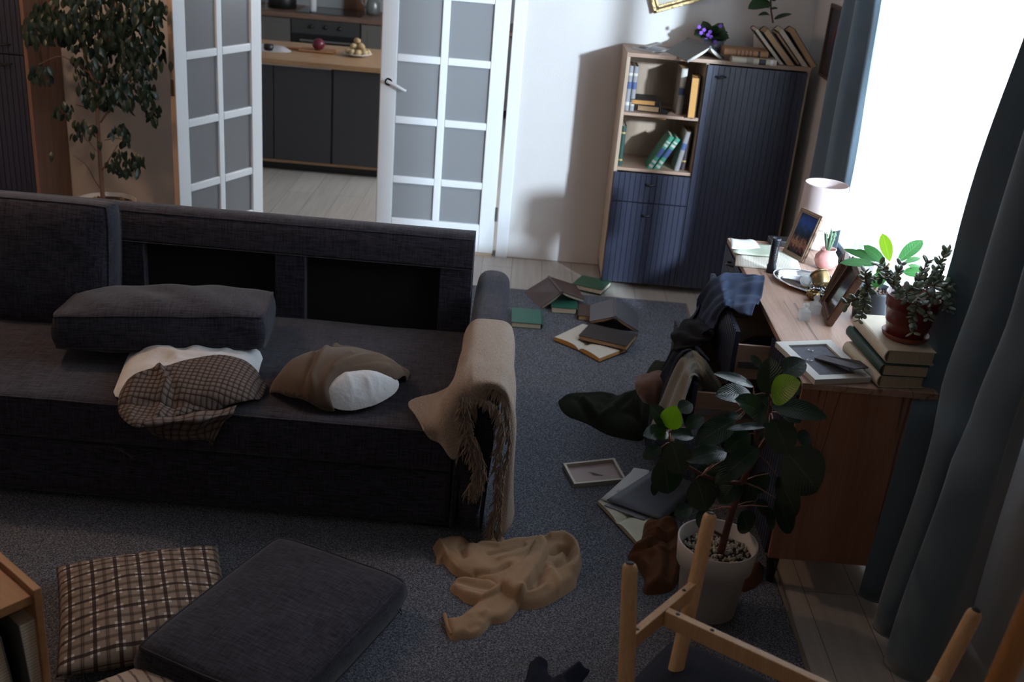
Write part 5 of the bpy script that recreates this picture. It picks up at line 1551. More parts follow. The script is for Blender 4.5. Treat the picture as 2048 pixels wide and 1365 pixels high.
# --- camel sweater on the carpet
cp = lambda L, s_=3.957, ox=820, oy=1020: [(ox + a / s_, oy + c / s_) for a, c in L]
fl = lambda x, y: RZ
def hpz(L, z): return [tuple(at_z(px_, py_, z))[:2] for px_, py_ in L]
t_ = thing('sweater', 'camel knitted sweater lying crumpled on the carpet before the sofa', 'sweater', (.08, 3.15, RZ))
b = MB()
Z1 = RZ + .02
l0 = garment(b, hpz(cp([(545, 275), (585, 205), (628, 158), (700, 165), (750, 190), (785, 250), (700, 330), (600, 330)]), Z1), fl, T=.045, r=.02, folds=[(hpz(cp([(650, 165), (655, 260)]), Z1), .012, .012), (hpz(cp([(700, 180), (690, 260)]), Z1), -.02, .01)], res=.007)
l1 = garment(b, hpz(cp([(175, 258), (235, 228), (330, 208), (430, 218), (480, 245), (545, 285), (640, 272), (760, 252), (860, 245), (1000, 225), (1100, 195), (1170, 182), (1235, 220), (1330, 275), (1368, 360), (1360, 440), (1325, 520), (1318, 585), (1240, 640), (1150, 690), (1050, 745), (950, 758), (860, 750), (740, 700), (620, 600), (540, 545), (470, 530), (380, 500), (320, 460), (275, 390), (205, 410), (215, 350), (190, 290)]), Z1), fl, T=.040, r=.012, noise=.004, seed=3, res=.0055, folds=[
    (hpz(cp([(230, 280), (290, 400), (370, 490), (470, 525)]), Z1), .014, .008), (hpz(cp([(450, 270), (400, 330), (420, 400)]), Z1), -.020, .014), (hpz(cp([(560, 300), (700, 320), (860, 275), (990, 240)]), Z1), .016, .010), (hpz(cp([(620, 380), (780, 350), (900, 300)]), Z1), -.016, .008),
    (hpz(cp([(700, 430), (860, 380), (980, 330)]), Z1), .010, .007), (hpz(cp([(520, 520), (640, 530), (780, 470)]), Z1), -.018, .009), (hpz(cp([(1110, 265), (1220, 245), (1310, 320), (1340, 420), (1310, 500)]), Z1), .026, .016), (hpz(cp([(1120, 370), (1180, 330), (1250, 340), (1240, 420), (1160, 470)]), Z1), -.038, .013),
    (hpz(cp([(1090, 480), (1170, 470), (1270, 370)]), Z1), .012, .010), (hpz(cp([(1090, 500), (1150, 580), (1180, 640)]), Z1), .012, .014), (hpz(cp([(1100, 540), (1080, 640), (960, 690), (880, 700)]), Z1), .014, .014), (hpz(cp([(1010, 560), (1000, 640), (930, 670)]), Z1), -.016, .014), (hpz(cp([(1200, 640), (1320, 560)]), Z1), -.01, .01)])
Z2 = RZ + .03
l2 = garment(b, hpz(cp([(302, 605), (350, 535), (450, 528), (560, 545), (700, 570), (780, 600), (720, 690), (600, 730), (500, 722), (430, 700), (400, 665)]), Z1), fl, T=.030, r=.010, noise=.003, seed=5, res=.006, folds=[(hpz(cp([(380, 580), (520, 620), (650, 640)]), Z1), -.010, .012), (hpz(cp([(360, 560), (440, 560), (620, 590)]), Z1), .008, .01), (hpz(cp([(430, 660), (540, 690)]), Z1), .008, .012)])
bs_ = lambda x, y: max(l1(x, y), l2(x, y))
l3 = garment(b, hpz(cp([(985, 240), (1060, 262), (1105, 320), (1092, 390), (1050, 470), (990, 570), (930, 670), (850, 745), (800, 815), (730, 850), (640, 850), (622, 880), (570, 940), (500, 965), (430, 968), (335, 992), (300, 930), (272, 830), (300, 822), (370, 826), (410, 800), (470, 745), (560, 680), (680, 600), (800, 500), (900, 420), (950, 330)]), Z2), bs_, T=.030, r=.009, noise=.003, seed=9, res=.0055, folds=[
    (hpz(cp([(1040, 290), (1060, 360), (980, 450), (820, 580), (640, 720), (480, 830)]), Z2), .008, .018), (hpz(cp([(1090, 330), (1000, 520), (880, 680)]), Z2), .006, .012), (hpz(cp([(560, 850), (540, 900), (480, 930)]), Z2), -.012, .014), (hpz(cp([(600, 800), (560, 830), (550, 880)]), Z2), .008, .01), (hpz(cp([(870, 440), (720, 560), (600, 650)]), Z2), -.006, .012)])
b.build('sweater_knit', M['camel'], t_)
b = MB(); S = crom([tuple(at_z(px_, py_, RZ + .012)) for px_, py_ in cp([(272, 828), (300, 925), (335, 990)])], 14); b.tube([tuple(q) for q in S], .007, 8); b.build('cuff', M['camel'], t_)

# --- navy garment at the bottom edge
t_ = thing('navy_garment', 'dark navy garment lying on the carpet at the bottom edge', 'clothing', (.25, 2.6, RZ))
b = MB(); g1 = garment(b, hpz([(1040, 1375), (1052, 1352), (1058, 1325), (1062, 1312), (1088, 1308), (1098, 1314), (1094, 1335), (1108, 1348), (1130, 1362), (1150, 1400), (1050, 1400)], Z1), fl, T=.03, r=.015, folds=[(hpz([(1075, 1315), (1070, 1360)], Z1), .008, .012)])
garment(b, hpz([(1095, 1375), (1110, 1350), (1140, 1325), (1160, 1316), (1172, 1328), (1182, 1330), (1178, 1340), (1160, 1360), (1150, 1400), (1100, 1400)], Z1), g1, T=.028, r=.015, folds=[(hpz([(1160, 1325), (1120, 1365)], Z1), .010, .008), (hpz([(1172, 1332), (1140, 1370)], Z1), -.01, .006)])
b.build('garment_cloth', M['navyc'], t_)

# --- rust garment beneath the notebook and round the planter
cq = lambda L: cp(L, 3.591, 1100, 880)
t_ = thing('rust_garment', 'rust brown garment crumpled on the carpet beside the planter', 'clothing', (.62, 3.25, RZ))
b = MB(); Z3 = RZ + .03
g1 = garment(b, hpz(cq([(665, 575), (720, 570), (800, 585), (900, 600), (960, 650), (960, 900), (900, 1040), (800, 1062), (690, 1070), (668, 1030), (690, 960), (650, 900), (620, 840), (575, 830), (556, 790), (590, 760), (640, 730), (655, 660)]), Z3), fl, T=.050, r=.012, noise=.006, seed=4, res=.0055, folds=[
    (hpz(cq([(590, 770), (640, 790), (720, 750), (800, 640), (880, 620)]), Z3), .018, .016), (hpz(cq([(600, 800), (700, 810), (760, 750)]), Z3), -.022, .012), (hpz(cq([(670, 640), (780, 620), (880, 640)]), Z3), .008, .01), (hpz(cq([(700, 820), (780, 860), (800, 960), (760, 1040)]), Z3), .016, .018), (hpz(cq([(720, 860), (720, 960), (700, 1040)]), Z3), -.012, .014), (hpz(cq([(840, 700), (860, 860), (850, 1000)]), Z3), -.018, .014), (hpz(cq([(700, 690), (800, 700), (900, 690)]), Z3), .014, .009), (hpz(cq([(690, 725), (800, 735), (890, 720)]), Z3), -.016, .008), (hpz(cq([(650, 870), (700, 930), (690, 1040)]), Z3), .014, .010), (hpz(cq([(780, 820), (900, 800)]), Z3), .012, .009)])
garment(b, hpz([(1496, 1120), (1520, 1112), (1532, 1122), (1528, 1150), (1505, 1168), (1480, 1172), (1470, 1150), (1478, 1128)], Z3), fl, T=.04, r=.02, noise=.002)
b.build('garment_cloth', M['rust'], t_)

# --- olive garment
co = lambda L: cp(L, 5.12, 1100, 660)
t_ = thing('olive_garment', 'dark olive jacket spilled on the carpet below the open drawers', 'clothing', (.45, 4.5, RZ))
b = MB(); Z4 = RZ + .02
garment(b, hpz(co([(80, 690), (140, 668), (260, 658), (400, 655), (540, 655), (680, 660), (780, 672), (860, 620), (920, 640), (980, 760), (1000, 900), (980, 1060), (930, 1105), (820, 1090), (700, 1065), (600, 1040), (500, 990), (400, 930), (300, 890), (200, 860), (120, 790)]), Z4), fl, T=.05, r=.035, noise=.004, seed=12, folds=[
    (hpz(co([(90, 695), (250, 700), (420, 700), (620, 690)]), Z4), .012, .02), (hpz(co([(320, 770), (420, 880), (500, 960), (600, 900), (740, 780), (860, 640)]), Z4), .024, .022), (hpz(co([(280, 760), (380, 900), (470, 980)]), Z4), -.02, .018), (hpz(co([(600, 740), (560, 820), (600, 860)]), Z4), -.012, .02), (hpz(co([(880, 660), (840, 800), (760, 900)]), Z4), .02, .016), (hpz(co([(900, 700), (900, 950)]), Z4), -.02, .02)])
# part that climbs against the drawers
K = [[at_y(1281, 772, 4.62), at_y(1297, 740, 4.66), at_y(1312, 722, 4.68), at_y(1330, 724, 4.62)],
     [at_y(1278, 800, 4.45), at_y(1300, 765, 4.50), at_y(1320, 742, 4.52), at_y(1342, 742, 4.46)],
     [at_y(1285, 840, 4.32), at_y(1305, 815, 4.34), at_y(1330, 800, 4.34), at_y(1350, 800, 4.3)],
     [at_y(1280, 876, 4.28), at_y(1305, 872, 4.26), at_y(1330, 865, 4.24), at_y(1352, 860, 4.22)]]
b.grid(drape(K, 30, 30, rough=.004, seed=2)); b.build('jacket_cloth', M['olive'], t_, solid=.003)
# --- dusty brown piece hanging beside
t_ = thing('brown_garment', 'dusty brown blouse hanging from the lower drawer in front of the olive jacket', 'clothing', (.55, 4.2, .25))
K = [[at_y(1273, 757, 4.30), at_y(1290, 748, 4.34), at_y(1308, 744, 4.34), at_y(1330, 742, 4.30), at_y(1350, 745, 4.25)],
     [at_y(1270, 770, 4.24), at_y(1288, 762, 4.20), at_y(1308, 760, 4.20), at_y(1326, 765, 4.20), at_y(1345, 775, 4.2)],
     [at_y(1274, 785, 4.22), at_y(1290, 785, 4.16), at_y(1306, 788, 4.16), at_y(1322, 792, 4.16), at_y(1338, 800, 4.16)],
     [at_y(1284, 800, 4.22), at_y(1294, 808, 4.17), at_y(1305, 814, 4.17), at_y(1318, 818, 4.17), at_y(1330, 822, 4.17)]]
b = MB(); b.grid(drape(K, 30, 30, lambda u, v: .004 * np.sin(v * 14), rough=.002)); b.build('blouse_cloth', M['dustyrose'], t_, solid=.003)
# --- navy trousers over the second drawer front
t_ = thing('navy_trousers', 'navy trousers hanging over the lower open drawer beside the grey knit', 'trousers', (.68, 4.0, .55))
K = [[at_x(1402, 700, .765), at_z(1378, 686, .597), at_x(1350, 694, .700), at_x(1332, 722, .690), at_x(1312, 760, .680), at_x(1300, 805, .670), at_x(1293, 850, .660), at_x(1290, 892, .650)],
     [at_x(1412, 712, .765), at_z(1386, 694, .597), at_x(1358, 702, .700), at_x(1338, 735, .690), at_x(1320, 775, .680), at_x(1308, 820, .670), at_x(1302, 860, .660), at_x(1300, 900, .650)],
     [at_x(1420, 722, .765), at_z(1394, 702, .597), at_x(1368, 708, .700), at_x(1350, 742, .690), at_x(1334, 785, .680), at_x(1322, 825, .670), at_x(1315, 865, .660), at_x(1312, 905, .650)]]
b = MB(); b.grid(drape(K, 40, 60, lambda u, v: .008 * np.sin(u * 12) * np.clip(v * 2, 0, 1), rough=.003, seed=4)); b.build('trouser_cloth', M['navyc'], t_, solid=.004)
# --- grey knit over the second drawer front
t_ = thing('grey_knit', 'grey knitted top draped over the corner of the lower open drawer', 'clothing', (.73, 3.9, .58))
K = [[at_x(1440, 762, .84), at_x(1420, 738, .80), at_x(1402, 712, .765), at_z(1385, 698, .592), at_x(1364, 712, .703), at_x(1346, 745, .690), at_x(1330, 785, .678), at_x(1315, 825, .666), at_x(1303, 862, .655)],
     [at_x(1442, 778, .84), at_x(1424, 752, .80), at_x(1408, 730, .765), at_z(1388, 716, .592), at_x(1370, 732, .703), at_x(1354, 765, .690), at_x(1340, 800, .678), at_x(1326, 835, .666), at_x(1316, 868, .655)],
     [at_x(1437, 788, .84), at_x(1420, 772, .80), at_x(1408, 752, .765), at_z(1392, 734, .592), at_x(1378, 748, .703), at_x(1366, 780, .690), at_x(1354, 812, .678), at_x(1342, 845, .666), at_x(1333, 875, .655)],
     [at_x(1433, 792, .84), at_x(1415, 782, .80), at_x(1402, 766, .765), at_z(1388, 754, .592), at_x(1381, 772, .703), at_x(1374, 800, .690), at_x(1366, 830, .678), at_x(1356, 860, .666), at_x(1348, 885, .655)]]
b = MB(); b.grid(drape(K, 60, 90, lambda u, v: .010 * np.sin(u * 15 + 1 + v * 3) * np.clip(v * 1.6, .25, 1) + .003 * np.sin(u * 31), rough=.0015, seed=7)); b.build('knit_cloth', M['greyk'], t_, solid=.004)
# --- orange cloth inside the drawer
b = MB(); K = [[at_y(1420, 748, 3.98), at_y(1432, 750, 3.96), at_y(1441, 762, 3.94)], [at_y(1428, 768, 3.95), at_y(1437, 768, 3.93), at_y(1444, 776, 3.91)], [at_y(1430, 782, 3.93), at_y(1438, 786, 3.91), at_y(1443, 790, 3.90)]]
b.grid(drape(K, 14, 14)); o = b.build('orange_cloth', mat('orange_cloth', (.42, .13, .02), .9), solid=.004); tag(o, 'orange cloth showing inside the lower drawer behind the grey knit', 'clothing')
# --- blue pullover over the upper drawer and dresser corner
t_ = thing('blue_pullover', 'blue pullover draped over the upper open drawer and the dresser edge', 'pullover', (.87, 4.2, .80))
K = [[at_z(1529, 546, .838), at_z(1508, 549, .834), at_z(1480, 547, .818), at_z(1455, 546, .814), at_z(1437, 551, .816), at_x(1416, 563, .826), at_x(1402, 590, .815), at_x(1391, 616, .80), at_x(1380, 640, .785)],
     [at_z(1529, 562, .838), at_z(1506, 560, .834), at_z(1478, 561, .818), at_z(1455, 563, .814), at_z(1439, 568, .816), at_x(1415, 586, .826), at_x(1398, 615, .815), at_x(1386, 643, .80), at_x(1373, 668, .785)],
     [at_z(1525, 583, .838), at_z(1502, 578, .834), at_z(1476, 579, .818), at_z(1456, 584, .814), at_z(1442, 590, .816), at_x(1419, 606, .826), at_x(1399, 640, .815), at_x(1389, 668, .80), at_x(1378, 692, .785)],
     [at_z(1517, 604, .838), at_z(1497, 600, .834), at_z(1474, 599, .818), at_z(1458, 603, .814), at_z(1446, 606, .816), at_x(1424, 630, .826), at_x(1408, 655, .815), at_x(1400, 674, .80), at_x(1393, 692, .785)],
     [at_z(1503, 632, .838), at_z(1487, 630, .834), at_z(1470, 622, .818), at_z(1458, 617, .814), at_z(1449, 616, .816), at_x(1432, 640, .826), at_x(1424, 650, .815), at_x(1419, 658, .80), at_x(1414, 666, .785)]]
b = MB(); b.grid(drape(K, 80, 100, lambda u, v: .012 * np.sin(u * 11 + 5 * v * v + 1) * np.clip(2.4 * abs(v - .42), 0.12, 1) + .005 * np.sin(u * 27 - 8 * v) + .002 * np.sin(v * 41), rough=.002, seed=9)); b.build('pullover_knit', M['denim'], t_, solid=.005)
# --- black garment bunched under it
t_ = thing('black_garment', 'black garment bunched on the outside of the upper drawer below the blue pullover', 'clothing', (.76, 4.1, .6))
K = [[at_y(1396, 632, 4.20), at_y(1375, 640, 4.22), at_y(1356, 655, 4.22), at_y(1346, 672, 4.2), at_y(1350, 690, 4.18)],
     [at_y(1412, 650, 4.06), at_y(1385, 656, 4.08), at_y(1362, 664, 4.10), at_y(1345, 680, 4.1), at_y(1350, 697, 4.1)],
     [at_y(1425, 662, 3.98), at_y(1405, 672, 3.98), at_y(1382, 680, 4.0), at_y(1362, 690, 4.02), at_y(1352, 703, 4.04)],
     [at_y(1432, 668, 3.95), at_y(1416, 682, 3.95), at_y(1398, 690, 3.96), at_y(1378, 696, 3.98), at_y(1362, 704, 4.0)]]
b = MB(); b.grid(drape(K, 40, 40, lambda u, v: .008 * np.sin(v * 15 + u * 5), rough=.005, seed=5)); b.build('garment_cloth', M['blackc'], t_, solid=.004)
# folded dark clothes in the open drawers
for lab, (x0, x1, y0, y1, z, h), m in (('folded dark blue clothes lying in the upper open drawer', (.90, 1.20, 3.76, 4.05, .612, .07), 'navyc'), ('folded black clothes lying in the lower open drawer', (.78, 1.15, 3.76, 4.05, .404, .055), 'blackc')):
    b = MB(); o_ = garment(b, [(x0, y0), (x1, y0), (x1, y1), (x0, y1)], lambda x, y, z=z: z, T=h, r=.03, noise=.004, res=.015); o = b.build('folded_clothes', M[m]); tag(o, lab, 'clothing')
# ================================================================== plants
def leaf_mat(name, c, rough=.3, vein=.12, trans=.25, spec=.5):
    m, nt, bs = _nt(name)
    tc = nd(nt, 'ShaderNodeTexCoord'); n = nd(nt, 'ShaderNodeTexNoise'); n.inputs['Scale'].default_value = 7; nt.links.new(tc.outputs['Object'], n.inputs['Vector'])
    sx = nd(nt, 'ShaderNodeSeparateXYZ'); nt.links.new(tc.outputs['UV'], sx.inputs[0])
    # midrib at u = .5, ribs fanning off it
    s_ = nd(nt, 'ShaderNodeMath', operation='SUBTRACT'); s_.inputs[1].default_value = .5; nt.links.new(sx.outputs['X'], s_.inputs[0])
    a = nd(nt, 'ShaderNodeMath', operation='ABSOLUTE'); nt.links.new(s_.outputs[0], a.inputs[0])
    r = nd(nt, 'ShaderNodeMapRange'); r.inputs['From Min'].default_value = .012; r.inputs['From Max'].default_value = .035; r.inputs['To Min'].default_value = 1; r.inputs['To Max'].default_value = 0; nt.links.new(a.outputs[0], r.inputs['Value'])
    q = nd(nt, 'ShaderNodeMath', operation='MULTIPLY_ADD'); q.inputs[1].default_value = .55; nt.links.new(a.outputs[0], q.inputs[0])
    inv = nd(nt, 'ShaderNodeMath', operation='MULTIPLY'); inv.inputs[1].default_value = -1.0; nt.links.new(sx.outputs['Y'], inv.inputs[0]); nt.links.new(inv.outputs[0], q.inputs[2])
    q2 = nd(nt, 'ShaderNodeMath', operation='MULTIPLY'); q2.inputs[1].default_value = 90; nt.links.new(q.outputs[0], q2.inputs[0])
    sn = nd(nt, 'ShaderNodeMath', operation='SINE'); nt.links.new(q2.outputs[0], sn.inputs[0])
    mx = nd(nt, 'ShaderNodeMix'); mx.data_type = 'RGBA'; mx.inputs[6].default_value = (*[v * .75 for v in c], 1); mx.inputs[7].default_value = (*[v * 1.25 for v in c], 1); nt.links.new(n.outputs['Fac'], mx.inputs[0])
    m2 = nd(nt, 'ShaderNodeMix'); m2.data_type = 'RGBA'; m2.inputs[7].default_value = (*[min(1, v * 1.6 + .03) for v in c], 1)
    mr = nd(nt, 'ShaderNodeMath', operation='MULTIPLY'); mr.inputs[1].default_value = .55; nt.links.new(r.outputs[0], mr.inputs[0]); nt.links.new(mr.outputs[0], m2.inputs[0]); nt.links.new(mx.outputs[2], m2.inputs[6])
    nt.links.new(m2.outputs[2], bs.inputs['Base Color'])
    bp = nd(nt, 'ShaderNodeBump'); bp.inputs['Strength'].default_value = vein; bp.inputs['Distance'].default_value = .002; nt.links.new(sn.outputs[0], bp.inputs['Height']); nt.links.new(bp.outputs['Normal'], bs.inputs['Normal'])
    bs.inputs['Roughness'].default_value = rough; bs.inputs['Specular IOR Level'].default_value = spec
    # light passing through the blade
    tl = nd(nt, 'ShaderNodeBsdfTranslucent'); tl.inputs[0].default_value = (*[min(1, v) for v in (c[0] * 2.2, c[1] * 2.6, c[2] * .8)], 1)
    ms = nd(nt, 'ShaderNodeMixShader'); ms.inputs[0].default_value = trans
    out = nt.nodes['Material Output']; nt.links.new(bs.outputs[0], ms.inputs[1]); nt.links.new(tl.outputs[0], ms.inputs[2]); nt.links.new(ms.outputs[0], out.inputs[0])
    return m


M['rubber'] = leaf_mat('rubber_leaf', (.010, .028, .016), .22, .12, .04)
M['rubber_y'] = leaf_mat('young_rubber_leaf', (.075, .120, .010), .35, .15, .35)
M['bark'] = mat('plant_bark', (.16, .09, .06), .8, noise=(40, .3), bump=(60, .5))
M['redstem'] = mat('red_brown_stem', (.085, .028, .018), .5, noise=(30, .2))
UPN = Vector((0, 0, 1))


def px_leaf(mb, b0, t0, wpx, yb, yt, nrm=None, mi=0, bend=.10, fold=.10, shape=.8, cup=.0, nseg=9):
    B = at_y(*b0, yb); T = at_y(*t0, yt)
    d = (T - Vector((0, 0, CAM_H))).length
    w = wpx / FPX * d
    n_ = nrm or (Vector((0, 0, CAM_H)) - (B + T) / 2).normalized() * 1.0 + UPN * .7
    mb.leaf(B, T, w, n_, bend=bend, fold=fold, mi=mi, nseg=nseg, shape=shape, cup=cup)


# --- rubber plant in the white planter
PX, PY = .762, 3.085
t_ = thing('rubber_plant', 'dark glossy rubber plant growing in a white planter beside the dresser', 'plant', (PX, PY, RZ))
b = MB(); b.lathe([(0, .001), (.092, .001), (.098, .006), (.112, .185), (.127, .190), (.134, .275), (.131, .278), (.127, .275), (.120, .20), (.105, .195), (.10, .03), (0, .03)], 56, center=(PX, PY, RZ)); b.build('planter', mat('matt_white_plastic', (.50, .475, .455), .45), t_)
b = MB(); b.lathe([(0, .225), (.119, .224), (.1195, .21)], 40, center=(PX, PY, RZ)); b.build('soil', mat('dark_soil', (.035, .025, .02), .95, noise=(60, .4), bump=(80, .8)), t_)
b = MB(); rs = random.Random(4)
for k in range(420):
    r_ = .114 * math.sqrt(rs.random()); a = rs.uniform(0, 6.28); s_ = rs.uniform(.0035, .0085)
    c_ = (PX + r_ * math.cos(a), PY + r_ * math.sin(a), RZ + .226 + rs.uniform(0, .006))
    Mr = T3(c_) @ Euler((rs.uniform(0, 3), rs.uniform(0, 3), rs.uniform(0, 3))).to_matrix().to_4x4()
    b.ball((0, 0, 0), s_, 4, sc=(rs.uniform(.8, 1.3), rs.uniform(.7, 1.1), rs.uniform(.6, .9)), M=Mr)
o = b.build('pebbles', mat('grey_pebbles', (.36, .33, .28), .8, noise=(18, .45)), t_); o['kind'] = 'stuff'
rp = lambda L: [(1260 + a / 3.102, 680 + c / 3.102) for a, c in L]
b = MB()
def px_tube(mb, L, ys, rad, n=8): mb.tube([at_y(p[0], p[1], y) for p, y in zip(L, ys)], rad, n)
tr_ = rp([(560, 1330), (600, 1180), (640, 1040), (700, 880), (790, 700), (850, 600), (868, 450), (872, 340)])
px_tube(b, tr_, [3.085, 3.085, 3.085, 3.08, 3.08, 3.08, 3.07, 3.06], [.013, .0125, .012, .011, .010, .009, .007, .005])
px_tube(b, rp([(690, 890), (560, 880), (450, 840), (340, 775), (255, 640), (240, 560)]), [3.08, 3.05, 3.03, 3.01, 3.0, 3.0], [.008, .007, .006, .0055, .005, .004])
px_tube(b, rp([(800, 690), (780, 600), (765, 400), (770, 320)]), [3.08, 3.10, 3.12, 3.13], [.007, .006, .005, .004])
px_tube(b, rp([(575, 1220), (520, 1190), (480, 1100)]), [3.08, 3.06, 3.04], [.006, .005, .004])
b.build('stem', M['redstem'], t_)
LV = [ # base, tip, width, y base, y tip, material
 ((872, 362), (868, 108), 135, 3.07, 3.10, 0, .04), ((935, 222), (1090, 125), 120, 3.12, 3.16, 0, .10), ((876, 362), (1050, 262), 160, 3.03, 2.97, 1, .16), ((1000, 262), (1068, 320), 90, 3.10, 3.12, 0, .1),
 ((765, 290), (533, 203), 62, 3.13, 3.05, 0, .10), ((818, 172), (748, 92), 42, 3.12, 3.14, 0, .05), ((758, 345), (538, 338), 118, 3.06, 2.98, 0, .10), ((862, 515), (668, 365), 160, 3.02, 2.92, 0, .12),
 ((872, 408), (1228, 478), 108, 3.05, 3.00, 0, .14), ((885, 495), (985, 716), 165, 3.02, 2.97, 0, .10), ((1030, 590), (1135, 650), 90, 3.10, 3.12, 0, .1), ((965, 690), (1170, 945), 260, 3.02, 2.98, 0, .08),
 ((845, 535), (608, 548), 46, 3.05, 2.96, 0, .06), ((700, 470), (580, 485), 50, 3.12, 3.1, 0, .05), ((655, 498), (405, 645), 140, 3.07, 3.02, 0, .08), ((745, 580), (588, 690), 120, 3.1, 3.08, 0, .06),
 ((800, 668), (528, 890), 122, 3.04, 2.97, 0, .10), ((600, 700), (352, 745), 112, 3.0, 2.94, 0, .16), ((592, 742), (500, 905), 112, 3.07, 3.05, 0, .08), ((690, 830), (555, 1015), 135, 3.10, 3.06, 0, .08),
 ((236, 555), (128, 402), 92, 3.0, 2.98, 0, .12), ((240, 552), (282, 415), 118, 2.99, 2.96, 1, .08), ((300, 440), (388, 398), 84, 3.02, 3.04, 0, .1), ((236, 575), (86, 590), 98, 2.98, 2.92, 0, .12),
 ((245, 580), (400, 600), 70, 3.0, 3.02, 0, .1), ((345, 545), (460, 478), 80, 3.04, 3.06, 0, .12), ((255, 632), (320, 832), 160, 2.97, 2.93, 0, .08), ((195, 668), (78, 735), 78, 3.0, 2.98, 0, .1),
 ((210, 740), (240, 962), 160, 3.0, 2.99, 0, .06), ((160, 865), (148, 972), 42, 3.03, 3.03, 0, .05), ((410, 860), (475, 1065), 158, 3.05, 3.02, 0, .08), ((385, 1045), (275, 1085), 85, 3.06, 3.04, 0, .08),
 ((915, 850), (1040, 1100), 118, 3.06, 3.04, 0, .08), ((905, 985), (1008, 1208), 112, 3.08, 3.10, 0, .08), ((855, 1035), (888, 1190), 48, 3.1, 3.12, 0, .05), ((690, 1065), (742, 1198), 120, 3.12, 3.14, 0, .06),
 ((500, 1060), (425, 1165), 88, 3.06, 3.02, 0, .08), ((780, 1000), (870, 1090), 70, 3.14, 3.16, 0, .08), ((640, 460), (580, 560), 70, 3.14, 3.15, 0, .08), ((780, 350), (862, 425), 90, 3.12, 3.14, 0, .08),
 ((820, 640), (850, 560), 60, 3.14, 3.15, 0, .05), ((500, 780), (420, 905), 90, 3.1, 3.1, 0, .06), ((760, 860), (700, 1040), 100, 3.14, 3.15, 0, .06), ((940, 470), (1070, 500), 60, 3.12, 3.14, 0, .08), ((860, 830), (760, 950), 90, 3.15, 3.15, 0, .05)]
b = MB(); st = MB()
stem_pts = [at_y(p[0], p[1], 3.08) for p in tr_] + [at_y(*rp([q])[0], 3.01) for q in ((450, 840), (340, 775), (255, 640), (240, 570))] + [at_y(*rp([(770, 400)])[0], 3.12), at_y(*rp([(780, 600)])[0], 3.10)]
for bs0, tp0, w_, yb, yt, mi, bd in LV:
    B0 = rp([bs0])[0]; T0 = rp([tp0])[0]
    px_leaf(b, B0, T0, w_ / 3.102 * 1.22, yb, yt, mi=mi, bend=bd * .6, fold=.12, cup=.05, nseg=12, shape=.92)
    Bp = at_y(*B0, yb); near = min(stem_pts, key=lambda s_: (s_ - Bp).length)
    st.tube([Bp, (Bp + near) / 2 + Vector((0, 0, .006)), near], [.0018, .0022, .003], 6)
st.build('leaf_stalks', mat('pink_stalk', (.26, .12, .09), .5), t_)
b.build('foliage', [M['rubber'], M['rubber_y']], t_)

# --- jade plant in the red pot
jx, jy, jz = 1.332, 3.385, DZ + .131
t_ = thing('jade_plant', 'jade plant with fleshy leaves in a glazed red pot on the book stack', 'plant', (jx, jy, jz))
redg = mat('red_glaze', (.145, .022, .018), .22, noise=(9, .35))
b = MB(); b.lathe([(0, .012), (.062, .012), (.064, .016), (.072, .055), (.0745, .058), (.073, .062), (.080, .105), (.084, .108), (.0835, .114), (.088, .140), (.091, .146), (.090, .152), (.085, .150), (.080, .13), (0, .125)], 48, center=(jx, jy, jz)); b.build('flower_pot', redg, t_)
b = MB(); b.lathe([(0, .0), (.066, .0), (.074, .006), (.078, .018), (.075, .019), (.070, .010), (0, .009)], 48, center=(jx, jy, jz + .0008)); b.build('saucer', mat('red_clay', (.20, .055, .032), .5, noise=(20, .15)), t_)
M['jade'] = leaf_mat('jade_leaf', (.19, .25, .175), .28, .0, .03); M['jade_l'] = leaf_mat('jade_leaf_pale', (.36, .42, .40), .35, .0, .03)
jp = lambda L: [(1620 + a / 3.592, 420 + c / 3.592) for a, c in L]
BR = [([(640, 580), (580, 510), (520, 488), (440, 505), (412, 560), (400, 610), (392, 690), (352, 790)], 3.36, 3.26), ([(400, 610), (340, 640), (262, 672)], 3.28, 3.26), ([(412, 560), (400, 500), (395, 450)], 3.29, 3.29), ([(600, 560), (560, 480), (505, 395)], 3.37, 3.40), ([(600, 570), (620, 490), (655, 398)], 3.36, 3.38),
      ([(620, 570), (580, 470), (530, 420)], 3.34, 3.33), ([(750, 560), (800, 470), (850, 360)], 3.40, 3.43), ([(830, 560), (900, 450), (960, 340), (985, 290)], 3.42, 3.45), ([(850, 580), (930, 520), (1015, 550)], 3.38, 3.40), ([(880, 620), (960, 650), (1000, 725)], 3.36, 3.36), ([(780, 640), (765, 700), (735, 780), (742, 880)], 3.31, 3.27), ([(850, 640), (848, 710), (846, 780)], 3.32, 3.30),
      ([(720, 560), (690, 590), (700, 640)], 3.36, 3.30), ([(750, 560), (760, 590), (745, 620)], 3.36, 3.30), ([(840, 570), (850, 610), (900, 640)], 3.36, 3.32), ([(650, 560), (640, 590), (630, 600)], 3.36, 3.31), ([(900, 560), (940, 480), (945, 430)], 3.40, 3.41), ([(800, 560), (830, 500), (880, 480)], 3.40, 3.40), ([(690, 600), (740, 560), (790, 560)], 3.33, 3.31), ([(820, 560), (880, 540), (900, 590)], 3.34, 3.31), ([(930, 540), (990, 590), (985, 660)], 3.38, 3.37)]
b = MB(); lf = MB(); rs = random.Random(21)
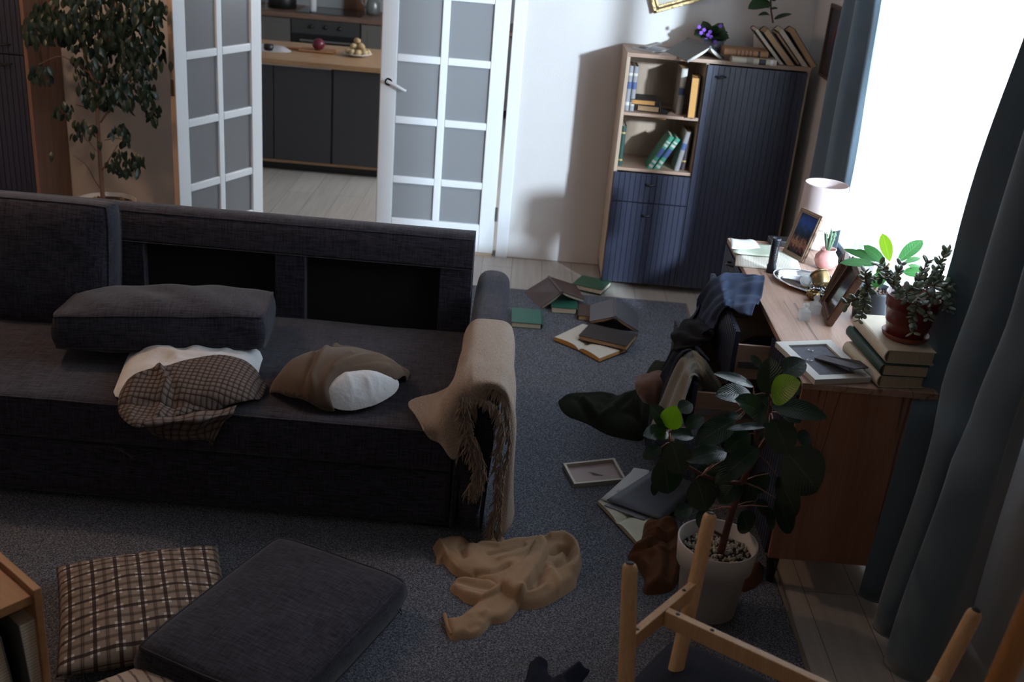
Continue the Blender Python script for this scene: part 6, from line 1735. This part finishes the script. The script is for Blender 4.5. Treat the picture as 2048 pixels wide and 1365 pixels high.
for pts_, ya, yb in BR:
    L_ = jp(pts_); n = len(L_); W_ = [at_y(p[0], p[1], ya + (yb - ya) * i / (n - 1)) for i, p in enumerate(L_)]
    S = crom([tuple(q) for q in W_], 6 * n)
    b.tube([tuple(q) for q in S], [.0048 * (1 - .6 * i / len(S)) for i in range(len(S))], 7)
    Ltot = sum((W_[i + 1] - W_[i]).length for i in range(n - 1)); k0 = 0.25 if Ltot > .12 else .1
    m_ = max(5, int(Ltot / .0095))
    for k in range(m_):
        t = k0 + (1 - k0) * k / (m_ - 1); p = Vector(S[min(len(S) - 1, int(t * (len(S) - 1)))]); d_ = Vector(S[min(len(S) - 1, int(t * (len(S) - 1)) + 1)]) - Vector(S[max(0, int(t * (len(S) - 1)) - 1)]); d_.normalize()
        for sg in (1, -1):
            a = rs.uniform(0, 6.28) if sg == 1 else a + math.pi + rs.uniform(-.3, .3)
            o1 = d_.orthogonal().normalized(); o2 = d_.cross(o1)
            dr_ = (o1 * math.cos(a) + o2 * math.sin(a)) * .85 + d_ * .55 + UPN * .15; dr_.normalize()
            l_ = rs.uniform(.018, .029) * (1.25 if rs.random() < .25 else 1)
            up_ = UPN + Vector((rs.uniform(-.6, .6), rs.uniform(-.9, .2), 0)); mi = 1 if rs.random() < .2 else 0
            X_ = dr_; Z_ = (up_ - X_ * up_.dot(X_)).normalized(); Y_ = Z_.cross(X_)
            c_ = p + X_ * l_ * .55
            Ml = Matrix(((X_.x, Y_.x, Z_.x, c_.x), (X_.y, Y_.y, Z_.y, c_.y), (X_.z, Y_.z, Z_.z, c_.z), (0, 0, 0, 1)))
            lf.ball((0, 0, 0), l_ * .5, 5, mi=mi, sc=(1.05, .62, .24), M=Ml)
b.build('branches', mat('jade_branch', (.13, .085, .065), .7, noise=(60, .2)), t_); lf.build('foliage', [M['jade'], M['jade_l']], t_)
b = MB(); b.lathe([(0, .134), (.083, .133)], 30, center=(jx, jy, jz)); b.build('soil', mat('pot_soil', (.05, .035, .028), .95, bump=(90, .9)), t_)

# --- green leafed plant in the grey pot
gx, gy = 1.315, 3.95
gp_ = at_z(1760, 632, DZ)
gx, gy = 1.378, 3.90
t_ = thing('potted_plant', 'plant with long bright green leaves in a dark grey pot behind the jade plant', 'plant', (gx, gy, DZ))
b = MB(); b.lathe([(0, .001), (.055, .001), (.062, .006), (.072, .110), (.074, .122), (.071, .122), (.068, .10), (0, .098)], 44, center=(gx, gy, DZ)); b.build('pot', mat('slate_glaze', (.035, .045, .055), .4), t_)
b = MB(); rs = random.Random(8)
for k in range(120):
    r_ = .066 * math.sqrt(rs.random()); a = rs.uniform(0, 6.28); b.ball((gx + r_ * math.cos(a), gy + r_ * math.sin(a), DZ + .101 + rs.uniform(0, .004)), rs.uniform(.003, .006), 4, sc=(1, 1, .6))
o = b.build('bark_chips', mat('bark_chips', (.12, .07, .055), .9, noise=(30, .4)), t_); o['kind'] = 'stuff'
M['gleaf'] = leaf_mat('green_leaf', (.030, .115, .030), .5, .3, .12, .12); M['yleaf'] = leaf_mat('bright_young_leaf', (.12, .21, .01), .5, .2, .35, .12)
b = MB(); st = MB(); top_ = at_y(*jp([(572, 385)])[0], gy)
st.tube([(gx, gy, DZ + .10), ((gx + top_.x) / 2, gy, (DZ + .1 + top_.z) / 2), tuple(top_)], [.006, .0055, .005], 8); st.build('stem', mat('green_brown_stem', (.22, .17, .08), .6), t_)
for bs0, tp0, w_, yt, mi in (((572, 372), (520, 170), 84, 3.97, 1), ((628, 378), (808, 218), 92, 4.0, 0), ((545, 395), (385, 255), 78, 3.95, 0), ((470, 372), (242, 282), 50, 3.93, 0), ((480, 392), (214, 382), 72, 3.84, 0), ((520, 385), (330, 285), 50, 4.0, 0), ((668, 388), (792, 345), 44, 3.98, 0), ((850, 455), (665, 450), 80, 3.9, 0), ((555, 440), (440, 556), 92, 3.88, 0), ((560, 400), (480, 470), 70, 3.92, 0), ((700, 400), (850, 470), 70, 4.0, 0)):
    px_leaf(b, jp([bs0])[0], jp([tp0])[0], w_ / 3.592, gy, yt, mi=mi, bend=.05, fold=.12, shape=1.15)
b.build('foliage', [M['gleaf'], M['yleaf']], t_)

# --- violet and white potted plant on the cabinet
vx, vy = 1.035, 6.50
t_ = thing('african_violet', 'african violet with purple flowers in a blue grey pot on the cabinet', 'plant', (vx, vy, CH))
b = MB(); b.lathe([(0, .001), (.045, .001), (.05, .006), (.066, .085), (.063, .086), (.055, .06), (0, .058)], 36, center=(vx + .02, vy, CH)); b.build('pot', mat('blue_grey_glaze', (.13, .15, .19), .35), t_)
PETAL = mat('purple_petals', (.20, .06, .50), .5)
M['vleaf'] = leaf_mat('violet_leaf', (.018, .050, .016), .6, .3, .05); b = MB(); rs = random.Random(6)
for k in range(30):
    a = k * 2.4; r_ = .03 + .055 * (k / 30) ** .6; z = CH + .175 - .09 * (k / 30) + rs.uniform(-.01, .01)
    B_ = Vector((vx + .3 * r_ * math.cos(a), vy + .3 * r_ * math.sin(a), CH + .09)); T_ = Vector((vx + (r_ + .03) * math.cos(a), vy + (r_ + .03) * math.sin(a), z))
    b.leaf(B_, T_, .068, UPN + Vector((0, -.5, 0)), bend=.2, fold=-.1, shape=1.3)
b.build('foliage', M['vleaf'], t_)
for q in ((1398, 54), (1402, 66), (1416, 70), (1420, 64), (1412, 80), (1430, 84), (1441, 52), (1408, 60), (1422, 74)):
    c_ = at_y(q[0], q[1], vy - .085); b = MB()
    for k in range(5):
        a = k * 1.257; b.ball((c_.x + .006 * math.cos(a), c_.y, c_.z + .006 * math.sin(a)), .0065, 5, sc=(1, .4, 1))
    b.build('flower', PETAL, t_)
wx_, wy_ = 1.385, 6.53
t_ = thing('potted_plant', 'leafy plant in a tall white pot behind the leaning books on the cabinet', 'plant', (wx_, wy_, CH))
b = MB(); b.lathe([(0, .001), (.078, .001), (.082, .006), (.100, .165), (.097, .167), (.092, .14), (0, .138)], 44, center=(wx_, wy_, CH)); b.build('pot', mat('white_pot', (.52, .50, .49), .35), t_)
b = MB(); b.lathe([(0, .1405), (.0925, .140)], 30, center=(wx_, wy_, CH)); b.build('soil', M['black_cloth'], t_)
b = MB(); b.tube([at_y(1546, 46, wy_), at_y(1542, 20, wy_), at_y(1540, -40, wy_)], [.006, .005, .005], 7)
b.build('stem', M['redstem'], t_)
b = MB(); b.v = b.v
for B_, T_, w_, yt in (((1540, 4), (1496, 18), 30, 6.42), ((1540, 17), (1520, 16), 7, 6.45), ((1541, 31), (1516, 31), 10, 6.42), ((1548, 38), (1584, 28), 9, 6.5), ((1542, 0), (1560, -20), 20, 6.5), ((1541, -4), (1498, -30), 26, 6.45), ((1541, 18), (1556, 17), 6, 6.5)):
    px_leaf(b, B_, T_, w_, wy_, yt, bend=.12, fold=.1)
b.build('foliage', M['vleaf'], t_)

# --- weeping fig by the left wall
fx_, fy_ = -2.405, 6.02
pt = at_y(206, 395, fy_)
t_ = thing('weeping_fig', 'tall weeping fig tree in a white pot behind the sofa', 'plant', (fx_, fy_, 0))
pz = at_y(213, 402, fy_).z; fx_ = at_y(212, 400, fy_).x
b = MB(); b.lathe([(0, .001), (.13, .001), (.14, .01), (.165, pz - .01), (.168, pz + .005), (.160, pz + .005), (.155, pz - .02), (0, pz - .025)], 48, center=(fx_, fy_, 0)); b.build('pot', mat('glossy_white_pot', (.52, .50, .48), .3), t_)
b = MB(); b.lathe([(0, pz - .015), (.157, pz - .018)], 30, center=(fx_, fy_, 0)); b.build('soil', mat('fig_soil', (.05, .025, .012), .95, noise=(50, .5), bump=(60, 1)), t_)
b = MB(); rs = random.Random(9)
for k in range(60):
    r_ = .15 * math.sqrt(rs.random()); a = rs.uniform(0, 6.28); b.ball((fx_ + r_ * math.cos(a), fy_ + r_ * math.sin(a), pz - .014), rs.uniform(.005, .012), 4, sc=(1, 1, .6))
o = b.build('bark_chips', mat('fig_bark_chips', (.22, .12, .05), .9, noise=(30, .5)), t_); o['kind'] = 'stuff'
fp = lambda a, c: (a / 3.102, c / 3.102)
b = MB()
tw = [([(640, 1240), (636, 1190), (622, 1000), (612, 850), (605, 700), (604, 560)], .014, .010, 0), ([(604, 560), (560, 450), (530, 350), (490, 200), (470, 60), (470, -200)], .009, .005, .05), ([(604, 560), (640, 430), (660, 300), (700, 150), (720, 0), (740, -200)], .009, .005, -.05), ([(604, 560), (600, 400), (610, 200), (600, 0)], .007, .004, .1),
      ([(600, 690), (540, 670), (470, 650)], .004, .002, -.1), ([(625, 760), (680, 680), (740, 600), (800, 520), (860, 450)], .006, .003, -.05), ([(560, 460), (480, 400), (370, 350), (240, 400)], .004, .002, -.1), ([(636, 1190), (590, 1120), (530, 1020), (450, 960)], .005, .002, -.1), ([(632, 1060), (670, 1000), (730, 900)], .004, .002, -.12), ([(600, 940), (560, 890), (530, 860), (500, 800)], .003, .002, -.05),
      ([(700, 150), (820, 120), (950, 180)], .005, .002, -.1), ([(490, 200), (380, 130), (260, 120)], .005, .002, -.1), ([(660, 300), (780, 330), (900, 400)], .005, .002, -.1), ([(650, 870), (740, 860), (800, 900)], .003, .0015, -.1)]
for L_, r0, r1, dy in tw:
    n = len(L_); S = crom([tuple(at_y(*fp(*q), fy_ + dy * i / (n - 1))) for i, q in enumerate(L_)], n * 5)
    b.tube([tuple(q) for q in S], [r0 + (r1 - r0) * i / (len(S) - 1) for i in range(len(S))], 7)
b.build('trunk', M['bark'], t_)
M['fig'] = leaf_mat('fig_leaf', (.009, .022, .011), .40, .0, .08)
b = MB(); rs = random.Random(12)
CL = [(620, 50, 430, 110, 300), (450, 190, 190, 100, 90), (830, 190, 190, 150, 190), (680, 320, 190, 110, 120), (900, 320, 130, 150, 90), (630, 530, 150, 110, 100), (830, 540, 130, 130, 90), (255, 440, 75, 60, 26), (400, 670, 75, 45, 24), (515, 790, 80, 60, 26), (760, 820, 75, 60, 26), (790, 990, 120, 75, 55), (940, 680, 55, 60, 24), (230, 160, 90, 100, 70), (620, 600, 90, 70, 40), (480, 400, 60, 60, 14), (560, 150, 300, 120, 120)]
for cx_, cy_, rx, ry, n in CL:
    for k in range(n):
        a = rs.uniform(0, 6.28); r_ = math.sqrt(rs.random()); qx, qy = cx_ + rx * r_ * math.cos(a), cy_ + ry * r_ * math.sin(a)
        yy = fy_ + rs.uniform(-.24, .22)
        B_ = at_y(*fp(qx, qy), yy); l_ = rs.uniform(.042, .066)
        d_ = Vector((rs.uniform(-.6, .6), rs.uniform(-.6, .3), -1)).normalized()
        b.leaf(B_, B_ + d_ * l_, l_ * .44, (rs.uniform(-1, 1), -1, rs.uniform(-.2, .8)), bend=.06, fold=.2, nseg=5, shape=1.0, cup=.1)
for q in ((320, 940), (575, 930), (620, 870), (1030, 30), (1060, 380), (470, 440)):
    B_ = at_y(*fp(*q), fy_ - .05); b.leaf(B_, B_ + Vector((.005, -.02, -.058)), .028, (.2, -1, .3), nseg=5)
b.build('foliage', M['fig'], t_)

# ================================================================== overturned chair
M['beech'] = wood('beech_wood', (.62, .36, .17), (.76, .50, .27), 'z', 5, rough=.4)
t_ = thing('chair', 'overturned chair with pale wooden legs pointing up beside the planter', 'chair', (.70, 2.05, RZ))
L1, L2, L3 = at_z(1260, 1128, .80), at_z(1421, 1028, .80), at_z(1952, 1222, .80)
L4 = L3 - (L2 - L1) * 1.35
B1, B2, B3 = at_z(1250, 1440, .42), at_z(1345, 1372, .36), at_z(1838, 1440, .50)
B1 = L1 + (B1 - L1).normalized() * .50; B2 = L2 + (B2 - L2).normalized() * .50; B3 = L3 + (B3 - L3).normalized() * .50
B4 = L4 + (Vector((B3.x - L3.x, -(B2.y - L2.y) * .3, B3.z - L3.z))).normalized() * .50
for A_, Q_ in ((L1, B1), (L2, B2), (L3, B3), (L4, B4)):
    b = MB(); d_ = (Q_ - A_).normalized()
    b.tube([A_, A_ + d_ * .003, A_ + d_ * .009, A_ + d_ * .02, A_ + d_ * .25, Q_], [.0120, .0150, .0175, .0185, .0200, .0205], 20)
    lg = b.build('leg', M['beech'], t_)
    c_ = MB(); c_.tube([A_ - d_ * .004, A_ - d_ * .002, A_ + d_ * .001], [.007, .0105, .0108], 16); c_.build('glide', mat('dark_glide', (.02, .022, .035), .6), lg)
def lerp(a, c, t): return a + (c - a) * t
R1, R2, R3, R4 = lerp(L1, B1, .40), lerp(L2, B2, .40), lerp(L3, B3, .40), lerp(L4, B4, .40)
b = MB(); b.beam(R1, R2, .020, .045); b.build('side_stretcher', M['beech'], t_, bevel=.002)
b = MB(); b.beam(R3, R4, .020, .045); b.build('side_stretcher', M['beech'], t_, bevel=.002)
m1_ = (R1 + R2) / 2; m2_ = (R3 + R4) / 2; dd = (m2_ - m1_).normalized()
b = MB(); b.beam(m1_ + dd * .010, m2_ - dd * .010, .022, .045); b.build('long_stretcher', M['beech'], t_, bevel=.002)
b = MB()
for p, q in ((R1, .2), (R1, .85)): pass
for base_, dvec, fr_ in ((R1, R2 - R1, .12), (R1, R2 - R1, .82), (m1_, m2_ - m1_, .07), (m1_, m2_ - m1_, .23)):
    c_ = base_ + dvec * fr_ + Vector((0, 0, .0222)); b.lathe([(0, .0012), (.005, .0012), (.006, 0)], 14, center=tuple(c_))
b.build('screw_holes', M['black'], t_)
sc_ = (B1 + B2 + B3 + B4) / 4
b = MB(); seatm = knit_mat('chair_upholstery', (.020, .022, .034), 350, .25, .3)
Ms = T3((sc_.x - .03, sc_.y + .04, .335)) @ Matrix.Rotation(math.atan2(dd.y, dd.x), 4, 'Z')
rt, rb = cushion(b, .56, .54, .09, n=20, bulge=.9, M=Ms, seed=4, wr=.002); b.build('seat', seatm, t_, clean=True)
b = MB(); g = []
for k in range(16):
    a = math.pi * (.95 + 1.10 * k / 15); g.append([(sc_.x + .27 * math.cos(a), sc_.y + .25 * math.sin(a), z) for z in np.linspace(RZ + .002, .30, 8)])
b.grid(g); b.build('backrest', seatm, t_, solid=.035)
for A_, Q_ in ((B1, None),):
    b = MB(); b.beam(B2, B4, .03, .012); b.beam(B1, B3, .03, .012); b.build('leg_frame', M['black'], t_)

# --- blurred wooden rack at the right edge
t_ = thing('rack', 'blurred orange wooden rack upright at the lower right edge of the picture', 'rack', (.8, 1.2, 0))
q0, q1 = at_z(2078, 1190, 1.30), at_z(2000, 1365, 1.10); dv = (q1 - q0).normalized()
ft = q0 + dv * (q0.z / -dv.z); hd = q0 - dv * .55
M['orange_wood'] = wood('orange_pine', (.42, .17, .05), (.55, .26, .09), 'z', 5, rough=.4)
off = Vector((.42, .10, 0))
for k in (0, 1): b = MB(); b.tube([hd + off * k, ft + off * k + Vector((0, 0, .002))], [.021, .023], 16); b.build('upright', M['orange_wood'], t_)
for f_ in (.45, .8): b = MB(); c_ = hd + (ft - hd) * f_; b.beam(c_, c_ + off, .02, .05); b.build('crossbar', M['white'], t_)

# --- wooden bookcase at the lower left
zt = .50
C0 = at_z(83, 1176, zt); s_dir = (at_z(0, 1103, zt) - C0).normalized(); f_dir = Vector((-s_dir.y, s_dir.x, 0))
if f_dir.x > 0: f_dir = -f_dir
Mb = Matrix(((f_dir.x, s_dir.x, 0, C0.x), (f_dir.y, s_dir.y, 0, C0.y), (0, 0, 1, 0), (0, 0, 0, 1)))   # local x along the front, y into depth
t_ = lthing('bookcase', 'low orange wooden bookcase corner at the lower left beside the plaid pillow', 'bookcase', Mb)
ow = wood('orange_oak', (.34, .15, .055), (.46, .23, .10), 'y', 5, rough=.5)
for x0, x1 in ((0, .022), (.578, .60)): b = MB(); b.box(x0, x1, 0, .36, RZ, zt); b.build('side_panel', ow, t_, bevel=.003)
b = MB(); b.box(.022, .578, .008, .352, zt - .045, zt - .018); b.build('top_board', ow, t_, bevel=.002)
b = MB(); b.box(.022, .578, .008, .352, RZ + .03, RZ + .05); b.build('bottom_board', ow, t_, bevel=.002)
b = MB(); b.box(.022, .578, .345, .353, RZ + .05, zt - .045); b.build('back_panel', ow, t_)
book('thick grey covered book standing inside the low bookcase', Mb @ frame((.045, .255, RZ + .0515), (0, -1, 0), (.06, 0, 1)), .25, .345, .055, cover((.12, .125, .115)), M['cream_pg'], None)
book('second grey covered book leaning deeper inside the low bookcase', Mb @ frame((.125, .255, RZ + .0515), (0, -1, 0), (.10, 0, 1)), .24, .33, .05, cover((.09, .095, .09)), M['cream_pg'], None)

# ================================================================== kitchen
IY = 8.36
t_ = thing('kitchen_island', 'kitchen island with a butcher block top and charcoal doors seen through the doorway', 'kitchen island', (-1.7, 8.8, 0))
blk = wood('butcher_block', (.40, .21, .10), (.60, .37, .20), 'x', 7, rough=.4, bands=1.6)
b = MB(); b.box(-3.0, -.75, IY - .03, 9.26, .828, .868); b.build('worktop', blk, t_, bevel=.003)
b = MB(); b.box(-2.95, -.80, IY + .03, 9.2, .065, .826); b.build('body', M['dark'], t_)
b = MB(); b.box(-2.95, -.80, IY + .012, IY + .05, .065, .085); b.build('bottom_strip', blk, t_)
b = MB(); b.box(-2.9, -.85, IY + .06, 9.1, 0, .065); b.build('plinth', M['black'], t_)
for x0, x1 in ((-2.93, -2.44), (-2.43, -1.945), (-1.937, -1.497), (-1.480, -1.03)):
    b = MB(); b.box(x0, x1, IY, IY + .018, .088, .815 if x0 != -1.480 else .822); b.build('door', M['dark'], t_, bevel=.002)
b = MB(); b.box(-2.6, -1.497, IY - .002, IY + .012, .817, .826); b.build('handle_rail', M['steel'], t_)
# things on the island
t_ = thing('cutting_board', 'wooden cutting board under the red onion on the island', 'cutting board', tuple(at_z(635, 101, .869)))
c_ = at_z(637, 103, .869); b = MB(); b.box(c_.x - .15, c_.x + .14, c_.y - .09, c_.y + .09, .869, .885); b.box(c_.x - .26, c_.x - .15, c_.y - .02, c_.y + .03, .869, .884); b.build('board', wood('reddish_board', (.38, .15, .06), (.50, .23, .10), 'x', 6), t_, bevel=.006)
c_ = at_z(637, 100, .886); t_ = thing('red_onion', 'red onion standing on the cutting board', 'onion', (c_.x, c_.y, .885))
b = MB(); b.ball((c_.x, c_.y, .885 + .046), .050, 14, sc=(1, 1, .92)); b.build('bulb', mat('onion_skin', (.13, .012, .03), .3, noise=(12, .5)), t_)
b = MB(); b.tube([(c_.x, c_.y, .925), (c_.x + .005, c_.y, .950)], [.012, .004], 8); b.build('onion_tip', mat('dry_onion_tip', (.30, .14, .08), .7), t_)
c_ = at_z(715, 112, .87); t_ = thing('plate', 'white shallow plate of potatoes on the island', 'plate', (c_.x, c_.y, .869))
b = MB(); b.lathe([(0, .001), (.06, .001), (.065, .006), (.115, .022), (.114, .026), (.064, .012), (0, .010)], 44, center=(c_.x, c_.y, .869)); b.build('plate_dish', mat('white_porcelain', (.72, .70, .69), .25), t_)
pm_ = [mat('potato_skin', (.47, .33, .17), .6, noise=(20, .2)), mat('pale_potato_skin', (.52, .40, .22), .6, noise=(20, .2))]
rs = random.Random(3)
PWHERE = ['at the left rim of', 'at the front left of', 'at the very front of', 'at the front right of', 'at the right rim of', 'at the back right of', 'at the very back of', 'at the back left of', 'deep in the middle of', 'high on the left of', 'high on the right of', 'high at the back of', 'crowning']
for k, (dx, dy, dz) in enumerate([(-.07, -.02, .0), (-.035, -.055, 0), (.015, -.06, 0), (.06, -.035, 0), (.078, .01, 0), (.045, .05, 0), (-.01, .06, 0), (-.06, .03, 0), (0, 0, 0), (-.03, -.01, .042), (.03, -.015, .042), (.02, .03, .042), (-.005, .0, .083)]):
    b = MB(); b.ball((0, 0, 0), .027, 9, sc=(1.15, .95, .85)); o = b.build('potato', pm_[k % 2]); o.location = (c_.x + dx, c_.y + dy, .869 + .036 + dz); o.rotation_euler = (0, 0, rs.uniform(0, 3))
    tag(o, 'small yellow potato ' + PWHERE[k] + ' the heap on the white plate', 'potato', 'potatoes on the plate')
c_ = at_z(545, 100, .87); b = MB(); o_ = garment(b, [(c_.x - .30, c_.y - .02), (c_.x - .1, c_.y - .10), (c_.x + .10, c_.y - .09), (c_.x + .17, c_.y + .02), (c_.x + .05, c_.y + .14), (c_.x - .2, c_.y + .14)], lambda x, y: .868, T=.035, r=.03, noise=.006, seed=2, res=.015)
o = b.build('tea_towel', mat('grey_towel', (.42, .40, .42), .9, noise=(18, .2))); tag(o, 'grey tea towel crumpled on the left of the island', 'towel')
c_ = at_z(537, 94, .93); b = MB(); b.lathe([(0, 0), (.03, 0), (.038, .02), (.035, .045), (.0, .05)], 24, center=(c_.x, c_.y, .905)); o = b.build('black_bowl', M['black']); tag(o, 'small black bowl standing on the grey tea towel', 'bowl')
# back counter
BY = 11.0
t_ = thing('kitchen_counter', 'rear kitchen counter with a wooden worktop and taupe doors', 'kitchen cabinet', (-2, 11.3, 0))
b = MB(); b.box(-4.1, .2, BY - .03, 11.70, .845, .885); b.build('worktop', wood('rear_worktop', (.20, .115, .08), (.29, .17, .12), 'x', 5), t_, bevel=.003)
tp = mat('taupe_door', (.135, .125, .115), .5)
b = MB(); b.box(-4.1, -2.375, BY + .03, 11.65, .1, .843); b.box(-1.69, .2, BY + .03, 11.65, .1, .843); b.build('body', tp, t_)
for x0, x1 in ((-4.08, -3.5), (-3.49, -2.94), (-2.93, -2.385), (-1.68, -1.10), (-1.09, -.5), (-.49, .18)):
    b = MB(); b.box(x0, x1, BY, BY + .02, .11, .835); b.build('door', tp, t_, bevel=.003)
    b = MB(); b.box(x0 + .06, x1 - .06, BY - .003, BY + .001, .17, .775); b.build('door_panel', tp, t_, bevel=.002)
t_ = thing('oven', 'built in oven with three black knobs and a steel handle', 'oven', (-2.03, 11.3, .1))
b = MB(); b.box(-2.372, -1.693, BY - .002, 11.6, .1, .842); b.build('oven_body', M['black'], t_)
b = MB(); b.box(-2.37, -1.695, BY - .008, BY, .70, .84); b.build('control_panel', mat('dark_steel', (.13, .13, .13), .35, .7), t_)
for x in (-2.17, -2.03, -1.89): b = MB(); b.lathe([(0, 0), (.022, 0), (.018, .025), (0, .025)], 18, M=T3((x, BY - .008, .775)) @ Matrix.Rotation(math.radians(90), 4, 'X')); b.build('knob', M['black'], t_)
b = MB(); b.tube([(-2.28, BY - .045, .64), (-1.78, BY - .045, .64)], .011, 10); b.tube([(-2.26, BY, .64), (-2.26, BY - .045, .64)], .007, 8); b.tube([(-1.80, BY, .64), (-1.80, BY - .045, .64)], .007, 8); b.build('handle', M['steel'], t_)
b = MB(); b.box(-2.35, -1.70, 11.1, 11.6, .8855, .891); o = b.build('hob', mat('hob_glass', (.015, .015, .018), .12)); tag(o, 'black glass hob set on the rear counter', 'hob')
c_ = at_y(628, 26, 11.25); b = MB(); b.lathe([(0, 0), (.028, 0), (.034, .01), (.034, .16), (.015, .20), (.014, .24), (0, .24)], 26, center=(c_.x, 11.2, .892)); o = b.build('white_bottle', mat('white_bottle', (.75, .78, .80), .3)); tag(o, 'slim white bottle standing on the hob', 'bottle')
c_ = at_y(565, 15, 11.35); b = MB(); b.lathe([(0, 0), (.13, 0), (.14, .01), (.14, .16), (.13, .165), (0, .17)], 32, center=(c_.x, 11.35, .887)); o = b.build('cooking_pot', M['black']); tag(o, 'wide black cooking pot at the left of the rear counter', 'pot')
for x, w_, h_, cc, lb in ((700, .14, .30, (.14, .065, .035), 'dark brown board leaning on the kitchen wall behind the hob'), (719, .10, .26, (.20, .095, .05), 'lighter brown board leaning right of the dark brown board')):
    c_ = at_y(x, 20, 11.62); b = MB(); b.box(c_.x - w_ / 2, c_.x + w_ / 2, 11.66, 11.685, .886, .886 + h_); o = b.build('wooden_board', mat('leaning_board', cc, .5, noise=(8, .2)), bevel=.01); tag(o, lb, 'board')
c_ = at_y(748, 10, 11.45); b = MB(); b.lathe([(0, 0), (.06, 0), (.075, .03), (.07, .12), (.04, .17), (0, .18)], 28, center=(c_.x, 11.4, .886)); b.tube([(c_.x - .07, 11.4, .95), (c_.x - .12, 11.4, 1.0), (c_.x - .10, 11.4, 1.08), (c_.x - .03, 11.4, 1.09)], .008, 8); o = b.build('kettle', mat('grey_kettle', (.25, .27, .27), .3, .5)); tag(o, 'grey kettle at the right of the hob', 'kettle')
b = MB(); b.box(-3.6, .1, 11.70, 11.72, .886, 1.5); struct('trim_3', b, mat('splashback', (.40, .42, .44), .25))
for k, (qx, qy) in enumerate(((526, 2), (537, 8))):
    c_ = at_z(qx, qy, .92); t_ = thing('wine_glass', ('left' if k == 0 else 'right') + ' one of the two clear stem glasses at the top left of the rear counter', 'glass', (c_.x, 11.15, .886))
    b = MB(); b.lathe([(0, 0), (.035, .001), (.006, .006), (.005, .08), (.02, .09), (.038, .13), (.036, .18), (.034, .18), (.036, .13), (.018, .094), (0, .09)], 26, center=(c_.x, 11.15, .886)); b.build('glass_body', glass, t_)
